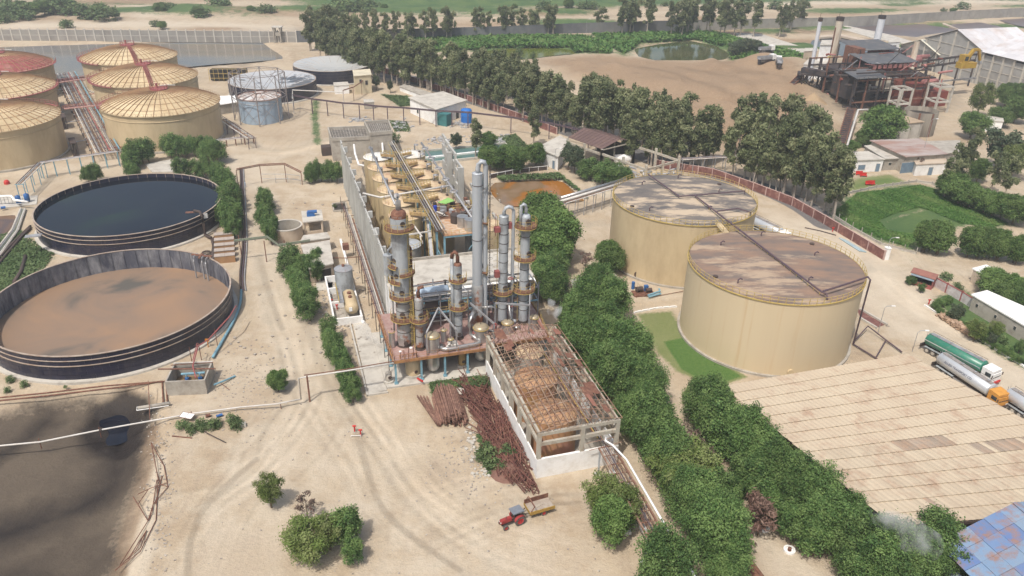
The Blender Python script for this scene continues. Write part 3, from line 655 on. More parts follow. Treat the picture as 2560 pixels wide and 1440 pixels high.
truss_grey = mat('weathered_lattice',(.27,.26,.26),(.2,.15,.13),.8,.7)
pts8 = [(9.0*math.cos(2*PI*k/8+.2), 9.0*math.sin(2*PI*k/8+.2)) for k in range(8)]
for k in range(8):
    a_, b_ = pts8[k], pts8[(k+1) % 8]
    part('post', MB().beam((*a_,0),(*a_,16),.28), truss_grey, t2)
    for z in (8.2, 16): part('ring_beam', MB().beam((*a_,z),(*b_,z),.17), truss_grey, t2)
    part('inner_beam', MB().beam((*a_,16),(a_[0]*.72,a_[1]*.72,16),.12).beam((a_[0]*.72,a_[1]*.72,16),(b_[0]*.72,b_[1]*.72,16),.11), truss_grey, t2)
    for z0, z1_ in ((8.2,16),(.3,8.2)):
        part('brace', MB().beam((*a_,z0),(*b_,z1_),.1), truss_grey, t2); part('brace', MB().beam((*b_,z0),(*a_,z1_),.1), truss_grey, t2)
PO = (-20.0, 107.7); PAZ = 17.5
PF = frame(PO, PAZ)
def pw(a, b, z=0): return PF @ Vector((a, b, z))
def pmb(): return MB(PF)
col_grey = mat('column_cladding', (.42,.45,.47), (.34,.365,.385), .5, .5, metal=.1, dirt=(.17,.16,.155), damt=.3, dscale=.5, stretch=(1,1,.5), spec=.4)
col_rust = mat('rusted_column_cladding', (.40,.41,.41), (.29,.28,.27), .6, .6, metal=.1, dirt=(.25,.10,.05), damt=.42, dscale=.45, soft=.05)
col_smooth = mat('smooth_column', (.43,.46,.49), (.39,.415,.44), .2, .45, metal=.1, dirt=(.26,.26,.26), damt=.2, dscale=.3, stretch=(1,1,.15))
tan_dome = mat('tan_dome', (.42,.35,.24), (.36,.29,.19), .5, .35, metal=.3, spec=.5)
silver = mat('silver_cladding', (.52,.51,.49), (.42,.41,.40), .8, .3, metal=.7, spec=.5)
red_deck = mat('red_deck_plate', (.34,.21,.185), (.29,.17,.15), .6, .7, dirt=(.40,.30,.26), damt=.4, dscale=.8)
platform_mat = mat('brown_platform', (.15,.075,.045), (.11,.06,.04), 1., .8, dirt=(.24,.12,.07), damt=.4, dscale=2)
orange_steel = mat('orange_edge_beam', (.42,.22,.08), (.30,.15,.07), .8, .7, dirt=(.20,.10,.06), damt=.4, dscale=1.5)
ferm = mat('fermenter_paint', (.56,.45,.27), (.51,.40,.24), .3, .5, dirt=(.36,.26,.16), damt=.25, dscale=.4, stretch=(1,1,.3), spec=.35)
ferm_top = mat('fermenter_top', (.60,.48,.31), (.52,.39,.25), .4, .6, dirt=(.34,.19,.12), damt=.34, dscale=.5)
white_top = mat('white_tank_top', (.74,.72,.68), (.62,.60,.55), .5, .6, dirt=(.45,.38,.3), damt=.2)
t = thing('concrete_apron', 'concrete apron under and in front of the raised red deck', 'apron', (*pw(9, 1)[:2], 0), PAZ)
wpart('slab', pmb().prism([(-.3,-.2),(17.2,-.6),(17.4,6),(31,6),(31,18),(-.3,18)], -.3, .35), concrete_pale, t)
wpart('left_path', pmb().prism([(-3.4,-1.0),(-.35,-.6),(-.2,20),(-3.0,34)], -.3, .14), concrete_pale, t)
wpart('kerb', pmb().box(-3.8,-3.5,-1.4,34,-.2,.4).box(-3.8,-.3,-1.4,-1.1,-.2,.3), concrete_pale, t)
DZk = 4.8
t = thing('steel_deck', 'raised red steel deck on blue posts carrying the distillation columns', 'deck', (*pw(14, 8)[:2], 0), PAZ)
wpart('deck_plate', pmb().prism([(1.3,.4),(17.4,.4),(17.6,1.2),(28,1.2),(29,9),(29,16.5),(1.1,16.5)], DZk-.2, DZk), red_deck, t)
for i, q in enumerate([((1.2,.3),(17.5,.3)), ((1.1,.3),(1.0,16.5)), ((28.2,1.2),(29.2,9)), ((29.2,9),(29.2,16.5)), ((17.5,1.1),(28.2,1.1))]):
    wpart('edge_beam', pmb().beam((*q[0],DZk-.15),(*q[1],DZk-.15),.16,.5), orange_steel, t)
for a_, b_ in [(1.4,.5),(5.7,.6),(9.7,.6),(13.6,.6),(17.2,.7),(1.4,6),(1.4,11),(1.4,16),(9,8),(17,8),(24,2),(28,2),(28.5,9),(29,16),(9,16),(17,16)]:
    wpart('post', pmb().box(a_-.16,a_+.16,b_-.16,b_+.16,.3,DZk-.3), sky_blue, t)
    wpart('post_base', pmb().box(a_-.3,a_+.3,b_-.3,b_+.3,.3,.6), sky_blue, t)
def fence_line(pts, h, m, parent, step=1.6, post=.05, r=.035, world=True, rails=(1., .5), conv=pw):
    P = [conv(*p) if conv else Vector(p) for p in pts]
    b = MB()
    for q in rails: b.tube([p+Vector((0,0,h*q)) for p in P], r, 4)
    (wpart if world else part)('guard_rail', b, m, parent)
    k = MB()
    for i in range(len(P)-1):
        n = max(1, round((P[i+1]-P[i]).length/step))
        for j in range(n+1):
            p = P[i].lerp(P[i+1], j/n); k.box(p.x-post,p.x+post,p.y-post,p.y+post,p.z,p.z+h)
    (wpart if world else part)('rail_post', k, m, parent, kind='stuff')
fence_line([(17.4,.5,DZk),(1.3,.4,DZk),(1.1,16,DZk)], 1.0, orange_steel, t, 1.7, .035, .028)
fence_line([(28.1,1.4,DZk),(29.1,9,DZk),(29.1,16,DZk)], 1.0, yellow, t, 1.7, .035, .028)
def column(name, a, b, R, z1, label, m, plats=(), neck=None, bands=(), ladder=None, z0=DZk, topm=None, foot=True, dome=True, group='distillation columns'):
    p = pw(a, b, 0); t = thing(name, label, 'column', (p.x, p.y, z0), PAZ, group); H = z1-z0
    prof = [(R,0),(R,H-.7*R)]
    part('shell', MB().lathe(prof, 28), m, t, True)
    part('head', MB().lathe([(R*1.01,H-.7*R),(R*.9,H-.32*R),(R*.6,H-.08*R),(.02,H)] if dome else [(R*1.02,H-.7*R),(R*1.02,H-.6*R),(.02,H-.45*R)], 28), topm or m, t, True)
    if foot: part('skirt', MB().lathe([(R+.22,0),(R+.22,.15),(R+.04,.15),(R+.04,.6)], 24), dark_steel, t)
    for z in bands: part('band', MB().lathe([(R,z-z0-.04),(R+.05,z-z0-.04),(R+.05,z-z0+.04),(R,z-z0+.04)], 28), dark_steel, t)
    for pl in plats:
        z, a0, a1 = pl[:3]; ro = pl[3] if len(pl) > 3 else .95; z -= z0; a0 = math.radians(a0-PAZ); a1 = math.radians(a1-PAZ)
        n = max(6, int((a1-a0)*5))
        part('platform', MB().lathe([(R+.02,z),(R+ro,z),(R+ro,z-.3),(R+ro-.12,z-.3),(R+ro-.12,z-.12),(R+.02,z-.12)], n, a0=a0, a1=a1), platform_mat, t)
        part('toe_plate', MB().lathe([(R+ro+.03,z-.34),(R+ro+.03,z-.22),(R+ro-.02,z-.22)], n, a0=a0, a1=a1), yellow, t)
        rail_ring(R+ro, z, 1.15, max(8, int(2*PI*(R+ro)/.9)), yellow, a0, a1, parent=t, post=.03, rr=.024)
        mp_ = (a0+a1)/2+.5; part('manhole', MB(Matrix.Rotation(mp_, 4, 'Z')).tube([(R-.05,0,z+.9),(R+.22,0,z+.9)], .42, 12), dark_steel, t)
    if ladder is not None:
        la = math.radians(ladder-PAZ); c, s = math.cos(la), math.sin(la); rr = R+.25
        b_ = MB()
        for w_ in (-.25,.25): b_.tube([(rr*c-w_*s, rr*s+w_*c, .2),(rr*c-w_*s, rr*s+w_*c, H-.5)], .04, 4)
        part('ladder_rail', b_, yellow, t)
        k = MB(); z = .4
        while z < H-.5:
            k.beam((rr*c+.25*s, rr*s-.25*c, z),(rr*c-.25*s, rr*s+.25*c, z),.04); z += .4
        part('rung', k, yellow, t, kind='stuff')
        k = MB(); z = 2.2
        while z < H-1:
            k.torus(((rr+.3)*c,(rr+.3)*s,z), .36, .025, 8, 3); z += 1.1
        part('ladder_cage', k, yellow, t, kind='stuff')
    return t
V = Vector
c1 = column('distillation_column', 3.9, 5.3, 1.22, 29.2, 'leftmost thick grey column with peeling rust at its foot and six yellow railed platforms', col_rust,
    plats=[(26.3,150,395,1.15),(19.9,140,255),(18.6,270,380),(17.2,150,270),(14.3,150,340),(10.2,150,330)], bands=[25.2,24,22.8,21.2,13,11.6,9.2,7.6], ladder=-20, topm=rust)
part('upper_shell', MB().lathe([(1.36,9.5),(1.38,23.2)], 28), col_grey, c1, True)
part('neck', MB().tube([(0,0,24.0),(0,0,25.8),(-.05,.25,26.3),(-.1,.6,26.5),(-.1,.95,26.0)], .42, 12), col_rust, c1, True)
part('side_vessel', MB().cyl(-2.0,.6,.72,13.2,16.6,20).tube([(-2,.6,16.6),(-1.9,.5,17.4),(-1.3,.2,18.2),(-1.0,0,18.2)],.2,8), col_grey, c1)
part('riser_pipe', MB().tube([(1.7,.3,.3),(1.7,.3,17.5),(1.3,.1,18.2)], .18, 8), rust, c1, True)
part('down_pipe', MB().tube([(-1.7,-.2,3.),(-1.7,-.2,8.5),(-1.9,0,13.3)], .14, 8), steel, c1, True)
part('patch', MB(Matrix.Rotation(math.radians(250-PAZ),4,'Z')).box(1.1,1.27,-.5,.5,.3,1.7), silver, c1)
part('lower_manhole', MB(Matrix.Rotation(math.radians(285-PAZ),4,'Z')).tube([(1.1,0,.9),(1.42,0,.9)], .36, 12), dark_steel, c1)
c2 = column('distillation_column', 6.1, 3.2, .66, 14.6, 'short grey column streaked orange rust, right beside the foot of the thickest column', col_rust, plats=[(10.6,150,400,.85)], bands=[12.5,7.4], ladder=200, dome=True)
part('neck', MB().tube([(0,0,9.7),(0,0,10.6),(.1,0,11.4),(.9,.1,11.5)], .3, 10), rust, c2, True)
c3 = column('distillation_column', 13.1, 4.9, .68, 19.2, 'middle short column with a rusty gooseneck and two red railed platforms', col_grey, plats=[(16.2,130,385,.8),(11.1,150,420,.95)], bands=[14.6,9.5,7.5], ladder=180, topm=rust)
part('gooseneck', MB().tube([(0,0,14.2),(0,0,15.4),(-.1,0,16.0),(-.5,.1,16.3),(-.85,.1,16.0),(-.95,.1,15.2)], .32, 10), rust, c3, True)
part('return_pipe', MB().tube([(-.95,.1,15.3),(-.95,.1,.5)], .3, 10), col_grey, c3, True)
part('lower_manhole', MB(Matrix.Rotation(math.radians(285-PAZ),4,'Z')).tube([(.6,0,1.1),(.86,0,1.1)], .34, 12), dark_steel, c3)
c4 = column('distillation_column', 17.0, 7.0, .86, 34.0, 'tallest column, smooth grey with a fat pipe looping over its flat top', col_smooth, plats=[(16.0,-30,20,.9),(25.0,-25,15,.9)], bands=[31.5,22,12.5,9.5], dome=False, ladder=None)
part('loop_pipe', MB().tube([(.05,-.1,28.6),(.05,-.1,29.4),(.2,-.1,30.1),(.6,-.1,30.6),(1.05,-.1,30.4),(1.3,-.1,29.8),(1.32,-.1,28.9),(1.32,-.1,4.0),(1.32,-.1,1.0)], .40, 16), col_smooth, c4, True)
part('lower_sleeve', MB().lathe([(1.0,0),(1.02,8.4),(.87,8.9)], 24), col_rust, c4, True)
b = MB(); k = MB()
for w_ in (-.3,.3): b.tube([(2.15,.2+w_,.2),(2.15,.2+w_,29.5)], .045, 4)
for i in range(60): k.beam((2.15,-.1,.5+i*.48),(2.15,.5,.5+i*.48),.045)
for i in range(22): k.torus((2.35,.2,2.5+i*1.2), .38, .03, 8, 3)
part('ladder_rail', b, dark_steel, c4); part('rung', k, dark_steel, c4, kind='stuff')
for z in (15.2,7.2):
    for q in (-1,1): part('pipe_clamp', MB().beam((.5,-.95,z+q*.5+11),(1.5,-.6,z-q*.5+11),.1), steel, c4)
c5 = column('distillation_column', 21.8, 7.9, .80, 25.8, 'grey banded column with a red nozzle bracket and a gooseneck pipe down its right side', col_grey, plats=[(11.3,170,370,.95)], bands=[24,22.2,20.5,18.8,17,15,13,9.5,8], ladder=175, dome=False)
part('gooseneck', MB().tube([(.0,0,20.6),(.0,0,21.3),(.25,-.05,21.9),(.75,-.1,22.1),(1.3,-.1,21.9),(1.6,-.1,21.3),(1.62,-.1,20.6),(1.62,-.1,.9),(1.7,-.4,.6),(2.2,-1.0,.5)], .30, 12), col_smooth, c5, True)
part('red_bracket', MB().box(-1.7,-.7,-.5,.3,17.8,18.7).box(.7,1.3,-.4,.3,18.2,19.3).beam((-1.4,0,17),(-1.4,0,21),.1), red_rail, c5)
part('red_valve', MB().torus((1.2,-.6,9.0),.4,.1,12,4).torus((1.2,-.6,3.6),.4,.1,12,4).box(-1.6,-.75,-.6,.2,9.4,10.6), red_rail, c5)
c6 = column('distillation_column', 25.4, 7.2, .80, 25.6, 'rightmost grey column with three yellow railed platforms, in front of the big green tree', col_grey, plats=[(23.6,120,420,1.1),(17.7,160,420,1.1),(11.6,170,420,1.1)], bands=[21.6,15.5,13.3,9.4,7.6], ladder=180)
part('gooseneck', MB().tube([(0,0,20.7),(0,0,21.7),(-.15,0,22.3),(-.5,-.1,22.6),(-.85,-.1,22.3),(-.9,-.1,21.6),(-.9,-.1,18.6)], .3, 10), col_smooth, c6, True)
def vessel(a, b, R, z1, label, z0=3.2, cone=2.2, dm=None, bm=None, name='deck_vessel'):
    p = pw(a, b, 0); t = thing(name, label, 'vessel', (p.x, p.y, 0), PAZ, 'domed vessels on the deck')
    part('body', MB().lathe([(.2,z0-cone-.1),(R*.55,z0-cone),(R*.88,z0-cone*.75),(R,z0-cone*.4),(R,z0),(R,z1-.45*R)], 32), bm or silver, t, True)
    part('dome', MB().lathe([(R*1.03,z1-.5*R),(R*1.03,z1-.42*R),(R*.92,z1-.2*R),(R*.6,z1-.05*R),(.02,z1)], 32), dm or tan_dome, t, True)
    part('flange', MB().lathe([(R,z1-.55*R),(R+.1,z1-.55*R),(R+.1,z1-.45*R),(R,z1-.45*R)], 32), yellow, t)
    part('nozzle', MB().cyl(0,.1,.06,z1-.1,z1+.35,6), dark_steel, t)
    return t
vessel(8.0, 2.1, 1.15, 8.2, 'domed silver vessel standing through the deck, nearest the left corner')
vessel(16.6, 3.2, 1.27, 7.9, 'largest tan domed vessel on the deck, right behind the fat silver pipe')
vessel(21.7, 4.5, .95, 7.2, 'tan domed vessel in front of the two right hand columns')
vessel(26.5, 4.3, .75, 7.6, 'small tan domed vessel at the right end of the deck', bm=silver)
vessel(10.4, 4.4, .45, 7.3, 'slim silver drum between the short columns', z0=4.9, cone=.1)
vessel(11.2, 2.6, .42, 6.4, 'small silver drum left of the middle short column', z0=4.9, cone=.1)
vessel(1.7, 5.0, .5, 8.0, 'small drum with a pink lid on the left edge of the deck', z0=4.9, cone=.1, dm=red_deck)
vessel(7.6, 8.5, 1.3, 8.6, 'rusty topped vessel behind the short orange streaked column', dm=rust, bm=col_rust)
for a_, b_, R_, z_, m_, lb in [(4.6,2.6,1.25,4.5,beige,'squat beige drum under the left end of the deck'), (13.2,3.0,.62,4.5,mat('orange_tan_column',(.40,.27,.11),(.34,.22,.09),.6,.5),'tan column leg standing on a white plinth under the deck'), (.3,1.4,.55,2.0,concrete,'small grey drum beside the left corner post of the deck')]:
    p = pw(a_, b_); t = thing('drum_under_deck', lb, 'drum', (p.x, p.y, .35), PAZ)
    part('shell', MB().lathe([(R_,.3),(R_,z_-.2),(.02,z_-.1)], 28), m_, t, True); part('plinth', MB().lathe([(.02,.35),(R_+.3,.35),(R_+.3,-.2)], 20), concrete_pale, t)
    part('manhole', MB(Matrix.Rotation(math.radians(-75),4,'Z')).tube([(R_-.1,0,1.1),(R_+.05,0,1.1)],.3,12), dark_steel, t)
t = thing('silver_pipe', 'fat silver clad pipe bending along the front edge of the deck', 'pipe', pw(12, 1.4, DZk))
wpart('pipe', pmb().tube([(9.6,2.4,5.3),(9.3,1.7,5.3),(9.7,1.2,5.3),(10.5,1.0,5.3),(15.2,1.25,5.35),(15.9,1.45,5.35),(16.05,2.0,5.4),(15.6,2.8,5.6),(14.9,3.7,6.1),(14.75,4.0,7.6),(14.9,4.3,8.6),(15.6,5.0,9.1),(16.3,6.0,9.1)], .36, 14), silver, t, True)
wpart('pipe_band', pmb().torus((12.,1.07,5.0),.01,.02,4,3), dark_steel, t) if False else None
t = thing('deck_side_pipes', 'white elbow pipes and red valves between the right hand vessels on the deck', 'pipes', pw(20, 4, DZk))
wpart('elbow_pipe', pmb().tube([(18.2,3.0,5.2),(18.9,3.2,5.2),(19.1,3.8,5.4),(18.9,4.4,5.6),(18.2,4.6,5.6)],.26,10).tube([(20.2,5.0,5.2),(19.9,5.2,5.3),(19.9,5.4,6),(19.9,5.6,9.2),(19.2,5.8,9.6),(17.5,6.0,9.6)],.24,10).tube([(23.1,5.0,5.2),(24.2,5.0,5.2)],.26,10).tube([(22.8,5.2,5.3),(22.6,6.0,6.4),(22.6,6.6,9)],.2,8), silver, t, True)
wpart('valve', pmb().box(15.3,15.7,3.2,3.6,5.0,6.6).torus((15.5,3.1,6.5),.35,.08,10,4), red_rail, t); wpart('valve', pmb().box(19.2,19.7,4.6,5.0,5,6.8).torus((19.5,4.5,6.7),.35,.08,10,4), red_rail, t)
t = thing('pump_set', 'cluster of white pumps and valves beside the small drum on the deck', 'pumps', pw(11, 1.8, DZk))
b = pmb(); r2 = random.Random(4)
for i in range(14): a_, b_ = 10.3+r2.uniform(0,2.0), 1.9+r2.uniform(0,1.2); b.tube([(a_,b_,DZk+.1+r2.uniform(0,.4)),(a_+r2.uniform(-.6,.6),b_+r2.uniform(-.4,.4),DZk+r2.uniform(.3,1.1))], r2.uniform(.08,.2), 6)
wpart('pump_pipe', b, white_pipe, t, kind='stuff'); wpart('motor', pmb().tube([(11.6,2.1,5.2),(12.3,2.2,5.2)],.26,10), white_pipe, t)
t = thing('hose_rack', 'small red pipe loops with white valve wheels at the left corner of the deck', 'hose rack', pw(3.5, .9, DZk))
wpart('loop', pmb().tube([(2.4,1.0,DZk),(2.4,1.0,6.1),(3.0,1.1,6.2),(3.0,1.1,DZk)],.07,5).tube([(3.8,1.2,DZk),(3.8,1.2,6.4),(4.6,1.3,6.4),(4.6,1.3,DZk)],.07,5), rust, t)
wpart('wheel', pmb().cyl(2.4,1.0,.22,6.1,6.2,10).cyl(4.2,1.2,.26,6.4,6.5,10), whitewash, t)
t = thing('stage_rail', 'little railed step at the front left corner of the deck', 'railing', pw(3.5, .3, DZk)); fence_line([(2.2,.35,DZk),(5.,.4,DZk),(5.,1.,DZk)], 1.1, orange_steel, t, .7)
t = thing('portal_frame', 'three bare grey steel roof portals standing along the front of the deck', 'steel frame', pw(12, 3, DZk))
for a_, h0, h1, b0, b1 in ((6.8,9.0,11.6,.9,4.6),(11.8,8.6,11.8,.9,4.6),(18.3,8.8,11.4,1.0,4.8)):
    wpart('column', pmb().beam((a_,b0,DZk),(a_,b0,h0),.22).beam((a_-.2,b1,DZk),(a_-.2,b1,h1),.22), steel, t)
for p_, q_ in (((6.8,.9,9.0),(9.6,4.6,11.2)),((11.8,.9,8.8),(9.6,4.6,11.4)),((18.3,1.0,9.0),(15.1,4.8,11.4)),((19.6,5.0,10.6),(25.2,3.2,10.4)),((25.2,3.2,10.4),(26.8,8.0,12.0))):
    wpart('rafter', pmb().beam(p_,q_,.22,.3), steel, t)
for a_, b_, h_ in ((19.6,5.0,10.6),(25.2,3.2,10.4),(26.8,8.0,12.0)): wpart('column', pmb().beam((a_,b_,DZk),(a_,b_,h_),.2), steel, t)
t = thing('pipe_gantry', 'crowded gantry of blue and grey pipes behind the distillation columns', 'pipe gantry', pw(14, 13, DZk), 0)
r2 = random.Random(11)
for z in (7.6, 10.2):
    for b_ in (9.6, 12.2, 15.6): wpart('gantry_beam', pmb().beam((6,b_,z),(29,b_,z),.2,.28), steel if z > 8 else sky_blue, t)
    for a_ in (6,11,16,21,26,29): wpart('gantry_beam', pmb().beam((a_,9.6,z),(a_,15.6,z),.16,.24), steel, t)
for a_ in (6,11,16,21,26,29):
    for b_ in (9.6,15.6): wpart('gantry_post', pmb().beam((a_,b_,DZk),(a_,b_,11.2),.2), steel, t)
wpart('grating', pmb().box(6,15,10,15.4,7.7,7.76).box(19,28.8,9.8,12.4,10.3,10.36).box(16,22,12.6,15.4,7.7,7.76), dark_steel, t)
for i in range(16):
    z = r2.choice((5.6,6.4,7.9,8.4,10.5)); b_ = r2.uniform(9.8,15.8); a0 = r2.uniform(4.5,14); a1 = a0+r2.uniform(5,15)
    wpart('rack_pipe', pmb().tube([(a0,b_,z-2),(a0,b_,z),(min(a1,29),b_,z),(min(a1,29),b_+r2.uniform(-2,2),z+r2.uniform(-1,1))], r2.uniform(.07,.2), 6), r2.choice((steel, white_pipe, sky_blue, rust, silver)), t)
for i in range(10):
    a_, b_ = r2.uniform(6,28), r2.uniform(9.5,16); wpart('riser', pmb().tube([(a_,b_,DZk),(a_,b_,r2.uniform(7,12))], r2.uniform(.06,.16), 6), r2.choice((steel, rust, dark_steel, yellow)), t)
fence_line([(6,9.4,7.7),(15,9.4,7.7),(15,15.6,7.7)], 1.0, yellow, t, 1.4, .03, .03); fence_line([(19,9.7,10.3),(29,9.7,10.3),(29,12.6,10.3)], 1.0, yellow, t, 1.4, .03, .03)
t = thing('heat_exchanger', 'pale blue horizontal drum lying behind the thick left column', 'heat exchanger', pw(10, 12, 9))
wpart('shell', pmb().tube([(7.6,13.6,9.6),(7.9,13.6,9.6),(13.2,14.0,9.6),(13.5,14.0,9.6)], [.7,.95,.95,.7], 20), blue_tank_paint, t, True)
wpart('saddle', pmb().box(8.6,8.9,12.9,14.4,7.7,9.2).box(12.2,12.5,13.2,14.8,7.7,9.2), sky_blue, t)
wpart('fitting', pmb().tube([(12.9,14,10.4),(12.9,14,11.5)],.15,6).torus((12.9,14,11.4),.3,.08,8,4), dark_steel, t)
t = thing('distillery_house', 'concrete house with a pale flat roof and white canopy behind the columns', 'building', pw(18, 24, 0), PAZ)
wpart('wall', pmb().box(4.2,31.2,19.2,19.5,0,7.4).box(30.9,31.2,19.5,31,0,7.4).box(4.2,31.2,30.8,31.1,0,7.4).box(4.2,4.5,19.5,31,0,7.4), whitewash, t)
wpart('roof', pmb().box(4.0,31.4,19.0,31.3,7.4,7.7), concrete_pale, t)
wpart('parapet', pmb().box(4.0,31.4,31.1,31.5,7.7,8.2).box(4.0,4.3,19.0,31.1,7.7,7.95), concrete, t)
wpart('canopy', pmb().slab([(4.6,19.0,7.3),(31.4,19.0,7.3),(31.4,16.8,6.5),(4.6,16.8,6.5)], .12), whitewash, t)
for i in range(8): wpart('opening_shade', pmb().box(6+i*3.1,8.2+i*3.1,19.12,19.19,5.0,6.4), dark_inside, t)  # dark panels on a solid wall, the shade of openings put into colour
wpart('roof_pipe', pmb().tube([(9,20.6,7.85),(16,20.9,7.85)],.08,6), rust, t)
louvre = mat('fluted_concrete', (.50,.50,.47), (.42,.42,.395), .25, .9, dirt=(.30,.29,.27), damt=.38, dscale=.4, stretch=(1,1,.25), soft=.15)
t = thing('screen_wall', 'long fluted grey screen wall with a stepped top along the left side of the fermenters', 'screen wall', pw(3.6, 60, 0), PAZ)
nb_ = 26; b0, b1 = 19.5, 99.0
for i in range(nb_):
    y0 = b0+(b1-b0)*i/nb_; y1 = b0+(b1-b0)*(i+1)/nb_; h_ = 12.2 if i > 4 else 13.2
    h_ += (.0, .5, .25)[i % 3] if i > 3 else 0
    wpart('wall_panel', pmb().box(3.45, 3.75, y0+.06, y1-.06, 0, h_), louvre, t)
    wpart('fin', pmb().box(3.2, 3.46, y0-.1, y0+.14, 0, h_+.1), louvre, t)
for i in range(0, nb_, 3):
    y0 = b0+(b1-b0)*i/nb_; wpart('inner_corbel', pmb().box(3.75,4.7,y0-.25,y0+.25,11.2,12.6).box(3.75,4.15,y0-.25,y0+.25,0,11.2), louvre, t)
t = thing('end_wall', 'white buttress slab at the near end of the fluted screen wall', 'wall', pw(4.0, 18, 0), PAZ)
wpart('slab', pmb().prism([(3.3,16.4),(4.5,16.4),(4.5,22.5),(3.3,22.5)], 0, 9.2), whitewash, t)
wpart('coping', pmb().box(3.2,4.6,16.3,22.6,9.2,9.4), concrete_pale, t)
t = thing('open_frame_wall', 'tall bare concrete wall with window openings along the right side of the fermenters', 'wall', pw(31, 60, 0), PAZ)
def holed(a0, a1, b0, b1, h, nz, nm='wall_bay'):
    """one bay of wall with nz openings"""
    b = pmb(); b.box(a0,a1,b0,b0+.75,0,h); zs = [h*(k+.55)/nz for k in range(nz)]; prev = 0
    for k in range(nz):
        lo = h*(k+.38)/nz; hi = h*(k+.80)/nz
        b.box(a0+.02,a1-.02,b0+.75,b1,prev,lo); prev = hi
    b.box(a0+.02,a1-.02,b0+.75,b1,prev,h-.002)
    wpart(nm, b, louvre, t)
bb = 96.5
for i, h_ in enumerate([13.4,13.0,12.6,12.6,11.2,11.2,0,0,10.2,10.2,10.2,10.2,0,10.2,10.2,10.2]):
    if h_: holed(30.4, 30.9, bb-3.9, bb-.05, h_, 3)
    bb -= 3.9
wpart('pilaster', pmb().box(29.0,30.4,71.5,72.1,0,12).box(29.0,30.4,84,84.6,0,12).box(28.6,30.4,50,50.6,0,10), louvre, t)
TA, TB = 11.3, 20.1
def fermenter(a, b, label, z=12.0, R=3.45, white=False, group='beige fermentation tanks', m=ferm, mt=None):
    p = pw(a, b, 0); t = thing('fermentation_tank', label, 'tank', (p.x, p.y, 0), PAZ, group)
    part('shell', MB().lathe([(R,0),(R,z)], 48), m, t, True)
    part('cone_top', MB().lathe([(R+.12,z-.06),(R+.1,z+.03),(.35,z+.85),(.02,z+.9)], 40), mt or (white_top if white else ferm_top), t, True)
    part('manhole', MB().cyl(R*.55,-.4,.32,z+.2,z+.75,10), dark_steel, t)
    sgn = 1 if a < 15 else -1
    part('goose_pipe', MB().tube([(-sgn*1.0,1.3,z+.5),(-sgn*1.0,1.3,z+1.6),(-sgn*1.3,1.5,z+2.0),(-sgn*1.8,1.5,z+1.8)], .2, 8).torus((-sgn*1.4,1.4,z+1.9),.5,.12,12,5), steel, t, True)
    part('walk_duct', MB().beam((sgn*.6,-2.2,z+1.0),(sgn*4.3,-3.4,z+.8),.7,.5), mat_walk, t)
    bz = MB();
    for q in (.0,1.1): bz.tube([(sgn*.6,-2.6+q,z+2.0),(sgn*4.3,-3.8+q,z+1.8)], .035, 4).tube([(sgn*.6,-2.6+q,z+1.6),(sgn*4.3,-3.8+q,z+1.4)], .03, 4)
    part('walk_rail', bz, yellow, t)
    pz = MB()
    for j in range(6):
        f = j/5
        for q in (0,1.1): x_ = sgn*(.6+3.7*f); y_ = -2.6-1.2*f+q; pz.box(x_-.035,x_+.035,y_-.035,y_+.035,z+.8,z+2.0)
    part('rail_post', pz, yellow, t, kind='stuff')
    rail_ring(R-.15, z+.03, .95, 22, yellow, 2.6 if sgn > 0 else -1.2, 4.4 if sgn > 0 else .9, parent=t, post=.03, rr=.025, mid=False)
    return t
mat_walk = mat('ochre_duct', (.50,.36,.17), (.42,.28,.13), .5, .7, dirt=(.20,.10,.06), damt=.35, dscale=1)
ordn = ['rearmost', 'second from the back', 'third from the back', 'fourth from the back', 'fifth from the back', 'sixth from the back']
for i in range(6):
    b_ = 85-8*i
    fermenter(TA, b_, ('white topped' if i == 0 else 'beige')+' fermentation tank, '+ordn[i]+' of the left row', white=(i == 0))
    if i < 5: fermenter(TB, b_, ('white topped' if i == 0 else 'beige')+' fermentation tank, '+ordn[i]+' of the right row', white=(i == 0))
t = thing('header_pipe', 'long grey pipe running over the left row of fermentation tanks', 'pipe', pw(9.5, 60, 13))
wpart('pipe', pmb().tube([(9.7,86.5,14.1),(9.4,46,14.1)], .26, 8), steel, t, True)
wpart('support', pmb().box(9.4,9.6,80,80.2,12.3,14).box(9.4,9.6,72,72.2,12.3,14).box(9.4,9.6,64,64.2,12.3,14).box(9.4,9.6,56,56.2,12.3,14), steel, t)
t = thing('header_pipe', 'long grey pipe running over the right row of fermentation tanks', 'pipe', pw(23, 60, 13))
wpart('pipe', pmb().tube([(23.2,88,13.8),(23.6,30,13.4)], .26, 8), steel, t, True)
for i in range(5): wpart('loop', pmb().torus((23.2,83-8*i,13.9),.75,.16,16,5), steel, t)
t = thing('cross_pipe', 'silver pipe crossing above the fermentation tanks to the screen wall', 'pipe', pw(12, 50, 13))
wpart('pipe', pmb().tube([(4.2,58,12.6),(7.5,54.5,12.6),(23.4,55.5,13.6)], .24, 8), white_pipe, t, True)
t = thing('central_gangway', 'narrow pipe gangway running down the middle between the two rows of fermentation tanks', 'gangway', pw(15.8, 60, 12))
wpart('grating', pmb().box(15.1,16.4,32,90,13.0,13.08), dark_steel, t)
for i, x_ in enumerate((15.0,15.5,16.0,16.5)): wpart('pipe', pmb().tube([(x_,91,13.5+.15*i),(x_+.4,32,13.3+.1*i)], .09, 5), (steel, silver, white_pipe, steel)[i], t)
for i in range(9): wpart('column', pmb().box(15.6,15.9,34+7*i,34.3+7*i,0,13), sky_blue, t)
fence_line([(14.9,90,13.05),(14.9,33,13.05)], .95, yellow, t, 2.2, .03, .025); fence_line([(16.6,90,13.05),(16.6,33,13.05)], .95, yellow, t, 2.2, .03, .025)
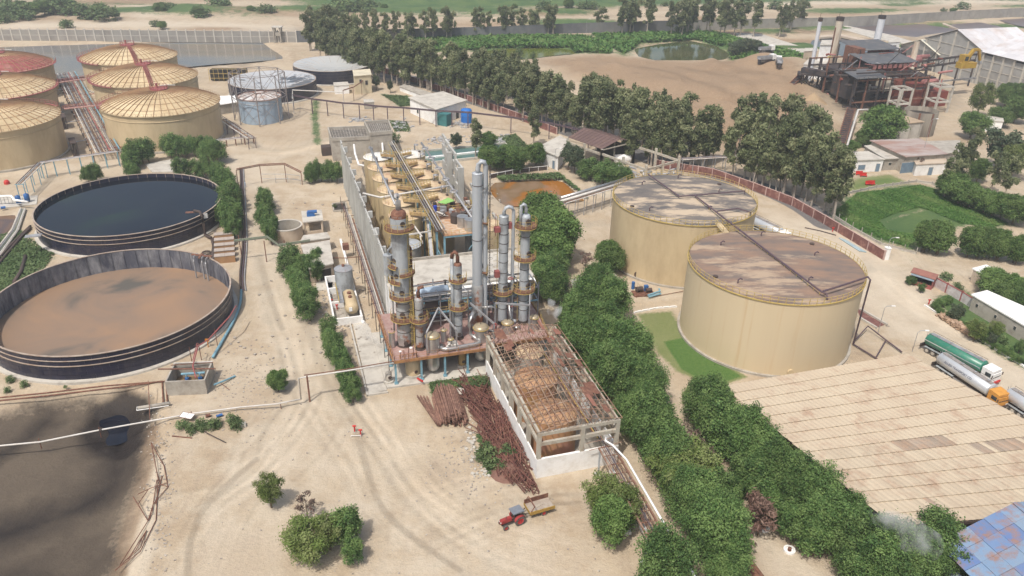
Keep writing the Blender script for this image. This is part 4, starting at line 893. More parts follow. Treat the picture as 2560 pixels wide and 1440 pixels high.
t = thing('service_tower', 'pale blue steel tower with a stained platform between house and fermenters', 'steel tower', pw(20, 37, 0), PAZ)
for a_ in (17,24.6):
    for b_ in (33,41): wpart('post', pmb().beam((a_,b_,0),(a_,b_,11.6),.36), sky_blue, t)
wpart('platform', pmb().box(16.8,24.8,32.8,41.2,11.5,11.65), mat('stained_platform', (.52,.42,.32), (.42,.30,.2), .8, .8, dirt=(.45,.2,.08), damt=.4, dscale=.8), t)
wpart('frame_beam', pmb().beam((17,33,11.3),(24.6,33,11.3),.25,.4).beam((17,41,11.3),(24.6,41,11.3),.25,.4).beam((17,33,11.3),(17,41,11.3),.25,.4).beam((24.6,33,11.3),(24.6,41,11.3),.25,.4).beam((17,33,5.5),(24.6,33,5.5),.2).beam((17,33,5.5),(17,41,5.5),.2), sky_blue, t)
wpart('brace', pmb().beam((17,33,.3),(17,41,5.5),.12).beam((24.6,33,11.3),(22,33,8),.14), sky_blue, t)
fence_line([(24.8,41,11.6),(24.8,32.8,11.6),(16.8,32.8,11.6),(16.8,41,11.6)], 1.05, yellow, t, 1.5, .035, .03)
wpart('stair_flight', pmb().beam((14.6,33,1),(15.8,44,12),.9,.12), steel, t); fence_line([(14.1,33,1),(15.3,44,12)], 1.0, yellow, t, 1.2, .04, .035); fence_line([(15.1,33,1),(16.3,44,12)], 1.0, yellow, t, 1.2, .04, .035)
for a_, b_, R_, z0_, z1_, m_, lb in [(22.6,34.4,1.1,11.65,14.0,silver,'nearest silver drum on the service tower'),(21.6,36.6,1.1,11.65,13.9,silver,'middle silver drum on the service tower'),(20.8,39.0,1.15,11.65,13.4,dark_steel,'dark open drum on the service tower'),
      (27.4,38,3.3,0,10.8,ferm,'squat beige tank right of the service tower, behind the tallest column'), (27.2,46.5,2.6,0,11.2,col_grey,'grey tank top with yellow rails behind the service tower')]:
    p = pw(a_, b_); t = thing('drum', lb, 'drum', (p.x,p.y,z0_), PAZ); part('shell', MB().lathe([(R_,0),(R_,z1_-z0_)],32), m_, t, True); part('lid', MB().lathe([(R_+.04,z1_-z0_-.05),(R_+.04,z1_-z0_+.03),(.02,z1_-z0_+.2)],32), m_ if m_ is not ferm else ferm_top, t)
    if z0_ == 0: rail_ring(R_, z1_, 1.0, 24, yellow, parent=t, post=.03, rr=.03, mid=False)
for a_, b_, R_, z_, lb in [(9.8,37.2,3.1,8.7,'low round tank with a white patched lid and yellow rails behind the thick column'),(11.0,43.5,2.5,7.2,'white lidded tank half hidden behind the thick column')]:
    p = pw(a_, b_); t = thing('lidded_tank', lb, 'tank', (p.x,p.y,0), PAZ)
    part('shell', MB().lathe([(R_,0),(R_,z_)],36), concrete, t, True); part('lid', MB().lathe([(R_+.1,z_),(R_*.5,z_+.4),(.02,z_+.5)],36), col_smooth if b_ < 40 else white_top, t); rail_ring(R_+.2, z_, 1.05, 26, yellow, parent=t, post=.04, rr=.04)
t = thing('strut_frame', 'white steel struts leaning over the lidded tanks', 'steel frame', pw(13, 38, 0));
for p_, q_ in (((8,44,10.5),(16,44.5,10.5)),((8,38.5,10),(15.6,39.5,10)),((11,46,12.5),(13.4,38,9.6)),((13.2,43,9),(16.8,47,12.5)),((13,38,9.8),(13.2,36.6,8.6))): wpart('strut', pmb().beam(p_,q_,.26), white_pipe, t)
t = thing('equipment_heap', 'jumble of hoses, sheets and machinery on the end of the fermenter platforms', 'machinery', pw(21, 45, 11.6)); r2 = random.Random(9)
wpart('base_platform', pmb().box(17,26.5,41.5,50,11.3,11.5), platform_mat, t)
for i in range(46):
    a_, b_ = r2.uniform(17.2,26), r2.uniform(41.8,50); z = 11.5+r2.uniform(0,.8); m_ = r2.choice((steel,dark_steel,rust,yellow,white_pipe,concrete,col_grey))
    b = pmb(); k = r2.random(); L = r2.uniform(.4,2.6); q = r2.uniform(0,PI)
    if k < .6: b.tube([(a_,b_,z),(a_+L*math.cos(q),b_+L*math.sin(q),z+r2.uniform(-.1,.6))], r2.uniform(.05,.18), 6)
    elif k < .8: b.cyl(a_,b_,r2.uniform(.3,.9),11.5,z+.6,12)
    else: b.box(a_,a_+r2.uniform(.5,1.4),b_,b_+r2.uniform(.4,1.2),11.5,z+.4)
    wpart('fitting', b, m_, t)
fence_line([(26.6,50,11.5),(26.6,41.5,11.5)], 1.0, yellow, t, 1.5); fence_line([(17,50,11.5),(17,43,11.5)], 1.0, yellow, t, 1.5); fence_line([(17,46,11.6),(26.5,46,11.6)], 1.0, yellow, t, 1.5)
top('tarpaulin', pmb().slab([(18.6,46.6,13.4),(21.4,48.6,13.5),(22.4,47.2,13.2),(20.2,45.6,13.3)], .08), mat('lime_tarpaulin',(.28,.50,.14),(.22,.42,.12),1.,.7), 'lime green tarpaulin spread over the machinery beside the fermenters', 'tarpaulin')
top('plastic_drum', pmb().cyl(17.9,46.0,.38,11.5,12.9,14), mat('bright_blue_plastic',(.03,.07,.50),None,1,.4), 'bright blue plastic drum left of the lime green tarpaulin', 'drum')
t = thing('wall_pipe_rack', 'bundle of rusty and pale pipes following the foot of the fluted screen wall', 'pipe rack', pw(1.6, 50, 0), PAZ)
for i in range(6): wpart('pipe', pmb().tube([(.9+.33*i,2,4.3-.12*i),(.9+.33*i,20,4.3-.12*i),(.9+.33*i,78-3*i,3.2+.1*i)], (.08,.13,.09,.1,.14,.08)[i], 6), (rust, purple_pipe, steel, white_pipe, rust, steel)[i], t)
for i in range(16): wpart('rack_post', pmb().beam((.8,4+5*i,0),(.8,4+5*i,4.4),.12).beam((.6,4+5*i,3.9 if i < 4 else 3.1),(2.9,4+5*i,3.9 if i < 4 else 3.1),.1), dark_steel, t)
wpart('water_gutter', pmb().box(-1.5,-1.0,22,62,0,.5), whitewash, t)
wpart('red_box', pmb().box(-1.6,-.3,52,53.4,2,3.2), rust, t)
t = thing('tank_bund', 'low white walled bund left of the screen wall', 'bund', pw(-4, 28, 0), PAZ)
bz = pmb(); A0,A1,B0,B1 = -6.6,-1.2,23.0,41.0
for q in ((A0,A0+.3,B0,B1),(A1-.3,A1,B0,B1),(A0,A1,B0-.3,B0),(A0,A1,B1,B1+.3),(A0+.3,A1-.3,29.5,29.8),(A0+.3,A1-.3,35.5,35.8)): wpart('bund_wall', pmb().box(*q,0,1.5), whitewash, t)
wpart('bund_floor', pmb().box(A0+.3,A1-.3,B0,B1,-.1,.12), concrete, t)
p = pw(-3.2, 34.0); t = thing('grey_tank', 'upright grey steel tank inside the white walled bund', 'tank', (p.x,p.y,.12)); part('shell', MB().lathe([(1.75,0),(1.75,6.2)],36), col_grey, t, True); part('top', MB().lathe([(1.8,6.15),(1.8,6.25),(.3,6.7),(.02,6.7)],36), steel, t); part('nozzle', MB().cyl(0,0,.3,6.6,7.1,10), rust, t)
t = thing('bullet_tank', 'tan horizontal bullet tank with a yellow ladder inside the white walled bund', 'tank', pw(-3.0, 26.5, .12))
wpart('shell', pmb().tube([(-2.9,24.2,2.2),(-2.9,24.5,2.2),(-2.9,25.0,2.2),(-2.9,30.4,2.2),(-2.9,30.9,2.2),(-2.9,31.2,2.2)], [.6,1.05,1.3,1.3,1.05,.6], 24), beige, t, True)
wpart('saddle', pmb().box(-4,-1.8,25.6,25.9,.1,1.6).box(-4,-1.8,29.6,29.9,.1,1.6), concrete, t); wpart('manhole', pmb().cyl(-2.9,28.6,.4,3.3,3.8,12).cyl(-2.9,27.0,.35,3.3,3.8,12), rust, t)
wpart('gangway', pmb().beam((-4.6,25,3.6),(-4.6,31.5,3.6),.8,.1), steel, t); fence_line([(-5.1,25,3.6),(-5.1,31.5,3.6)], 1.1, yellow, t, .8)
wpart('label_plate', pmb().box(-3.5,-2.9,24.12,24.2,2.0,2.8), whitewash, t)
t = shed = thing('frame_shed', 'white walled concrete shed whose rusted roof frame has lost its sheets', 'shed', (*pw(22.5, -14)[:2], 0), PAZ)
A0, A1, B0, B1, SH = 16.6, 28.7, -27.4, -.4, 7.75
cream = mat('bare_concrete_frame', (.45,.42,.35), (.38,.35,.29), .5, .9, dirt=(.28,.2,.14), damt=.3, dscale=.8, stretch=(1,1,.4))
truss_m = mat('rusty_truss', (.27,.16,.11), (.18,.10,.07), .8, .8, dirt=(.40,.33,.26), damt=.35, dscale=.7)
pale_truss = mat('pale_purlin', (.31,.23,.165), (.22,.13,.085), .6, .8)
wpart('front_wall', pmb().box(A0-.12,A1+.12,B0-.13,B0+.25,0,3.3), whitewash, t)
wpart('left_wall', pmb().box(A0-.12,A0+.1,B0+.26,B1,0,3.1), whitewash, t)
wpart('right_wall', pmb().box(A1-.25,A1,B0+.26,B1,0,3.2), whitewash, t)
wpart('floor', pmb().box(A0,A1,B0,B1,-.1,.1), concrete, t)
nb_ = 6
for i in range(nb_+1):
    y = B0+.2+(B1-B0-.4)*i/nb_
    for x_ in (A0+.2, A1-.2): wpart('post', pmb().box(x_-.28,x_+.28,y-.28,y+.28,0,SH), cream, t)
wpart('post', pmb().box(22.9,23.5,B0-.08,B0+.45,0,SH), cream, t)
for z0, z1 in ((5.55,6.1),(SH-.5,SH+.02)):
    wpart('beam', pmb().box(A0-.02,A1+.02,B0-.04,B0+.36,z0,z1), cream, t)
    for x_ in (A0+.2, A1-.2): wpart('beam', pmb().box(x_-.17,x_+.17,B0+.4,B1,z0,z1), cream, t)
ridge = SH+1.3; mid = (A0+A1)/2
def rz(a): return SH+.15+1.2*(1-abs(a-mid)/((A1-A0)/2+.5))
NT = 13
for i in range(NT):
    y = B0+.05+(B1-B0-.1)*i/(NT-1); b = pmb()
    b.tube([(A0-.4,y,rz(A0-.4)),(mid,y,rz(mid)),(A1+.4,y,rz(A1+.4))], .07, 4)
    b.tube([(A0-.2,y,SH-.25),(A1+.2,y,SH-.25)], .06, 4)
    for k in range(12):
        a_ = A0+(A1-A0)*k/12; a2 = A0+(A1-A0)*(k+.5)/12; a3 = A0+(A1-A0)*(k+1)/12
        b.beam((a_,y,SH-.25),(a2,y,rz(a2)),.06).beam((a2,y,rz(a2)),(a3,y,SH-.25),.06)
    wpart('truss', b, truss_m if i % 3 else pale_truss, t)
r2 = random.Random(21)
for k in range(15):
    a_ = A0-.3+(A1-A0+.6)*k/14; z = rz(a_)+.12; y0 = B0-.1;
    segs = [(y0, B1+.1)] if r2.random() < .7 else [(y0, y0+r2.uniform(8,14)), (y0+r2.uniform(15,18), B1)]
    for s0, s1 in segs:
        n = 6; wpart('purlin', pmb().tube([(a_+r2.uniform(-.08,.08),s0+(s1-s0)*j/n,z+r2.uniform(-.06,.1)) for j in range(n+1)], .075, 4), truss_m if k % 2 or k > 9 else pale_truss, t)
for i in range(20):      # last sheets and loose strips left on the frame
    a_ = r2.uniform(A0+.5, A1-1.5) if i < 8 else r2.uniform(mid+.5, A1-.8); y = r2.uniform(B1-9, B1-1.5) if i < 8 else r2.uniform(B0+1, B1-3); L = r2.uniform(1.0,3.2); W = r2.uniform(.5,1.1)
    q = [(a_,y,rz(a_)+.25),(a_+W,y+r2.uniform(-.2,.2),rz(a_+W)+.25),(a_+W,y+L,rz(a_+W)+.28),(a_,y+L,rz(a_)+.28)]
    wpart('roof_sheet', pmb().slab(q,.04), rust if i % 4 else mat('faded_red_sheet%d'%i,(.30,.14,.10),(.22,.1,.07),1.,.8), t)
for i in range(26):
    a_ = r2.uniform(A0+1, A1-1); y = r2.uniform(B0+2, B1-2); wpart('loose_bar', pmb().tube([(a_,y,SH+.1),(a_+r2.uniform(-2,2),y+r2.uniform(-3,3),SH+r2.uniform(.3,1.4))], .05, 4), truss_m, t)
ot = mat('orange_tank_steel', (.42,.25,.10), (.34,.19,.08), .35, .6, dirt=(.45,.22,.15), damt=.5, dscale=.3)
ott = mat('peach_tank_top', (.40,.235,.135), (.33,.17,.09), .5, .7, dirt=(.45,.30,.17), damt=.4, dscale=.5)
for a_, b_, R_, lb in ((21.0,-21.6,3.35,'orange tan tank with a peach top inside the roofless shed, nearest the front wall'),(21.2,-12.6,3.35,'orange tan tank with a peach top inside the roofless shed, in the middle'),(22.6,-5.0,2.4,'grey lidded tank at the back of the roofless shed')):
    p = pw(a_, b_); q = thing('shed_tank', lb, 'tank', (p.x,p.y,.1), PAZ); z_ = 6.4
    part('shell', MB().lathe([(R_,0),(R_,z_)],40), ot if b_ < -8 else concrete, q, True); part('domed_top', MB().lathe([(R_+.02,z_-.02),(R_*.8,z_+.42),(R_*.4,z_+.7),(.02,z_+.78)],40), ott if b_ < -8 else ferm_top, q, True)
    for k in range(10): a2 = 2*PI*k/10; part('top_rib', MB().tube([((R_-.05)*math.cos(a2),(R_-.05)*math.sin(a2),z_+.08),(R_*.5*math.cos(a2),R_*.5*math.sin(a2),z_+.7),(.3*math.cos(a2),.3*math.sin(a2),z_+.82)],.06,4), rust, q)
for i in range(5): wpart('inner_pipe', pmb().tube([(A1-1.2-.5*i,B0+1,2.5+.6*i),(A1-1.4-.5*i,B1-1,2.6+.6*i)],.1,6), (rust,steel,dark_steel,yellow,rust)[i], t)
for x0, x1 in ((25.6,28.6),): wpart('lower_roof_frame', pmb().tube([(24,-28.2,3.9),(29,-28,4.2)],.07,4).tube([(24,-27,4.2),(29,-27,4.5)],.07,4), truss_m, t)
scrap1 = mat('brown_scrap_steel', (.20,.105,.08), (.145,.078,.06), .9, .85, dirt=(.33,.2,.14), damt=.35, dscale=1.5, rand=.22)
bar = MB().box(-.11,.11,-4.6,4.6,0,.1).box(-.04,.04,-4.6,4.6,.1,.3).box(-.11,.11,-4.6,4.6,.3,.38).mesh('steel_section', scrap1)
t = thing('steel_section_stack', 'tidy stack of rust brown steel sections lying on the sand in front of the deck', 'scrap stack', (*g(1125,1020)[:2], 0), 0)
ang = math.atan2(*(g(1085,975)-g(1140,1090))[:2][::-1]) if False else None
p0 = g(1098, 975); p1 = g(1130, 1085); d = (p1-p0); az = math.atan2(d.y, d.x)-PI/2
ctr = g(1124, 1025); perp = Vector((math.cos(az), math.sin(az), 0)); inv_ = wm(t).inverted()
for lay in range(5):
    n = 17-lay*2
    for i in range(n):
        o = (i-(n-1)/2)*.28+r2.uniform(-.05,.05); q = inv_ @ (ctr+perp*o+Vector((-math.sin(az),math.cos(az),0))*r2.uniform(-.8,.5)); piece('steel_section', bar, t, (q.x, q.y, .05+lay*.39), (0, r2.uniform(-.04,.04), az+r2.uniform(-.025,.025)), (1,r2.uniform(.75,1.02),1))
for i in range(4):
    q = inv_ @ (ctr+perp*(2.6+.35*i)); piece('steel_section', bar, t, (q.x, q.y, .1+.15*i), (0.02,0,az+.10+.04*i), (.9,.9,.9))
tr1 = mat('scrap_truss_steel', (.17,.07,.055), (.12,.05,.042), .9, .9, dirt=(.26,.15,.10), damt=.3, dscale=1.5, rand=.25)
def lattice(L, w_=.7):
    b = MB()
    for x_ in (-w_/2,w_/2):
        for z in (.05,w_*.7): b.beam((x_,-L/2,z),(x_,L/2,z),.11)
    n = int(L/.7)
    for k in range(n):
        y = -L/2+L*k/n; y2 = y+L/n
        b.beam((-w_/2,y,.05),(w_/2,y2,w_*.7),.06).beam((w_/2,y,.05),(-w_/2,y2,.05),.06).beam((w_/2,y,w_*.7),(w_/2,y2,.05),.06).beam((-w_/2,y,w_*.7),(w_/2,y2,w_*.7),.06)
    return b.mesh('lattice_girder', tr1)
lat = [lattice(9), lattice(6.5,.6), lattice(12,.8)]
t = thing('scrap_truss_heap', 'tangled heap of dark rusted roof girders along the white shed wall', 'scrap heap', (*g(1250,1060)[:2],0))
inv_ = wm(t).inverted(); za = math.radians(PAZ)
for i in range(46):
    f = i/46; a_ = 16.0-r2.uniform(.4,4.2)*(1 if f < .7 else .6); b_ = -25.5+r2.uniform(0,22); p = inv_ @ pw(a_, b_); k = r2.choice((0,1,1,2))
    piece('lattice_girder', lat[k], t, (p.x,p.y,r2.uniform(0,.9)), (r2.uniform(-.08,.08), r2.uniform(-.6,.6), za+r2.gauss(.12,.22)))
for i in range(60):
    a_ = 15.6-r2.uniform(0,4.6); b_ = -25.5+r2.uniform(0,23); p = pw(a_, b_, r2.uniform(.1,1.2)); L = r2.uniform(1.5,6); an = za+PI/2+r2.gauss(.1,.35)
    q = p+Vector((math.cos(an)*L, math.sin(an)*L, r2.uniform(-.5,.5))); q.z = max(.05, q.z); wpart('loose_bar', MB().beam(p, q, r2.uniform(.06,.14)), tr1 if i % 9 else pale_truss, t)
top('plastic_sheet', MB(frame(g(1142,968),20)).slab([(-.5,-.3,.5),(.6,-.2,.6),(.4,.6,.8),(-.3,.4,.7)],.05), bpy.data.materials['lime_tarpaulin'], 'scrap of lime green sheet on the end of the steel section stack', 'sheet')
top('manhole_cover', MB(frame(g(1148,985),0)).lathe([(.95,.5),(.97,.6),(.3,.72),(.02,.72)],20), concrete_pale, 'round pinkish concrete lid lying beside the steel section stack', 'lid')
top('earth_heap', MB(frame(g(1268,1180),0)).lathe([(2.6,-.05),(1.9,.45),(1.0,.9),(.3,1.1),(.02,1.12)],14,cap=False), mat('dark_red_earth',(.20,.11,.085),(.15,.08,.06),1.2,.95,bump=.6), 'small heap of dark red earth at the corner of the white shed', 'earth heap', smooth=True)
b = MB();
for i in range(90):
    u, v = r2.choice([(1215+r2.gauss(0,18),1185+r2.gauss(0,8)),(1180+r2.gauss(0,6),1110+r2.gauss(0,25)),(1205+r2.gauss(0,7),955+r2.gauss(0,12))]); p = g(u,v); s_ = r2.uniform(.08,.28); b.T = frame(p, r2.uniform(0,360)); b.box(-s_,s_,-s_*.7,s_*.8,-.05,s_)
b.T = None
top('rubble', b, concrete_pale, 'pale stones scattered round the scrap heap', 'rubble', kind='stuff')
red_body = mat('tractor_red', (.33,.045,.045), (.26,.045,.04), 2., .55); tyre = mat('dusty_tyre', (.14,.125,.11), (.08,.075,.07), 3., .9); rimred = mat('wheel_red',(.45,.04,.04),None,2,.5)
grey_tarp = mat('grey_canopy', (.19,.21,.24), (.15,.165,.19), 2., .7); ochre = mat('trailer_ochre', (.42,.27,.05), (.33,.2,.05), 2., .6, dirt=(.2,.12,.07), damt=.3, dscale=4); trailer_bed = mat('dusty_bed', (.40,.35,.29), (.30,.24,.19), 1.5, .9)
def wheel(parent, x, y, r, w_, lab=None):
    t_ = MB(); n = 24
    t_.T = Matrix.Translation((x,y,r)) @ Matrix.Rotation(PI/2, 4, 'X')
    t_.lathe([(r*.62,-w_/2),(r*.93,-w_/2),(r,-w_/4),(r,w_/4),(r*.93,w_/2),(r*.62,w_/2),(r*.62,-w_/2)], n); o = part('wheel', t_, tyre, parent)
    q = MB(); q.T = t_.T; q.lathe([(r*.62,-w_/2+.03),(r*.5,-w_*.2),(r*.15,-w_*.2),(r*.15,-w_/2),(.01,-w_/2)], 16).lathe([(r*.62,w_/2-.03),(r*.5,w_*.2),(r*.15,w_*.2),(r*.15,w_/2),(.01,w_/2)], 16); part('rim', q, rimred, o)
    lug = MB(); lug.T = t_.T
    if r > .6:
        for k in range(20): a_ = 2*PI*k/20; lug.beam((r*math.cos(a_),r*math.sin(a_),-w_/2+.02),(r*math.cos(a_+.12),r*math.sin(a_+.12),w_/2-.02),.06)
        part('tread', lug, tyre, o)
    return o
pa, pb = g(1256,1316), g(1300,1298); az = math.degrees(math.atan2(pa.y-pb.y, pa.x-pb.x))
cc = (g(1272,1312)+g(1290,1306))/2
tr_o = thing('tractor', 'red tractor with a grey canopy parked on the open sand', 'tractor', (cc.x, cc.y, 0), az)
part('hood', MB().box(.2,1.75,-.28,.28,.85,1.32).box(1.75,1.85,-.24,.24,.8,1.25).box(.3,1.6,-.22,.22,1.32,1.38), red_body, tr_o)
part('chassis', MB().box(-1.1,1.7,-.2,.2,.5,.85).box(-1.3,-.6,-.35,.35,.55,1.0), dark_steel, tr_o)
part('front_axle', MB().box(1.25,1.45,-.7,.7,.42,.6), dark_steel, tr_o)
part('seat', MB().box(-.75,-.3,-.25,.25,1.0,1.15).box(-.82,-.72,-.25,.25,1.1,1.55), dark_steel, tr_o)
for s in (-1,1):
    f = MB();
    f.lathe([(.82,-.22*1),(.82,.22)],10,a0=.25,a1=2.7); f.T=None; f.v=[(v[0]-.75, s*.66+v[2], v[1]+.72) for v in f.v]; part('mudguard', f, red_body, tr_o)
part('steering_wheel', MB(Matrix.Translation((.0,0,1.55)) @ Matrix.Rotation(-.7,4,'Y')).torus((0,0,0),.2,.025,14,4), dark_steel, tr_o)
part('exhaust', MB().tube([(1.1,.18,1.3),(1.1,.18,1.95)],.04,6), dark_steel, tr_o)
for x_, y_ in ((-1.15,-.5),(-1.15,.5),(.05,-.5),(.05,.5)): part('canopy_post', MB().beam((x_,y_,.9),(x_,y_,2.1),.05), dark_steel, tr_o)
part('canopy', MB().slab([(-1.4,-.68,2.1),(.25,-.68,2.16),(.25,.68,2.16),(-1.4,.68,2.1)],.07).box(-1.35,.2,-.64,.64,2.14,2.2), grey_tarp, tr_o)
for s in (-1,1): wheel(tr_o, -.75, s*.68, .75, .36); wheel(tr_o, 1.35, s*.66, .4, .2)
part('headlight', MB().tube([(1.85,-.2,1.1),(1.9,-.2,1.1)],.09,8), whitewash, tr_o); part('headlight', MB().tube([(1.85,.2,1.1),(1.9,.2,1.1)],.09,8), whitewash, tr_o)
pa, pb = g(1318,1290), g(1380,1272); az2 = math.degrees(math.atan2(pa.y-pb.y, pa.x-pb.x)); cc = g(1348,1278)
tl = thing('farm_trailer', 'ochre two wheeled trailer with an open tailgate frame hitched behind the red tractor', 'trailer', (cc.x, cc.y, 0), az2)
part('bed', MB().box(-1.75,1.75,-1.05,1.05,.85,.97), trailer_bed, tl)
part('chassis', MB().beam((-1.6,-.5,.75),(1.6,-.5,.75),.14).beam((-1.6,.5,.75),(1.6,.5,.75),.14).beam((0,-.95,.5),(0,.95,.5),.12), dark_steel, tl)
part('side_board', MB().box(-1.77,1.77,1.05,1.11,.82,1.35), ochre, tl); part('side_board', MB().box(-1.77,1.77,-1.11,-1.05,.82,1.7), rust, tl)
part('front_board', MB().box(1.77,1.83,-1.1,1.1,.82,1.2), ochre, tl)
part('tailgate_frame', MB().beam((1.75,-1.05,1.2),(1.2,-1.05,2.1),.09).beam((1.75,1.05,1.2),(1.2,1.05,2.1),.09).beam((1.2,-1.05,2.1),(1.2,1.05,2.1),.12), rust, tl)
part('tow_bar', MB().beam((1.8,-.6,.7),(3.1,0,.6),.1).beam((1.8,.6,.7),(3.1,0,.6),.1), dark_steel, tl)
for s in (-1,1): wheel(tl, -.25, s*.9, .42, .22)
part('load_plank', MB(Matrix.Rotation(.3,4,'Z')).box(-.6,.5,-.25,.1,.97,1.05), cream, tl)
t = thing('pipe_bridge', 'long rusty pipe bridge on grey legs running from the shed to the bottom edge', 'pipe bridge', (*g(1600,1300)[:2],0))
a0_, a1_ = g(1497,1120,4.6), g(1672,1440,4.6); a1_ = a0_+(a1_-a0_)*1.35
dr = (a1_-a0_).normalized(); pr = Vector((-dr.y, dr.x, 0)); L = (a1_-a0_).length
if pr.x < 0: pr = -pr
for s in (0,2.2): wpart('girder', MB().beam(a0_+pr*s, a1_+pr*s, .2,.28), truss_m, t)
n = int(L/1.8)
for i in range(n+1): p = a0_+dr*(L*i/n); wpart('cross_beam', MB().beam(p, p+pr*2.3+Vector((0,0,0)), .12,.14), truss_m, t)
for j, (o, r_, m_) in enumerate(((.4,.06,rust),(.65,.05,rust),(.95,.08,purple_pipe),(1.3,.05,rust),(1.6,.06,pale_truss),(1.9,.05,rust))):
    wpart('pipe', MB().tube([a0_+pr*o+Vector((0,0,.2)), a0_+dr*L*.5+pr*(o+.05)+Vector((0,0,.17)), a1_+pr*o+Vector((0,0,.2))], r_, 5), m_, t)
wp_ = [a0_+pr*1.2-dr*.6+Vector((0,0,1.2)), a0_+pr*.9+Vector((0,0,1.1)), a0_+pr*1.6+dr*1.0+Vector((0,0,1.0)), a0_+pr*2.5+dr*4+Vector((0,0,.7)), a1_+pr*2.5+Vector((0,0,.7))]
t2 = thing('white_pipe', 'white painted pipe along the right edge of the rusty pipe bridge', 'pipe', tuple(a0_)); wpart('pipe', MB().tube(wp_, .15, 8), mat('bright_white_pipe',(.78,.78,.77),(.7,.7,.69),1,.5), t2, True)
for i in range(6):
    p = a0_+dr*(.6+i*5.6)
    for s in (0,2.2): wpart('leg', MB().beam((p.x+pr.x*s,p.y+pr.y*s,.3),(p.x+pr.x*s,p.y+pr.y*s,4.5),.26), col_grey, t); wpart('leg_base', MB(frame((p.x+pr.x*s,p.y+pr.y*s,0),15)).box(-.4,.4,-.4,.4,-.1,.5), whitewash, t)
top('pipe_lagging_drum', MB().tube([g(1683,1425,.6), g(1720,1470,.6)], .35, 10).tube([g(1672,1422,.5), g(1708,1470,.5)], .2, 8), rust, 'rusty pipes lying on the ground at the bottom edge, right of the pipe bridge', 'pipes') if False else None
t = thing('ground_pipes', 'three brown pipes lying side by side near the bottom edge by the paved yard', 'pipes', g(1870,1420))
for i, dx in enumerate((0,14,26)): wpart('pipe', MB().tube([g(1848+dx,1400,.35), g(1900+dx,1470,.35)], .28 if i != 1 else .42, 10), rust, t)
q = [g(425,1020), g(531,1015), g(530,910), g(432,915)]
cx = sum(q, V())/4; dx = (q[1]-q[0]); az = math.degrees(math.atan2(dx.y, dx.x)); t = thing('pump_pit', 'open topped grey concrete pump pit beside the dark pool', 'pump pit', (cx.x, cx.y, 0), az)
LW, LD, LH = 6.2, 5.6, 2.7
for nm, bx in (('front_wall',(-LW/2,LW/2,-LD/2,-LD/2+.25)),('back_wall',(-LW/2,LW/2,LD/2-.25,LD/2)),('left_wall',(-LW/2,-LW/2+.25,-LD/2+.25,LD/2-.25)),('right_wall',(LW/2-.25,LW/2,-LD/2+.25,LD/2-.25))):
    part(nm, MB().box(*bx,-.3,LH), concrete, t)
part('sludge_floor', MB().box(-LW/2+.25,LW/2-.25,-LD/2+.25,LD/2-.25,-.2,.15), mat('muddy_floor',(.25,.17,.09),(.16,.11,.07),.8,.6), t)
part('coping', MB().box(-LW/2-.05,LW/2+.05,LD/2-.3,LD/2+.05,LH,LH+.06), concrete_pale, t)
t2 = thing('pump', 'blue pumps under a pale blue manifold inside the concrete pump pit', 'pumps', (cx.x, cx.y, .15), az)
for x_ in (-.6,1.5):
    part('pump_body', MB().cyl(x_,.1,.32,0,1.3,12).tube([(x_,.1,.4),(x_,-1.0,.4)],.2,8), blue_paint, t2); part('riser', MB().cyl(x_,.1,.13,1.3,1.9,8), sky_blue, t2); part('motor', MB().tube([(x_-.5,.5,.8),(x_+.5,.6,.8)],.25,10), dark_steel, t2)
part('manifold', MB().tube([(-1.4,.2,1.95),(2.3,.4,1.95)],.2,8), sky_blue, t2)
part('debris', MB().tube([(1.6,-1.8,.2),(2.7,.6,.5)],.14,6).tube([(1.9,-2,.2),(2.8,-.4,.4)],.1,6).tube([(2.2,-1.8,.3),(2.8,1.4,.6)],.1,6), steel, t2, kind='stuff')
t2 = thing('lying_girder', 'long rusty bar laid across the top of the pump pit', 'steel bar', (cx.x, cx.y, LH), az)
part('bar', MB().beam((-5.1,.9,.12),(4.1,.3,.12),.22,.14), rust, t2)
t2 = thing('lying_girder', 'thin rusty bar across the back of the pump pit', 'steel bar', (cx.x, cx.y, LH), az); part('bar', MB().beam((-3.4,2.0,.08),(3.3,2.3,.1),.1), rust, t2)
t2 = thing('red_pipe_frame', 'dark red pipe climbing on thin props from the pump pit over the basin wall', 'pipe', (cx.x, cx.y, 0))
wpart('pipe', MB().tube([g(490,945,2.5), g(482,915,3.2), g(495,865,3.4), g(520,850,3.6), g(575,790,4.6), g(590,765,4.6)], .12, 6).tube([g(482,900,3), g(493,858,3)], .08, 5), red_rail, t2)
for u, v, z in ((504,900,3.4),(545,870,4.0),(480,905,3.0)): wpart('prop', MB().beam(g(u,v), g(u,v)+V((0,0,z)), .1), rust, t2)
t2 = thing('teal_pipe', 'pale teal pipe curving round the foot of the sludge basin to the pump pit', 'pipe', g(560, 860))
pts = smooth([g(532,893,.4), g(560,845,.4), g(585,800,.4), g(600,760,.4), g(603,725,.4)], 4); wpart('pipe', MB().tube([tuple(p) for p in pts], .26, 8), sky_blue, t2, True)
t2 = thing('black_hose', 'black hose looping from the teal pipe along the road', 'hose', g(610, 700)); pts = smooth([g(603,725,.3), g(600,690,.3), g(607,600,.3), g(604,500,.3), g(600,420,.3)], 5); wpart('pipe', MB().tube([tuple(p) for p in pts], .22, 7), dark_steel, t2, True)
for k, dx in enumerate((7,12)): wpart('pipe', MB().tube([tuple(V(p)+V((.5+.45*k,0,-.05))) for p in pts], .13, 6), (purple_pipe,steel)[k], t2)
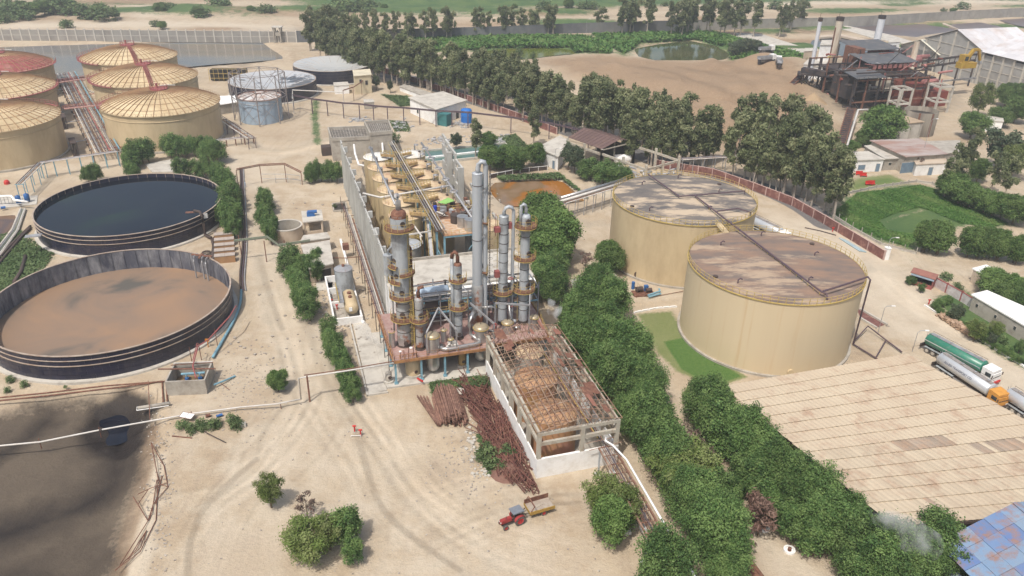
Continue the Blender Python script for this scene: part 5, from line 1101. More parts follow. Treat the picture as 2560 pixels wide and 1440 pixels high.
t2 = thing('side_pipe', 'pale blue pipe leaving the right wall of the pump pit', 'pipe', g(560, 950)); wpart('pipe', MB().tube([g(535,962,.7), g(560,952,.5), g(588,940,.2)], .16, 8), sky_blue, t2); wpart('prop', MB().tube([g(552,958,.5), g(574,975,.05)], .06, 5), rust, t2)
top('orange_valve', MB(frame(g(521,868),0)).box(-.06,.06,-.06,.06,0,1.3).box(-.35,.35,-.1,.1,1.2,1.7), mat('orange_valve_paint',(.55,.2,.02),None,1,.5), 'orange valve box on a short post beside the sludge basin', 'valve')
t2 = thing('intake_pipe', 'concrete pipe and white frame reaching from the pump pit into the dark pool', 'pipe', g(385, 1015)); wpart('pipe', MB().tube([g(345,1020,.2), g(425,1008,.5)], .28, 8), concrete, t2, True); wpart('frame', MB().tube([g(342,1026,.1), g(342,1018,.1), g(420,1005,.6)], .07, 5).tube([g(342,1026,.1), g(422,1014,.5)],.07,5), whitewash, t2)
t2 = thing('rusty_pipe_pair', 'pair of long rusty pipes lying along the edge of the mud pond', 'pipes', g(200, 980))
for k, pl in enumerate(([(-40,1006),(130,988),(300,968),(405,953),(408,1005)],[(-40,998),(120,982),(260,965),(415,953),(418,1003)])):
    wpart('pipe', MB().tube([g(u,v,.25) for u,v in pl], .13, 6), rust, t2)
wpart('post', MB().beam(g(375,1052), g(377,980,0)+V((0,0,2.2)), .1), rust, t2)
t2 = thing('pond_pipe', 'long white pipe crossing low over the mud pond', 'pipe', g(250, 1080)); pts = [g(u,v,z) for u,v,z in ((-80,1122,.3),(100,1105,.3),(250,1075,.3),(350,1057,.4),(480,1034,.6),(600,1018,.7),(690,1010,1.0),(751,998,1.0),(752,998,1.2),(750,940,4.6),(751,944,4.6))]
wpart('pipe', MB().tube(pts[:8]+[pts[7]+V((.1,0,0)), pts[7]+V((.1,.1,3.9))]+[g(764,942,4.75), g(860,928,4.75), g(985,908,4.75)], .13, 7), white_pipe, t2, True)
wpart('upper_pipe', MB().tube([g(760,938,4.95), g(860,924,4.95), g(985,903,4.95)], .08, 6), rust, t2)
wpart('post', MB().beam(g(775,1004), g(775,1004)+V((0,0,4.9)), .22), rust, t2)
for u, v in ((250,1080),(703,1022),(480,1040),(100,1108)): p = g(u, v); wpart('prop', MB().beam(p+V((0,0,-1)), p+V((0,0,.9)), .1), rust, t2)
wpart('collar', MB().tube([g(248,1076,.3), g(254,1075,.3)], .3, 8), dark_steel, t2)
t2 = thing('window_frame', 'discarded window with two white panes lying over the white pipe', 'window', g(465,1040)); q = [g(447,1042,.9), g(477,1048,.7), g(488,1035,.8), g(458,1029,.9)]
wpart('pane', MB().slab(q,.04), whitewash, t2); wpart('frame', MB().tube(q+[q[0]], .05, 4).tube([(q[0]+q[1])/2, (q[2]+q[3])/2], .04, 4), rust, t2)
top('stone_block', MB(frame(g(608,1066),20)).box(-.42,.42,-.38,.38,-.05,.55).box(-.2,.2,-.2,.2,.55,.62), concrete_pale, 'pale concrete block with a square lid beside the low bushes', 'block')
top('pipe_offcut', MB().tube([g(514,1040,.3), g(526,1037,.3)],.28,10), rust, 'short brown pipe offcut lying among the low bushes', 'pipe'); top('pipe_offcut', MB().tube([g(541,1041,.3), g(556,1036,.3)],.22,10), blue_paint, 'short blue pipe offcut lying among the low bushes', 'pipe')
top('steel_bar', MB().beam(g(430,1090,.08), g(480,1095,.08), .14), rust, 'single rusty bar on the sand below the low bushes', 'bar'); top('steel_bar', MB().tube([g(512,1080,.5), g(565,1107,.06)],.09,5), dark_steel, 'dark bent pole lying on the sand right of the single rusty bar', 'bar')
t2 = thing('fallen_mast', 'collapsed lattice of rusty bars lying along the bank of the mud pond', 'scrap', g(370,1250))
for pl in ([(378,1107),(395,1195),(390,1300),(350,1380),(288,1425)],[(378,1107),(410,1165),(420,1217),(383,1260),(370,1302),(300,1412)],[(395,1190),(400,1210),(420,1217)],[(344,1236),(371,1223),(346,1259)],[(333,1242),(370,1302)],[(366,1326),(352,1368),(320,1398),(366,1326)],[(392,1200),(380,1280),(372,1300)],[(405,1190),(388,1260)],[(372,1222),(416,1207)],[(288,1427),(340,1375),(366,1326)]):
    wpart('bar', MB().tube([g(u,v,.12+.1*(i%2)) for i,(u,v) in enumerate(pl)], .065, 4), rust, t2)
def hydrant(u, v, lb):
    p = g(u, v); t = thing('hydrant', lb, 'hydrant', (p.x,p.y,0), 0, 'red hydrants'); part('riser', MB().tube([(0,0,0),(0,0,1.1)],.12,8), red_paint, t); part('head', MB().tube([(-.25,0,1.1),(.25,0,1.15)],.15,8).tube([(0,0,1.1),(0,-.25,1.3)],.1,6), red_paint, t); part('base', MB().cyl(0,0,.25,-.05,.12,10), concrete, t); return t
hydrant(830, 762, 'red hydrant with a thin riser left of the white bund, the left of the pair'); hydrant(843, 775, 'stout red hydrant box left of the white bund, the right of the pair')
hydrant(887, 1080, 'red hydrant with a wheel on the open sand, the left of the pair')
hydrant(902, 1090, 'red hose box on the open sand right of its hydrant')
b = MB(); c = g(892, 1086); T_ = frame(c, 15); b.T = T_; b.beam((-.9,-.5,.3),(.5,-.8,.3),.06).beam((.5,-.8,.3),(.8,.6,.3),.06).beam((-.9,-.5,.3),(-.9,-.5,0),.06).beam((.5,-.8,0),(.5,-.8,.5),.06); top('pipe_guard', b, whitewash, 'low white pipe guard round the red hydrants on the open sand', 'guard')
top('red_trolley', MB().tube([g(1044,946,.5), g(1056,953,1.0)],.17,8), red_paint, 'red cylinder leaning at the edge of the slab under the deck', 'cylinder')
def frame_from(px, z=0):
    q = [g(u, v, z) for u, v in px]; return q
def flatbox(name, label, cat, px, z, wallm, roofm, over=.25, wins=(), z0=0.0, group=None, par=.0, thick=.25):
    """building given by the four corners of its roof as they show at height z"""
    q = [g(u, v, z) for u, v in px]; c = sum(q, V())/len(q); t = thing(name, label, cat, (c.x, c.y, z0), 0, group)
    wq = [(c+(p-c)*.94).to_2d() for p in q] if over else [p.to_2d() for p in q]
    a = sum(wq[i].x*wq[(i+1)%4].y-wq[(i+1)%4].x*wq[i].y for i in range(4))
    if a < 0: q = q[::-1]; wq = wq[::-1]
    for i in range(4):
        p, r = wq[i], wq[(i+1)%4]; d = (r-p).normalized(); n_ = Vector((-d.y, d.x)); L_ = (r-p).length
        wpart('wall', MB(Matrix(((d.x,n_.x,0,p.x),(d.y,n_.y,0,p.y),(0,0,1,0),(0,0,0,1)))).box(0,L_-.2,0,.2,z0,z-thick), wallm, t)
    wpart('roof', MB().prism([(p.x,p.y) for p in q], z-thick, z), roofm, t)
    if par:
        for i in range(4): p, r = q[i], q[(i+1)%4]; wpart('parapet', MB().beam((p.x,p.y,z+par/2),(r.x,r.y,z+par/2),.2,par), wallm, t)
    for (side, f, w_, h0, h1, m_) in wins:
        p, r = wq[side], wq[(side+1)%4]; d = (r-p).normalized(); n_ = Vector((-d.y, d.x)); L_ = (r-p).length; T_ = Matrix(((d.x,n_.x,0,p.x),(d.y,n_.y,0,p.y),(0,0,1,0),(0,0,0,1)))
        h1 = min(h1, z-thick-.25)
        nm = 'door' if h0 < .3 else 'window'
        fr = MB(T_).box(f*L_-w_/2-.08,f*L_+w_/2+.08,-.06,.02,h0-.08 if h0 > .3 else h0,h1+.08); o = wpart(nm, fr, concrete_pale, t)
        k = MB(T_).box(f*L_-w_/2,f*L_+w_/2,-.09,-.055,h0,h1); k.v = [tuple(wm(o).inverted() @ Vector(p_)) for p_ in k.v]; part('pane' if nm == 'window' else 'leaf', k, m_, o)
    return t
glass = mat('dark_pane', (.05,.06,.065), (.03,.035,.04), .5, .2); blue_door = mat('grey_blue_door', (.17,.24,.31), (.13,.19,.25), .8, .6)
buff = mat('buff_plaster', (.50,.42,.33), (.44,.36,.28), .3, .9, dirt=(.35,.27,.2), damt=.25)
t = thing('pump_house', 'small pump house with a raised flat roof on four pillars over blue machinery', 'pump house', g(783, 585))
q = [g(757,556,3.6), g(808,550,3.6), g(804,524,3.6), g(753,528,3.6)]; wpart('roof', MB().prism([(p.x,p.y) for p in q], 3.4, 3.65), concrete_pale, t)
c = sum(q, V())/4
for p in q: r = c+(p-c)*.85; wpart('pillar', MB().box(r.x-.2,r.x+.2,r.y-.2,r.y+.2,0,3.4), buff, t)
r0, r1 = c+(q[0]-c)*.85, c+(q[1]-c)*.85; wpart('low_wall', MB().beam((r0.x,r0.y,.5),(r1.x,r1.y,.5),.2,1.), buff, t); r0, r1 = c+(q[2]-c)*.85, c+(q[3]-c)*.85; wpart('back_wall', MB().beam((r0.x,r0.y,1.7),(r1.x,r1.y,1.7),.2,3.4), buff, t)
top('blue_motor', MB(frame(c,15)).box(-1.2,.6,-.6,.3,.0,1.0).tube([(-1,-.2,1.1),(1.2,-.2,1.1)],.4,10), blue_paint, 'blue motor standing inside the small pump house', 'motor')
flatbox('workshop', 'two part workshop with pale flat roofs beside the dark green hedge', 'building', [(750,604),(826,594),(818,580),(758,588)], 3.2, buff, concrete_pale, wins=[(1,.5,.9,.9,2.0,glass)])
flatbox('workshop', 'longer pale roofed workshop with a dark open front behind the hedge', 'building', [(772,672),(834,658),(824,600),(752,612)], 3.6, buff, concrete_pale, wins=[(0,.65,2.4,0,2.5,dark_inside),(1,.4,.8,1.,2.,glass),(1,.7,.8,1.,2.,glass)])  # dark leaf paints the shade of the open front, no real door
top('concrete_pad', MB().prism([tuple(g(u,v)[:2]) for u,v in ((792,700),(833,694),(831,724),(790,728))], -.1, .12), concrete_pale, 'pale concrete pad in front of the dark fronted workshop', 'pad')
top('red_pump', MB(frame(g(806,695),10)).box(-1.2,1.0,-.4,.4,.1,.9).tube([(-1,0,1.0),(.6,0,1.0)],.3,8), red_paint, 'red fire pump in the open front of the workshop', 'pump')
t = thing('round_cistern', 'open round buff plastered cistern between the hedge and the pump house', 'cistern', g(717, 575, 0)); c = g(716, 563, 3.0)
t.location = (c.x, c.y, 0); R_ = 3.55
part('wall', MB().lathe([(R_,-.1),(R_,3.0)],48), buff, t, True); part('rim', MB().lathe([(R_+.05,2.9),(R_+.05,3.1),(R_-.35,3.1),(R_-.35,2.9)],48), concrete_pale, t); part('lining', MB().lathe([(R_-.3,3.0),(R_-.3,0)],48), concrete, t, True); part('floor', MB().cyl(0,0,R_-.3,-.05,.15,40), concrete, t)
t = thing('brick_pit', 'square sunken brick pit beside the far end of the workshops', 'pit', g(850, 520))
q = [g(u,v) for u,v in ((835,530),(868,528),(864,508),(831,512))];
for i in range(4): wpart('kerb', MB().beam(q[i]+V((0,0,.2)), q[(i+1)%4]+V((0,0,.2)), .35,.5), concrete, t)
wpart('dark_floor', MB().prism([(p.x,p.y) for p in q], .0, .06), dark_inside, t)
def rack(name, label, pts, hts, px_pipes, m, cat='pipe rack', post=.16, offs=(0,), r=.1, group=None, mats=None):
    """pipes over posts: pts are pixel feet, hts heights"""
    P = [g(u, v) for u, v in pts]; c = P[len(P)//2]; t = thing(name, label, cat, (c.x, c.y, 0), 0, group)
    for p, h_ in zip(P, hts): wpart('post', MB().beam((p.x,p.y,-.05),(p.x,p.y,h_),post), m, t)
    for k, (dx, dz) in enumerate(offs):
        wpart('pipe', MB().tube([(p.x+dx, p.y+dx*.3, h_+dz) for p, h_ in zip(P, hts)], r if not isinstance(r, tuple) else r[k], 6), (mats[k] if mats else m), t)
    return t
green_pipe = mat('grey_green_pipe', (.21,.23,.17), (.16,.18,.13), .8, .7)
t = thing('road_pipe_bridge', 'green grey pipe bridge crossing the dirt road between the basins and the workshops', 'pipe bridge', g(665, 655))
pts = [g(585,603,5), g(668,593,5), g(696,614,3.3), g(775,602,3.3)]
for k, (dz, m_) in enumerate(((0,green_pipe),(.22,green_pipe),(-.2,steel))): wpart('pipe', MB().tube([p+V((0,.1*k,dz)) for p in pts], .13, 6), m_, t)
for u, v, h_ in ((667,655,5),(714,634,3.3),(604,640,5)): wpart('post', MB().beam(g(u,v), g(u,v)+V((0,0,h_)), .16), rust, t)
rack('pipe_gateway', 'rusty pipe gateway crossing the sandy yard behind the row of shrubs', [(597,470),(655,458),(716,455),(756,462)], [5,5,5,3.4], None, rust, offs=((0,0),(.1,.35)), r=.13)
rack('pipe_fence', 'low pale pipe fence under the rusty gateway', [(655,458),(690,458),(720,458),(752,462)], [2.6]*4, None, steel, offs=((0,0),(0,-1.3)), r=.06, post=.08, cat='fence')
rack('yard_pipe', 'low pipe on short posts joining the workshop and the bund', [(834,668),(868,668),(905,664)], [2.2]*3, None, rust, r=.09, post=.1, offs=((0,0),))
t = thing('cooler_bank', 'row of five tan boxes with slatted lids beside the road hedge', 'cooler boxes', g(560, 640))
for i in range(5):
    u, v = 562+i*.5, 600+i*13.5; p = g(u, v); bx = MB(frame(p, 17));
    wpart('box', bx.box(-2.1,2.1,-.75,.75,0,1.6), mat('tan_box%d'%i,(.40,.24,.12),(.34,.19,.10),.8,.8), t); lid = MB(frame(p,17)); lid.box(-2.15,-.03,-.8,.8,1.6,1.72).box(.03,2.15,-.8,.8,1.6,1.72); wpart('lid', lid, mat('box_lid%d'%i,(.42,.36,.31),(.34,.29,.25),1,.8), t)
t = thing('black_manifold', 'black vertical manifold pipe joining the tan boxes', 'pipe', g(532, 630)); wpart('pipe', MB().tube([g(532,655,.8), g(536,612,.8)], .5, 10), dark_steel, t, True)
for i in range(5): wpart('branch', MB().tube([g(533,652-i*9,.8), g(548,649-i*9,.8)], .16, 6), dark_steel, t)
wpart('outlet', MB().tube([g(545,585,.5), g(530,600,.5), g(534,615,.8)], .3, 8), dark_steel, t)
t = thing('hose', 'black coiled hose near the lower end of the manifold', 'hose', g(517, 636)); wpart('coil', MB(frame(g(517,636),0)).torus((0,0,.4),.9,.2,20,6), dark_steel, t)
t = thing('pipe_trestle', 'trestle of parallel pipes running between the two rows of domed tanks', 'pipe rack', g(225, 320))
p0, p1 = g(272, 402), g(168, 200); d = (p1-p0); L = d.length; d.normalize(); pr = V((d.y, -d.x, 0));
if pr.x < 0: pr = -pr
for i in range(12): wpart('pipe', MB().tube([p0+pr*(i*.62-3.4)+V((0,0,2.6+.25*(i%3))), p1+pr*(i*.62-3.4)+V((0,0,2.6+.25*(i%3)))], (.1,.16,.12,.2)[i%4], 6), (rust,white_pipe,purple_pipe,steel,rust,purple_pipe,steel,red_rail,white_pipe,steel,rust,sky_blue)[i], t)
for k in range(20):
    p = p0+d*(L*k/19); wpart('cross_beam', MB().beam(p-pr*4+V((0,0,2.35)), p+pr*4+V((0,0,2.35)), .2), steel, t)
    for s in (-3.6,3.6): wpart('post', MB().beam((p+pr*s), (p+pr*s+V((0,0,2.4))), .18), dark_steel, t)
    if k % 2: wpart('side_branch', MB().tube([p+V((0,0,2.0)), p+pr*(9 if k % 4 == 1 else -9)+V((0,0,1.6))], .14, 6), (white_pipe,red_rail,rust,steel)[k % 4], t)
for s, m_ in ((-7.5,dark_steel),(7.5,red_rail)):
    for k in range(3):
        p = p0+d*(12+L*.27*k); wpart('equipment_rack', MB(frame(p+pr*s, math.degrees(math.atan2(d.y,d.x)))).box(-3,3,-.8,.8,0,.3).beam((-3,-.8,.3),(-3,-.8,4),.15).beam((3,-.8,.3),(3,-.8,4),.15).beam((-3,.8,.3),(-3,.8,4),.15).beam((3,.8,.3),(3,.8,4),.15).box(-3.1,3.1,-.9,.9,3.8,4.0).tube([(-2.4,0,.3),(-2.4,0,3.4)],.35,8).tube([(-.8,0,.3),(-.8,0,3.4)],.35,8).tube([(.9,0,.3),(.9,0,3.4)],.35,8), m_, t)
for vv, lb in ((300,'nearer'),(228,'farther')):
    a_, b_ = (g(165,375-0,0), g(262,360,0)) if vv == 300 else (g(140,240), g(225,235))
    t = thing('tank_walkway', lb+' pink walkway bridging the gap between the two rows of domed tanks', 'walkway', (a_+b_)/2)
    z = 11.2; P0, P1 = (g(160,272,z), g(262,262,z)) if vv == 300 else (g(143,207,z), g(226,195,z))
    wpart('deck', MB().beam(P0, P1, 1.2, .18), mat('pink_walkway'+lb,(.45,.27,.22),(.38,.2,.17),1,.7), t); fence_line([P0+V((0,.6,0)), P1+V((0,.6,0))], 1.0, red_rail, t, 2.5, .04, .04, conv=None); fence_line([P0-V((0,.6,0)), P1-V((0,.6,0))], 1.0, red_rail, t, 2.5, .04, .04, conv=None)
def trestle(name, label, a, b, z, n, m, w_=1.2, pipes=4, cat='pipe rack', za=None):
    P0 = g(*a); P1 = g(*b); za = za or (z, z); t = thing(name, label, cat, tuple((P0+P1)/2)); d = (P1-P0).normalized(); pr = V((-d.y, d.x, 0))
    for k in range(pipes): o = (k-(pipes-1)/2)*w_/max(1,pipes-1); wpart('pipe', MB().tube([P0+pr*o+V((0,0,za[0]+.2)), P1+pr*o+V((0,0,za[1]+.2))], (.13,.09,.16,.1)[k%4], 6), (white_pipe,rust,steel,purple_pipe)[k%4], t)
    for k in range(n+1):
        f = k/n; p = P0.lerp(P1, f); zz = za[0]+(za[1]-za[0])*f
        wpart('cross_beam', MB().beam(p-pr*w_*.7+V((0,0,zz)), p+pr*w_*.7+V((0,0,zz)), .16), m, t)
        for s in (-.5,.5): wpart('post', MB().beam(p+pr*w_*s, p+pr*w_*s+V((0,0,zz)), .16), m, t)
    return t
trestle('pipe_rack', 'pipe rack crossing in front of the leftmost domed tank', (110,445), (300,415), 4.2, 6, sky_blue, 1.2, 4)
trestle('pipe_rack', 'pipe rack dropping towards the pump station at the left edge', (60,500), (112,445), 4.2, 3, sky_blue, 1.6, 4)
trestle('pipe_rack', 'stepped purple pipe rack right of the nearest domed tank', (545,312), (632,372), 3.2, 5, purple_pipe, 2.2, 4)
trestle('pipe_rack', 'low pipe rack from the nearest domed tank to the end of the purple rack', (545,368), (635,358), 2.0, 4, rust, 1.2, 3)
t = thing('pump_station', 'pump station slab with two upright blue filters and white pipes at the left edge', 'pump station', g(40, 505))
wpart('slab', MB().prism([tuple(g(u,v)[:2]) for u,v in ((-60,530),(62,515),(92,512),(95,490),(-60,498))], -.1, .2), concrete_pale, t)
for u, v in ((49,512),(70,507)): p = g(u, v); wpart('filter', MB(frame(p)).lathe([(.1,.3),(.6,.5),(.62,2.3),(.1,2.6)],16), blue_paint, t, True)
wpart('main_pipe', MB().tube([g(-60,492,2.6), g(28,490,2.6), g(36,500,2.2), g(70,505,2.0)], .3, 8), whitewash, t, True)
r2 = random.Random(31)
for i in range(14): u = -40+i*9; wpart('riser', MB().tube([g(u,515-i*.8,.2), g(u,515-i*.8,.2)+V((0,0,2.2))], .06, 4), steel, t)
wpart('rail', MB().tube([g(-60,518,1.2), g(60,508,1.2)], .05, 4).tube([g(-60,518,2.2), g(60,508,2.2)], .05, 4), steel, t); wpart('pump', MB().tube([g(2,520,.7), g(14,518,.7)], .35, 8), blue_paint, t)
t = thing('channel_pipes', 'pale pipes and concrete channel running down the left edge past the sludge pond', 'pipes', g(30, 580))
for k in range(5): wpart('pipe', MB().tube([g(52+k*3,522,.4), g(30+k*4,575,.4), g(-20+k*5,640,.4)], (.3,.12,.12,.16,.2)[k], 6), (concrete_pale,steel,green_pipe,white_pipe,concrete)[k], t)
t = thing('black_hoses', 'black hoses curving from the black basin down to the left edge', 'hoses', g(30, 640))
for k in range(2): wpart('hose', MB().tube([tuple(p) for p in smooth([g(76,565+k*4,.4), g(50,590+k*6,.4), g(25,615+k*10,.3), g(-20,665+k*14,.3)], 4)], .3, 8), dark_steel, t, True)
wpart('hose', MB().tube([g(64,640,.3), g(52,680,.3), g(35,706,.3)], .4, 8), dark_steel, t, True)
wpart('landing', MB(frame(g(83,590,4.2),20)).box(-1.6,1.6,-.8,.8,0,.12), steel, t)
top('red_drum', MB(frame(g(18,460),0)).lathe([(.02,0),(.7,0),(.7,.7),(.4,1.1),(.02,1.1)],10), red_paint, 'small red cover on the sand at the foot of the leftmost tank', 'cover')
def leaf_mat(name, c1, c2, c3, trans=.12):
    m = bpy.data.materials.new(name); m.use_nodes = True; t = m.node_tree; n = t.nodes; L = t.links; b = n['Principled BSDF']
    b.inputs['Roughness'].default_value = .6; b.inputs['Specular IOR Level'].default_value = .22
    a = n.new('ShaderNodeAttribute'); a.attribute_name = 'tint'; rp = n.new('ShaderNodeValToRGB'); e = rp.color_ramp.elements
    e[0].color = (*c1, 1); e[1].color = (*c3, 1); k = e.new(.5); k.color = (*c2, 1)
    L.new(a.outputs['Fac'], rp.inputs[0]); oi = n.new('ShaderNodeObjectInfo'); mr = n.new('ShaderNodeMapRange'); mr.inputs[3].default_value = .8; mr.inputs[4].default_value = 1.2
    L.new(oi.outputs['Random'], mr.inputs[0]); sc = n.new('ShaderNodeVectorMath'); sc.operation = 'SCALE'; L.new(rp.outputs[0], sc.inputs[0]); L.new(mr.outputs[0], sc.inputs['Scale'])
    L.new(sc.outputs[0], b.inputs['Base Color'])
    tr = n.new('ShaderNodeBsdfTranslucent'); L.new(sc.outputs[0], tr.inputs[0]); ms = n.new('ShaderNodeMixShader'); ms.inputs[0].default_value = trans
    out = n['Material Output']; L.new(b.outputs[0], ms.inputs[1]); L.new(tr.outputs[0], ms.inputs[2]); L.new(ms.outputs[0], out.inputs[0])
    return m
NR_ = np.random.RandomState(12)
def leaves_mesh(name, C, Nn, size, tint, m, seed=0, asp=1.5, droop=0.):
    r = np.random.RandomState(seed); n = len(C); Nn = Nn/np.linalg.norm(Nn, axis=1)[:, None]
    q = r.normal(size=(n, 3)); q[:, 2] -= droop*2; u = q-(q*Nn).sum(1)[:, None]*Nn; u /= np.linalg.norm(u, axis=1)[:, None]+1e-9; v = np.cross(Nn, u)
    s = size*r.uniform(.6, 1.35, n)[:, None]; u = u*s*asp*.5; v = v*s*.5
    P = np.stack([C-u, C+v*.9+Nn*s*.12, C+u, C-v*.9+Nn*s*.12], 1).reshape(-1, 3)
    me = bpy.data.meshes.new(name); me.vertices.add(4*n); me.vertices.foreach_set('co', P.astype(np.float32).ravel())
    me.loops.add(4*n); me.loops.foreach_set('vertex_index', np.arange(4*n, dtype=np.int32)); me.polygons.add(n); me.polygons.foreach_set('loop_start', np.arange(0, 4*n, 4, dtype=np.int32))
    a = me.attributes.new('tint', 'FLOAT', 'POINT'); a.data.foreach_set('value', np.repeat(np.clip(tint, 0, 1), 4).astype(np.float32)); me.materials.append(m); me.update(); me.validate(); return me
def crown(name, lobes, per, size, m, seed, flat=.6, droop=0., asp=1.5, fill=.35, jit=.85):
    """lobes: (x,y,z,rx,rz). Leaves sit in shells round each lobe, some inside"""
    r = np.random.RandomState(seed); C = []; Nn = []; T = []
    for (x, y, z, rx, rz) in lobes:
        n = int(per*rx*rx); d = r.normal(size=(n, 3)); d /= np.linalg.norm(d, axis=1)[:, None]; d[:, 2] = np.where(d[:, 2] < -.5, -d[:, 2], d[:, 2])
        k = np.where(r.rand(n) < fill, r.uniform(.45, .95, n), r.normal(1., .17, n))
        k *= 1+.16*np.sin(d[:, 0]*6+seed+x)*np.sin(d[:, 1]*5+y*3+seed)+.1*np.sin(d[:, 2]*9+x*4)
        C.append(np.array([x, y, z])+d*k[:, None]*np.array([rx, rx, rz])); Nn.append(d+r.normal(size=(n, 3))*jit+np.array([0, 0, flat])); lt = r.uniform(.08, .95); T.append(lt+r.normal(0, .2, n)+.18*d[:, 2])  # tint varies per lobe; lighter lobe tops put the light into leaf colour
    return leaves_mesh(name, np.concatenate(C), np.concatenate(Nn), size, np.concatenate(T), m, seed, asp, droop)
def trunk_mesh(name, H, r0, lobes, m, seed, fork=.35, lean=.03, r1=None):
    b = MB(); r = random.Random(seed); top_ = H*.62; lx, ly = r.uniform(-lean, lean)*H, r.uniform(-lean, lean)*H
    b.tube([(0,0,-.2),(lx*.2,ly*.2,H*fork*.6),(lx*.6,ly*.6,H*fork*1.3),(lx,ly,top_)], [r0*1.25, r0, r0*.75, r0*.35], 7, False)
    for k, l in enumerate(lobes):
        if k % 2 and len(lobes) > 8: continue
        f = r.uniform(.5, .9); s = Vector((lx*f*.9, ly*f*.9, min(l[2]*.8, H*fork*(1+f*.6)))); e = Vector(l[:3]); mdl = (s+e)/2+Vector((0,0,-.06*H*r.random())); b.tube([s, mdl, e], [r0*.42, r0*.28, r0*.1], 5, False)
    return b.mesh(name, m)
bark_pale = mat('eucalyptus_bark', (.42,.37,.31), (.30,.25,.2), 1.5, .9); bark = mat('brown_bark', (.16,.12,.085), (.11,.08,.06), 2, .9)
L_con = leaf_mat('conocarpus_leaves', (.04,.084,.024), (.078,.146,.04), (.15,.225,.07))
L_euc = leaf_mat('eucalyptus_leaves', (.095,.12,.055), (.155,.185,.085), (.25,.265,.14), .3)
L_lime = leaf_mat('light_leaves', (.085,.13,.03), (.14,.19,.05), (.19,.22,.085), .2)
L_neem = leaf_mat('neem_leaves', (.045,.09,.022), (.08,.145,.035), (.14,.21,.062))
L_grey = leaf_mat('grey_green_leaves', (.05,.075,.04), (.075,.10,.055), (.11,.13,.075))
L_bush = leaf_mat('scrub_leaves', (.06,.10,.035), (.09,.14,.05), (.14,.19,.075))
L_dry = leaf_mat('dry_twigs', (.10,.075,.06), (.15,.11,.085), (.2,.13,.11), 0.)
L_red = leaf_mat('dry_red_twigs', (.12,.07,.055), (.17,.10,.08), (.2,.13,.1), 0.)
def lob_up(H, W, n, seed):
    r = random.Random(seed); L = [(0,0,H*.45,W*.26,H*.36)]
    for i in range(n):
        a = i*2.4+r.uniform(-.4,.4); rr = W*.5*r.uniform(.25,.85); q = W*r.uniform(.1,.17); zt = H*(1-.34*(rr/(W*.5))**1.5)*r.uniform(.72,1.06); L.append((rr*math.cos(a), rr*math.sin(a), zt-q*1.6, q, q*r.uniform(1.5,2.1)))
        if i % 2: L.append((rr*1.05*math.cos(a+.6), rr*1.05*math.sin(a+.6), zt*.42, q*1.1, q*1.5))
    return L
def lob_round(H, W, n, seed, base=.3, tr=.4, top_bias=0.):
    r = random.Random(seed); L = []
    for i in range(n):
        z = H*(base+(1-base-.1)*(i+.5)/n); f = (z/H-base)/(1-base); env = math.sin(PI*(.18+.72*f))*(1-top_bias*f); a = i*2.4+r.uniform(-.5,.5); rr = W*.5*env*r.uniform(.35,.8)
        s = W*tr*r.uniform(.5,.8)*(.6+.4*env); L.append((rr*math.cos(a), rr*math.sin(a), z, s, s*r.uniform(.75,1.05)))
    return L
PROT = {}
_d = (g(1672,1440,4.6)-g(1497,1120,4.6)); _a = g(1497,1120,0); _d.z = 0; _p = Vector((-_d.y, _d.x, 0)).normalized()*(-1 if -_d.y < 0 else 1)
OBST = [(np.array([tuple((_a+_d*f+_p*s)[:2]) for f, s in ((-.05,-.6),(-.05,5.),(1.5,5.),(1.5,-.6))]),0),((47.3,128.8),15.3),((36.9,161.3),15.4),((-74.1,128.3),21.5),((-91.2,175.2),21),(np.array([(32.3,100.2),(66.2,112.6),(84,80),tuple(g(2235,1316,7)[:2])]),0),(np.array([tuple(pw(a,b)[:2]) for a, b in ((16.4,-27.6),(28.9,-27.6),(28.9,-.2),(16.4,-.2))]),0),(np.array([tuple(pw(a,b)[:2]) for a, b in ((0,-.5),(31.5,-.5),(31.5,100),(3,100),(3,34),(0,30))]),0)]
OBST += [((x_,y_),17.2) for x_, y_ in ((-110.6,243.8),(-130.3,278.5),(-150.4,222.5))]
def proto(kind, H, lobes, per, size, lm, bm, r0, seed, **kw):
    tk = {k: kw.pop(k) for k in ('fork','lean') if k in kw}
    PROT.setdefault(kind, []).append((H, crown('crown', lobes, per, size, lm, seed, **kw), trunk_mesh('trunk', H, r0, lobes, bm, seed, **tk)))
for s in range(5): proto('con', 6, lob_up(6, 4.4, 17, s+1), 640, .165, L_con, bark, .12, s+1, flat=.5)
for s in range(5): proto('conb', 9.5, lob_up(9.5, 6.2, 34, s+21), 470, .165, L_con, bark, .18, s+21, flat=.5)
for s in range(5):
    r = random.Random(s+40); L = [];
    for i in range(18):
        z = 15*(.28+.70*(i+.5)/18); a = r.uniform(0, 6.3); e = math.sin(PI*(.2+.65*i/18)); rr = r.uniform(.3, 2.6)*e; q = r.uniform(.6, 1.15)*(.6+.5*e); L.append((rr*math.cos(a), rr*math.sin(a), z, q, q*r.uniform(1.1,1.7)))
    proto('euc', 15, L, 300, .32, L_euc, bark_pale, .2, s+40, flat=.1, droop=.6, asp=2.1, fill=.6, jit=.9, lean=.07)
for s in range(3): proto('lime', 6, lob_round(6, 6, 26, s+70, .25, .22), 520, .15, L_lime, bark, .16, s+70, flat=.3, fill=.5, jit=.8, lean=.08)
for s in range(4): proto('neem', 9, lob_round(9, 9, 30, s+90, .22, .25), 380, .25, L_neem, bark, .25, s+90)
for s in range(3): proto('grey', 10, lob_round(10, 10, 18, s+110, .35, .26), 90, .5, L_grey, bark, .25, s+110, fill=.6, jit=.9, flat=.2)
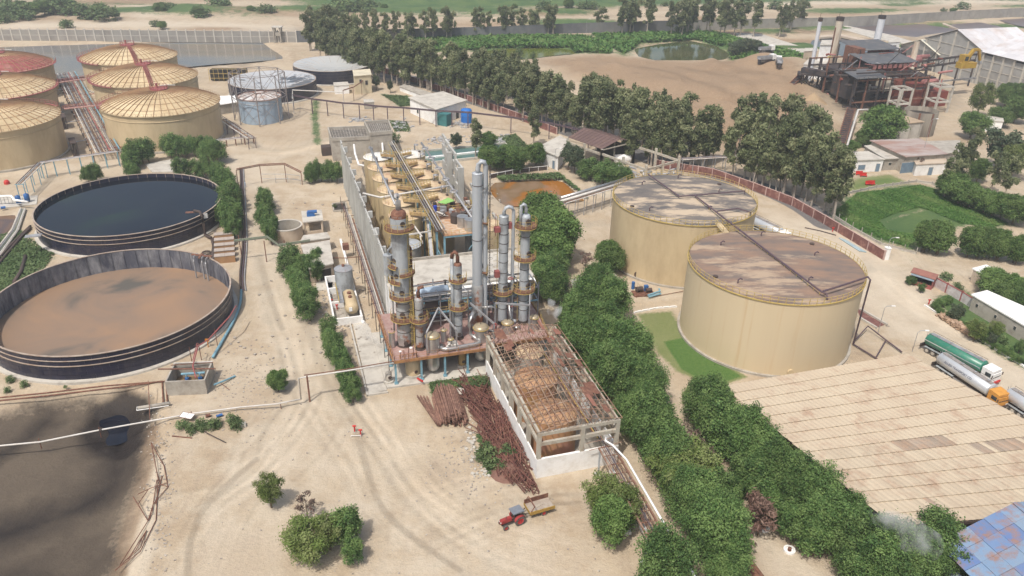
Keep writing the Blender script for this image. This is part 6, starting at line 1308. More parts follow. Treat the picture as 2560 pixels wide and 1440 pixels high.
for s in range(4): proto('bush', 2, lob_round(2, 3, 7, s+130, .05, .4), 130, .26, L_bush, bark, .05, s+130)
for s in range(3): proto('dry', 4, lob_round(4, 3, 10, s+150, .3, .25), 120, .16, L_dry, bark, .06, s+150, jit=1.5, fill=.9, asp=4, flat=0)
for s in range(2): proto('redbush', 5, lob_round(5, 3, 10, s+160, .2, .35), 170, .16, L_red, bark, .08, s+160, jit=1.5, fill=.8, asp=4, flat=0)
TR = random.Random(77); NTREE = [0]
KN = {'con':'hedge_tree','conb':'hedge_tree','euc':'eucalyptus_tree','lime':'young_tree','neem':'shade_tree','grey':'shade_tree','bush':'shrub','dry':'bare_shrub','redbush':'bare_shrub'}
def tree(kind, x, y, H, label, group=None, wide=1., cat=None, z=0):
    for poly, rad_ in OBST:
        if rad_:
            dx, dy = x-poly[0], y-poly[1]; dd = math.hypot(dx, dy)
            if dd < rad_+.8: x, y = poly[0]+dx/dd*(rad_+.8+TR.random()), poly[1]+dy/dd*(rad_+.8+TR.random())
        else:
            s_ = sdist(np.array([[x, y]]), poly)[0]
            if s_ < .8:
                best = None
                for i in range(len(poly)):
                    a_, b_ = poly[i], poly[(i+1) % len(poly)]; ab = b_-a_; n_ = np.array([ab[1], -ab[0]])/np.hypot(*ab); q = np.array([x, y]); d_ = (q-a_)@n_; d2 = (poly.mean(0)-a_)@n_
                    if d2 > 0: n_ = -n_; d_ = -d_
                    if best is None or d_ > best[0]: best = (d_, n_)
                m_ = -best[0]+.9+TR.random()*.8; x += best[1][0]*m_; y += best[1][1]*m_
    P = PROT[kind]; k = TR.randrange(len(P)); H0, cm, tm = P[k]; s = H/H0
    o = thing(KN[kind], label, cat or ('shrub' if 'bush' in kind or kind == 'dry' or H < 2.6 else 'tree'), (x, y, z), TR.uniform(0, 360), group)
    w_ = s*wide*TR.uniform(.92, 1.1); o.scale = (w_, w_, s)
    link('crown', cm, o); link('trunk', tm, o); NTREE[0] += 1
    return o
ORD = 'first second third fourth fifth sixth seventh eighth ninth tenth eleventh twelfth thirteenth fourteenth fifteenth sixteenth seventeenth eighteenth nineteenth twentieth'.split()
def tree_px(kind, u, v, H, label, group=None, wide=1., hf=.55, cat=None):
    p = g(u, v, H*hf); return tree(kind, p.x, p.y, H, label, group, wide, cat)
def row(kind, px, n, H, label, group, jit=1.0, wide=1., hf=.55, hv=.12):
    if kind == 'con': H *= 1.2 if H > 6.5 else 1.05; hv = .2; wide *= .9
    if kind == 'con' and H > 7: kind = 'conb'; n = max(2, int(n*.8)); wide *= .92; hv = .28
    P = [g(u, v, H*hf) for u, v in px]; d = [0]
    for i in range(len(P)-1): d.append(d[-1]+(P[i+1]-P[i]).length)
    for k in range(n):
        s = d[-1]*(k+.5)/n if n > 1 else 0; i = max(j for j in range(len(P)-1) if d[j] <= s); q = P[i].lerp(P[i+1], (s-d[i])/(d[i+1]-d[i]+1e-9))
        lb = label
        if 1 < n <= 20 and len(label.split()) < 13: lb = label+', '+ORD[k]+' from the '+(('top' if px[0][1] < px[-1][1] else 'bottom') if abs(px[0][1]-px[-1][1]) > abs(px[0][0]-px[-1][0]) else ('left' if px[0][0] < px[-1][0] else 'right'))
        tree(kind, q.x+TR.uniform(-jit,jit)*.7, q.y+TR.uniform(-jit,jit)*.7, H*TR.uniform(1-hv,1+hv), lb, group, wide)
row('con', [(655,478),(662,530),(672,590)], 9, 5.4, 'dark green tree in the hedge between the dirt road and the round cistern', 'hedge by the round cistern', .7, 1.05)
row('con', [(725,640),(740,690),(768,770)], 10, 5.4, 'dark green tree in the hedge beside the workshops', 'hedge by the workshops', 1.0, 1.1)
row('con', [(780,650),(800,640)], 2, 5.0, 'dark green tree leaning over the roof of the longer workshop', 'trees over the workshop roof', .4)
row('con', [(740,655),(790,680)], 4, 5.2, 'dark green tree at the front wall of the workshops', 'trees at the workshop front', 1.2)
row('con', [(815,815),(830,860),(862,920),(880,985)], 11, 4.2, 'low dark green tree in the hedge running down to the open sand', 'low hedge on the sand', .5, 1.05)
row('con', [(318,395),(345,375),(372,380)], 7, 6.2, 'dark green tree in front of the nearest domed tank, left part of the clump', 'clump before the domed tank', 1.2, 1.2)
row('con', [(410,365),(450,365),(500,362),(540,385)], 9, 6.2, 'dark green tree in front of the nearest domed tank, right part of the clump', 'clump before the domed tank', 1.5, 1.2)
row('con', [(440,420),(500,415),(550,430),(575,470),(578,520),(585,565)], 15, 6.0, 'dark green tree wrapped round the right side of the black liquid basin', 'trees round the black basin', 1.0, 1.15)
row('con', [(320,415),(340,425)], 3, 5.2, 'dark green tree between the black basin and the domed tank', 'trees behind the black basin', .5); row('con', [(212,435),(245,432)], 3, 4.6, 'dark green tree behind the left rim of the black liquid basin', 'trees behind the black basin left', .5, 1.2)
row('con', [(770,435),(790,425),(815,425),(845,430)], 7, 5.6, 'dark green tree in the short row left of the far end of the screen wall', 'row by the screen wall', .7, 1.1)
top('sand_roof', MB().prism([tuple(g(u,v,2.2)[:2]) for u,v in ((365,405),(455,390),(470,402),(440,425),(380,425))], 2.0, 2.2).box(0,0,0,0,0,0) if False else MB().prism([tuple(g(u,v)[:2]) for u,v in ((362,412),(455,396),(470,408),(440,432),(380,432))], -.1, .3), concrete_pale, 'pale sandy slab enclosed by the clump of dark green trees', 'slab')
row('neem', [(1340,525),(1375,560),(1405,600)], 6, 11.5, 'tall dense tree behind the right hand columns', 'tall trees right of the columns', 1.5, .9)
row('neem', [(1335,580),(1370,640)], 4, 10, 'big green tree close behind the rightmost column', 'trees behind the rightmost column', 1.2, .9)
row('con', [(1360,680),(1385,710),(1375,640)], 5, 7.5, 'green tree beside the right edge of the deck', 'trees at the right edge of the deck', 1., 1.2)
row('neem', [(1515,625),(1535,650)], 2, 7, 'round green tree at the left foot of the farther flat roofed tank', 'trees at the farther flat tank', .8, .8)
tree_px('dry', 1465, 650, 4.5, 'bare brown shrub between the tall trees and the farther flat roofed tank')
tree_px('con', 1490, 680, 5, 'small green tree behind the little flat roof')
row('con', [(1460,740),(1500,730),(1545,750)], 8, 7.2, 'dark green tree at the top of the dense belt, by the little flat roof', 'top of the dense tree belt', 1.2, 1.15)
row('con', [(1430,800),(1480,810),(1535,820)], 9, 7.4, 'dark green tree in the dense belt beside the lawn', 'dense belt by the lawn', 1.4, 1.2)
row('con', [(1440,860),(1505,870),(1570,885),(1590,905)], 11, 7.4, 'dark green tree in the dense belt above the roofless shed', 'dense belt above the shed', 1.4, 1.2)
row('con', [(1500,930),(1550,950),(1610,950),(1650,965)], 11, 7.4, 'dark green tree in the middle of the dense belt', 'middle of the dense belt', 1.4, 1.2)
row('con', [(1560,1010),(1600,1060),(1640,1130)], 11, 7.4, 'dark green tree along the right wall of the roofless shed', 'belt along the shed', 1.2, 1.15)
row('con', [(1590,1120),(1650,1190),(1700,1270)], 12, 7.0, 'dark green tree right of the white pipe of the pipe bridge', 'belt along the pipe bridge', 1.2, 1.15)
row('lime', [(1690,1190),(1730,1150),(1745,1200)], 4, 7.5, 'lighter green tree standing out in the dense belt', 'light trees in the belt', 1., 1.2)
row('con', [(1720,1330),(1770,1350),(1790,1300),(1815,1390),(1760,1420),(1730,1260)], 17, 7.4, 'dark green tree at the lower end of the belt, above the bottom edge', 'lower end of the belt', 1.6, 1.2)
row('con', [(1790,1240),(1830,1210)], 3, 6, 'small green tree beside the reddish bare shrub', 'trees by the bare shrub', .8)
row('con', [(1742,975),(1775,1010),(1820,1050),(1870,1095)], 13, 7.4, 'dark green tree along the left edge of the big sheet roof, upper part', 'upper row along the sheet roof', 1., 1.2)
_A, _D = g(1805,965,7), g(2235,1316,7); _e = (_D-_A).normalized(); _o = Vector((_e.y, -_e.x, 0)); _o = -_o if _o.x > 0 else _o
for k in range(19):
    q = _A.lerp(_D, .06+.95*k/18)+_o*(1.5+(k%3)*1.1); tree('conb' if k > 4 else 'con', q.x, q.y, TR.uniform(7.4,9.2), 'dark green tree close against the left edge of the sheet roof, '+ORD[k]+' from the top', 'row against the sheet roof', 1.05)
for k in range(11):
    s_ = -5.5+k*1.2; d_ = g(2235,1316,7); tree('conb', d_.x+s_*.95+.3*(1.6+(k%3)*1.2), d_.y+s_*.27-.95*(1.6+(k%3)*1.2), TR.uniform(7.6,10), 'dark green tree along the near edge of the big sheet roof, '+ORD[k]+' from the left', 'row along the near edge of the sheet roof', 1.1)
row('con', [(1960,1262),(2000,1305),(2060,1335),(2150,1350),(2230,1345),(2280,1335)], 13, 5.4, 'dark green tree on the edge of the paved yard', 'trees on the edge of the paved yard', 1.5, 1.2)
row('con', [(1870,1160),(1900,1200),(1930,1240)], 6, 6., 'dark green tree at the inner edge of the row by the sheet roof', 'inner edge trees', 1., 1.2)
row('con', [(2080,1370),(2170,1370),(2110,1350)], 5, 3.6, 'low green shrub at the foot of the trees on the paved yard', 'shrubs on the paved yard', 1., 1.2)
for u, v, lb in ((1720,1100,'bare brown shrub in the gap of the tree belt, upper one'),(1755,1140,'bare brown shrub in the gap of the tree belt, lower one')): tree_px('dry', u, v, 5.5, lb)
tree_px('redbush', 1905, 1290, 6, 'reddish bare shrub at the head of the paved yard', wide=1.1); tree_px('redbush', 1885, 1265, 5, 'smaller reddish bare shrub behind the first one'); tree_px('redbush', 2215, 1390, 3, 'low reddish shrub on the edge of the paved yard')
tree_px('dry', 1865, 1350, 5, 'leafless slim tree at the corner of the paved yard', wide=.8)
row('neem', [(2515,1275),(2560,1262)], 3, 7, 'dark tree at the right edge beside the blue roof', 'trees by the blue roof', .8, .9)
tree_px('neem', 692, 950, 4.0, 'small round tree alone on the sand right of the pump pit', wide=.9)
tree_px('lime', 672, 1225, 5.6, 'light green tree leaning left on the open sand', wide=.75); tree_px('dry', 765, 1262, 4.2, 'nearly leafless grey tree on the open sand', wide=1.1)
tree_px('lime', 770, 1350, 5.8, 'spreading light green tree at the lower left of the open sand', wide=1.3); tree_px('lime', 820, 1330, 5.2, 'light green tree touching the spreading one', wide=1.1)
tree_px('con', 865, 1310, 6.2, 'dark green tree behind the spreading light green one'); tree_px('con', 880, 1370, 4.2, 'lower dark green tree behind the spreading light green one')
tree_px('lime', 1510, 1240, 7.0, 'yellow green tree in front of the pipe bridge, the taller one', wide=.95); tree_px('neem', 1530, 1300, 7.2, 'yellow green tree in front of the pipe bridge, the nearer one', wide=.85); tree_px('lime', 1560, 1275, 7.0, 'yellow green tree touching the legs of the pipe bridge', wide=.9)
tree_px('neem', 1645, 1440, 5, 'green tree cut by the bottom edge beside the pipe bridge', wide=.8)
for i, (u, v, s) in enumerate(((455,1062,1.2),(478,1072,1.3),(500,1058,1.3),(528,1060,1.4),(545,1058,1.2),(583,1050,1.6),(590,1062,1.2),(505,1070,1.0),(25,948,1.),(60,960,1.),(18,975,.8),(170,958,.5))): tree_px('bush', u, v, s, 'low grey green bush on the sand round the pump pit' , 'low bushes round the pump pit')
for u, v, s in ((1218,1130,2.2),(1232,1155,1.8),(1250,1165,1.4),(1270,1130,1.6),(1180,962,1.4),(1150,960,1.2),(1216,955,1.6),(1208,1140,1.6)): tree_px('bush', u, v, s, 'green weed bush growing through the scrap heap', 'weeds in the scrap heap')
for u, v, s in ((640,540,1.3),(836,515,.9),(1210,960,1.1)): tree_px('bush', u, v, s, 'small green weed at the '+('road hedge','brick pit','end of the deck slab')[(u > 700)+(u > 1000)])
EG = 'eucalyptus belt along the asphalt road'
for (px, n, lb, H) in (([(800,100),(860,120),(950,150),(1030,165)], 16, 'grey green eucalyptus in the belt behind the covered round tanks', 16), ([(770,75),(850,85),(930,105)], 9, 'eucalyptus at the far left corner of the belt', 17),
    ([(1010,150),(1090,175),(1180,200),(1260,220)], 17, 'eucalyptus in the belt behind the white block building', 16), ([(1180,175),(1250,190),(1330,230)], 10, 'eucalyptus in the belt left of the bagasse heap', 15),
    ([(1300,240),(1400,265),(1500,290)], 14, 'eucalyptus in the belt in front of the bagasse heap, left part', 15), ([(1480,265),(1560,290),(1640,310),(1720,320)], 15, 'eucalyptus in the belt in front of the bagasse heap, middle part', 15),
    ([(1560,340),(1640,350),(1730,355),(1800,340)], 13, 'eucalyptus in the belt behind the brown roofed shed', 14), ([(1850,370),(1900,385),(1960,400),(2040,415)], 11, 'tall eucalyptus leaning over the red wall', 17),
    ([(1870,330),(1930,330),(1990,345),(2050,370)], 9, 'tall eucalyptus left of the sloping conveyor', 16), ([(2050,430),(2085,470)], 3, 'eucalyptus at the right end of the leaning group', 15)):
    row('euc', px, int(n*2), H, lb, lb.replace('eucalyptus','eucalyptuses'), 3.4, 1.08, .55, .3)
row('euc', [(760,55),(850,62),(960,60),(1060,62),(1150,56)], 15, 15, 'eucalyptus in the far line along the dark boundary wall, left stretch', 'far line left', 3, 1.1); row('euc', [(1180,58),(1260,52),(1330,50),(1400,52)], 11, 14, 'eucalyptus in the far line along the dark boundary wall, middle stretch', 'far line middle', 3, 1.1)
tree_px('euc', 1503, 45, 13, 'lone slim eucalyptus between the two green ponds', wide=1.3); row('euc', [(1560,42),(1590,35),(1620,38)], 5, 18, 'eucalyptus in the tight clump behind the reed pond', 'tight far clump', 3, 1.3)
row('euc', [(1690,45),(1740,35),(1800,38),(1860,42),(1890,42)], 13, 19, 'eucalyptus in the far line above the reed pond', 'far line right', 4, 1.25); row('euc', [(1945,60),(1975,35),(2030,30)], 4, 15, 'eucalyptus just left of the thin chimney', 'far trees by the chimney', 3, 1.2)
row('bush', [(1690,75),(1720,72)], 3, 4, 'dark round bush at the foot of the far wall', 'far bushes', 2)
row('grey', [(1835,125),(1870,112),(1900,118)], 5, 7, 'green bushy tree at the right end of the reed pond', 'trees at the reed pond', 2, 1.)
row('bush', [(1240,145),(1265,132),(1302,132),(1350,140)], 4, 3.4, 'small conifer like bush on the edge of the algae green pond', 'bushes at the algae pond', 1.5, .7)
for a in (('euc',1188,345,11,'dark slender tree standing over the teal basin',1.2),('neem',1222,350,5,'small tree right of the dark slender one',1.),('euc',1335,315,12,'eucalyptus right of the long pipe rack',1.1),('neem',1340,385,7,'round tree behind the orange pond, right one',1.),('neem',1240,392,7,'round tree behind the orange pond, left one',1.),('neem',1290,398,7,'round tree behind the orange pond, middle one',1.1),('neem',1265,385,6,'round tree hiding the teal basin',1.),('neem',1215,385,5.5,'round tree touching the open frame wall',.9),
    ('grey',1140,352,5,'pale shrub on the rubble behind the teal basin',.8),('grey',940,205,6,'thin tree beside the red wall near the yellow hut',.55),('grey',975,215,5,'smaller thin tree beside the red wall',.5),('bush',985,345,2.6,'shrub behind the roofless tank block',1.),('con',650,0,3,'x',1)):
    if a[4] != 'x': tree_px(*a[:5], wide=a[5])
row('grey', [(1420,385),(1445,400)], 3, 8, 'grey green tree in front of the brown roofed shed', 'trees before the brown shed', 1.2, .7); row('con', [(1450,420),(1490,425),(1530,435),(1560,440)], 8, 5.6, 'dark green tree in front of the bare concrete frame', 'trees before the concrete frame', 1.2, 1.3)
row('con', [(1160,255),(1150,262)], 1, 2.5, 'tiny dark tree by the white block', None, .5); row('con', [(1040,430),(1045,460)], 2, 4.5, 'dark green tree seen through the open frame wall', 'trees at the frame wall', .5)
row('con', [(970,405),(975,420)], 1, 4.5, 'dark green tree between the screen wall and the fermentation tanks', None, .5)
for a in (('neem',2205,310,13,'big round dark green tree in front of the boiler house, over the conveyor',1.05),('lime',2455,245,13,'light green tree in front of the big warehouse',.8),('neem',2435,310,9,'round dark tree below the light green one',1.),('grey',2505,370,12,'large grey green spreading tree at the right edge',1.),('neem',2450,425,7,'dark tree under the grey green spreading one',.8),
    ('euc',2430,380,15,'tall eucalyptus right of the white workshops',1.),('euc',2395,420,13,'eucalyptus with drooping crown by the white workshops',1.25),('euc',2375,440,11,'lower eucalyptus at the corner of the marsh wall',1.2),('lime',2540,400,11,'bright green tree cut by the right edge',.9),('euc',2530,440,13,'olive eucalyptus at the right edge',1.1),('euc',2490,430,12,'olive eucalyptus left of the bright green tree',1.1),
    ('dry',2300,410,5,'forked half bare tree in the yard of the white workshops',.8),('neem',2545,270,10,'dark tree at the right edge below the warehouse',1.),('neem',2500,290,7,'dark tree right of the small tower',1.1),('neem',2520,235,9,'dark tree at the foot of the warehouse wall, left one',1.),('neem',2555,235,9,'dark tree at the foot of the warehouse wall, right one',1.),
    ('neem',2160,345,5,'dark bush at the foot of the conveyor',1.2),('neem',2130,365,4,'lower dark bush at the foot of the conveyor',1.2)): tree_px(*a[:5], wide=a[5])
row('neem', [(2350,450),(2400,475),(2450,490),(2500,510),(2550,525)], 9, 7, 'dark tree in the thicket along the marsh wall', 'thicket along the marsh wall', 2, 1.)
row('neem', [(2300,585),(2340,590),(2365,600)], 5, 7.5, 'dark green tree on the near bank of the marsh, left clump', 'left clump on the marsh bank', 1.2, .8)
row('neem', [(2430,610),(2470,605),(2510,615),(2560,620)], 8, 7, 'dark green tree on the near bank of the marsh, right clump', 'right clump on the marsh bank', 1.4, .8)
row('neem', [(2480,705),(2520,725),(2555,745)], 6, 5.5, 'glossy green tree between the two long white roofs at the right edge', 'trees between the long roofs', 1.2, 1.1)
for a in (('con',2279,698,2.2,'round clipped shrub left of the red kiosk',1.3),('con',2305,718,2.2,'round clipped shrub right of the red kiosk',1.3),('grey',2392,782,4,'feathery shrub in the roadside garden',.8),('lime',2442,825,4.5,'weeping shrub in the roadside garden',.9),('lime',2490,822,3.2,'bright round clipped shrub in the garden',1.1),('con',2552,865,2.8,'dark egg shaped shrub at the end of the garden',.9),('con',2523,875,2.,'ball shaped shrub by the garden kerb',1.3),('grey',2480,850,2.5,'thin shrub by the garden kerb',.8),('bush',2512,850,1.6,'small yellowish shrub on the garden lawn',.8),('bush',2365,690,1.4,'wild bush behind the red kiosk',1.2),('bush',2395,715,1.2,'smaller wild bush behind the red kiosk',1.2)): tree_px(*a[:5], wide=a[5])
row('con', [(2335,765),(2375,745)], 7, 1.6, 'clipped hedge bush bordering the far end of the garden', 'garden hedge far end', .2, 1.6); row('con', [(2340,770),(2420,815),(2450,840),(2560,905)], 16, 1.5, 'clipped hedge bush along the roadside kerb', 'roadside hedge', .3, 1.6)
SG = 'scrub beyond the compound wall'
for u0, v0, n, du, dv, H in ((45,18,16,70,8,9),(30,40,7,60,6,7),(250,28,6,40,7,8),(140,15,8,40,7,9),(490,28,2,15,4,8),(560,8,3,30,4,7),(640,25,3,25,4,6),(340,60,4,200,3,5),(880,12,6,100,6,8),(1340,10,5,200,5,7),(2060,20,10,400,12,6),(410,20,3,30,5,7)):
    for i in range(n): tree_px('bush' if i % 4 else 'neem', u0+TR.uniform(-du,du), max(2, v0+TR.uniform(-dv,dv)), H*TR.uniform(.4,.9), 'dark scrub bush on the dry plain beyond the compound wall', SG, 1.4)
def blades(name, polys, n, h, w_, m, label, seed, z=0.):
    r = np.random.RandomState(seed); pts = []
    for px, k in polys:
        poly = gpx(px); lo, hi = poly.min(0), poly.max(0); q = r.uniform(lo, hi, size=(k*3, 2)); q = q[sdist(q, poly) < -.3][:k]; pts.append(q)
    q = np.concatenate(pts); n = len(q); C = np.column_stack([q, np.full(n, z)+h*r.uniform(.1,.5,n)]); N_ = r.normal(size=(n,3)); N_[:,2] = np.abs(N_[:,2])+1.2
    nz = np.sin(q[:,0]*.35)*np.sin(q[:,1]*.22+1)+.5*np.sin(q[:,0]*.9+q[:,1]*.5)
    me = leaves_mesh(name, C, N_, w_, .45+.25*nz+r.normal(0,.12,n), m, seed, 2.2, -1.); o = link(name, me); tag(o, label, 'reeds', kind='stuff'); return o
L_reed = leaf_mat('reed_blades', (.045,.11,.02), (.08,.165,.035), (.16,.21,.07), .25)
MARSH = [(2085,530),(2140,482),(2230,472),(2300,462),(2400,492),(2520,560),(2480,570),(2400,560),(2330,530),(2300,520),(2240,535),(2200,552),(2220,575),(2310,590),(2270,620),(2180,590),(2110,560)]
blades('marsh_reeds', [(MARSH, 60000)], 0, .4, .24, L_reed, 'green reeds filling the walled marsh', 5)
blades('bank_reeds', [([(1000,90),(1450,92),(1520,105),(1530,135),(1440,130),(1425,118),(1250,118),(1180,125),(1040,130)], 16000), ([(1480,88),(1780,82),(1920,118),(1990,135),(1960,150),(1830,148),(1820,118),(1740,98),(1600,108),(1560,135),(1530,120)], 16000), ([(1830,110),(2010,140),(2010,155),(1830,150)], 4000)], 0, 2.2, 1.5, L_reed, 'tall reeds on the banks of the two green ponds', 6)
blades('weeds', [([(-60,600),(55,575),(100,610),(140,635),(95,700),(30,745),(-60,760)], 5000), ([(1068,955),(1196,936),(1226,948),(1222,1000),(1150,985),(1080,990)], 2600), ([(1185,1080),(1250,1110),(1290,1180),(1215,1190)], 1000), ([(1190,350),(1290,335),(1330,372),(1250,372)], 2500), ([(950,236),(1020,240),(1055,262),(1000,268)], 2500), ([(787,250),(793,250),(798,362),(792,362)], 400), ([(970,300),(1020,305),(1030,330),(985,330)], 900)], 0, .5, .35, L_bush, 'green weeds growing in patches over the yard', 7)
blades('pond_weeds', [([(1236,440),(1400,432),(1470,490),(1480,505),(1400,448),(1250,452)], 2500)], 0, .7, .5, L_bush, 'weeds on the banks of the orange pond', 8)
def z_at(x, y, v):
    lo, hi = 0, 74.
    for _ in range(40):
        m = (lo+hi)/2; P = V((x, y, m-CH)); vv = 720-FPX*(P.dot(ax_u))/(P.dot(ax_f))
        if vv > v: lo = m
        else: hi = m
    return lo
sheet_b = mat('beige_roof_sheet', (.49,.41,.30), (.45,.365,.265), .15, .75, dirt=(.34,.22,.15), damt=.22, dscale=.35, rand=.07, bump=.1, bscale=3)
sheet_g = mat('weathered_roof_sheet', (.33,.27,.21), (.28,.22,.17), .3, .8, dirt=(.40,.26,.17), damt=.4, dscale=.4, rand=.12)
A_ = g(1805,965,7); B_ = g(2270,884,7); D_ = g(2235,1316,7); dB = (g(2560,1048,7)-B_).normalized(); C_ = B_+dB*39
def bil(s, t): return (A_.lerp(B_, s)).lerp(D_.lerp(C_, s), t)
NRW, NSH = 15, 44
t = thing('sheet_roof_hall', 'wide low hall under a beige sheet roof beside the parked tank lorries', 'hall', tuple((A_+C_)/2)[:2]+(0,)); inv_ = wm(t).inverted()
far_b = MB(); r2 = random.Random(8); cnt = 0
gr = lambda i, j: (i == 8 and j > 15) or (i in (4,9) and j > 26 and r2.random() < .6) or r2.random() < .03
for i in range(NRW-1, -1, -1):
    for j in range(NSH):
        s0, s1 = (j+.003)/NSH, (j+.997)/NSH; t0, t1 = i/NRW, (i+1.04)/NRW; sg = .10*math.sin(j*.3+i); w0 = r2.uniform(0,.05)
        q = [bil(s0,t1)+V((0,0,.10+w0)), bil(s1,t1)+V((0,0,.10+w0)), bil(s1,t0)+V((0,0,.0)), bil(s0,t0)+V((0,0,.0))]
        q = [p+V((0,0,.25*math.sin(i*.7))*1) if False else p for p in q]
        m0 = (q[0]+q[1])/2+V((0,0,.05)); m1 = (q[2]+q[3])/2+V((0,0,.05)); vs = [inv_ @ p for p in (q[0],m0,q[1],q[2],m1,q[3])]; lo = [p-V((0,0,.05)) for p in vs]
        fs = [(0,1,4,5),(1,2,3,4),(6,7,1,0),(7,8,2,1),(8,9,3,2),(11,6,0,5)]
        if cnt < 290: o = part('roof_sheet', MB().add(vs+lo, fs), sheet_g if gr(i,j) else sheet_b, t); cnt += 1
        else: far_b.add(vs+lo, fs)
o = part('roof_sheet', far_b, sheet_b, t, kind='stuff')
wpart('eave_beam', MB().beam(D_-V((0,0,.3)), C_-V((0,0,.3)), .3,.4).beam(A_-V((0,0,.3)), B_-V((0,0,.3)), .3,.4).beam(B_-V((0,0,.3)), C_-V((0,0,.3)), .3,.4), dark_steel, t)
for i in range(8):
    for tt_ in (.01,.5,.99): p = bil(.01+.98*i/7, tt_); wpart('pillar', MB().box(p.x-.2,p.x+.2,p.y-.2,p.y+.2,0,6.6), concrete, t)
for (p, q) in ((A_,B_),(B_,C_),(A_,D_)):
    c = (A_+B_+C_+D_)/4; p = c+(p-c)*.95; q = c+(q-c)*.95; wpart('wall', MB().beam((p.x,p.y,1.6),(q.x,q.y,1.6),.25,3.2), whitewash, t)
top('low_wall', MB().beam(g(2330,1322,.9), g(2460,1292,.9), .3, .9), whitewash, 'low white wall between the sheet roofed hall and the blue roof', 'wall'); top('white_block', MB(frame(g(2403,1296),20)).box(-.5,.5,-.5,.5,0,1.2), whitewash, 'small white block on the strip below the sheet roof eave', 'block')
bz = [mat('blue_roof_sheet%d' % k, c1, c2, .35, .5, dirt=(.27,.17,.14), damt=.4, dscale=.5, soft=.08, rand=.04) for k, (c1, c2) in enumerate([((.13,.21,.37),(.17,.24,.37)), ((.17,.26,.39),(.21,.28,.37)), ((.11,.18,.36),(.14,.20,.34))])]
E0 = g(2340,1358,6.5); R0 = g(2533,1261,9.0); ex = V((math.cos(math.radians(-73)), math.sin(math.radians(-73)), 0)); t = thing('blue_roof_shed', 'shed with a patchy blue sheet roof at the lower right corner', 'shed', (R0.x, R0.y-8, 0))
up_ = R0-E0
for i in range(5):
    for j in range(9):
        q = [E0+up_*(i/5+.004)+ex*(2.2*j), E0+up_*((i+1)/5+.01)+ex*(2.2*j), E0+up_*((i+1)/5+.01)+ex*(2.2*j+2.17), E0+up_*(i/5+.004)+ex*(2.2*j+2.17)]
        wpart('roof_sheet', MB().slab([p+V((0,0,.03*((i+j)%2)+.06*i)) for p in q], .05), bz[(i*7+j*5+i*j)%3], t)
        q2 = [R0+V((up_.x,up_.y,-up_.z))*(i/5)+ex*(2.2*j), R0+V((up_.x,up_.y,-up_.z))*((i+1)/5)+ex*(2.2*j), R0+V((up_.x,up_.y,-up_.z))*((i+1)/5)+ex*(2.2*j+2.17), R0+V((up_.x,up_.y,-up_.z))*(i/5)+ex*(2.2*j+2.17)]
        if j < 4: wpart('roof_sheet', MB().slab([p+V((0,0,.3-.05*i)) for p in q2], .05), bz[1], t)
wpart('ridge_cap', MB().beam(R0+V((0,0,.32)), R0+ex*19+V((0,0,.32)), .5,.08), bz[1], t)
for k in range(3): p = E0+V((.4,-.4,0))+ex*(6*k); wpart('column', MB().beam((p.x,p.y,0),(p.x,p.y,6.3),.7), whitewash, t)
wpart('side_wall', MB().beam(E0+V((1.2,-.5,-4.2)), E0+V((1.2,-.5,-4.2))+ex*19, .2, 4.4), bpy.data.materials['faded_blue_tank'], t); wpart('end_wall', MB().beam((E0.x+1.2,E0.y-.3,3),(R0.x,R0.y-.5,3),.2,6), col_grey, t)
t = thing('steam_tower', 'grey slab wall standing beside the blue roofed shed', 'wall', g(2310,1440)); wpart('slab', MB().beam(g(2240,1440,1.2), g(2318,1408,1.2), .4, 2.4), col_grey, t)
for u, v in ((1973,1377),(2021,1333),(1909,1322)): p = g(u,v); t = thing('round_planter', 'round white kerbed planter on the paved yard, '+('nearest','middle','farthest')[(v < 1370)+(v < 1330)]+' one', 'planter', (p.x,p.y,0)); part('kerb', MB().lathe([(.75,-.05),(.75,.3),(.5,.3),(.5,.1),(.02,.1)],16), whitewash, t); part('red_cap', MB().lathe([(.25,.1),(.25,.5),(.02,.6)],8), rust, t)
green_t = mat('tanker_green', (.035,.20,.13), (.03,.16,.11), .6, .35, dirt=(.12,.2,.15), damt=.25, dscale=1.5, spec=.5); silver_t = mat('tanker_silver', (.58,.60,.62), (.50,.52,.54), .4, .3, metal=.3, spec=.5)
orange_t = mat('cab_orange', (.62,.30,.06), (.50,.23,.05), 1, .6); walk_t = mat('tanker_walkway', (.30,.27,.25), (.22,.2,.19), 2, .8)
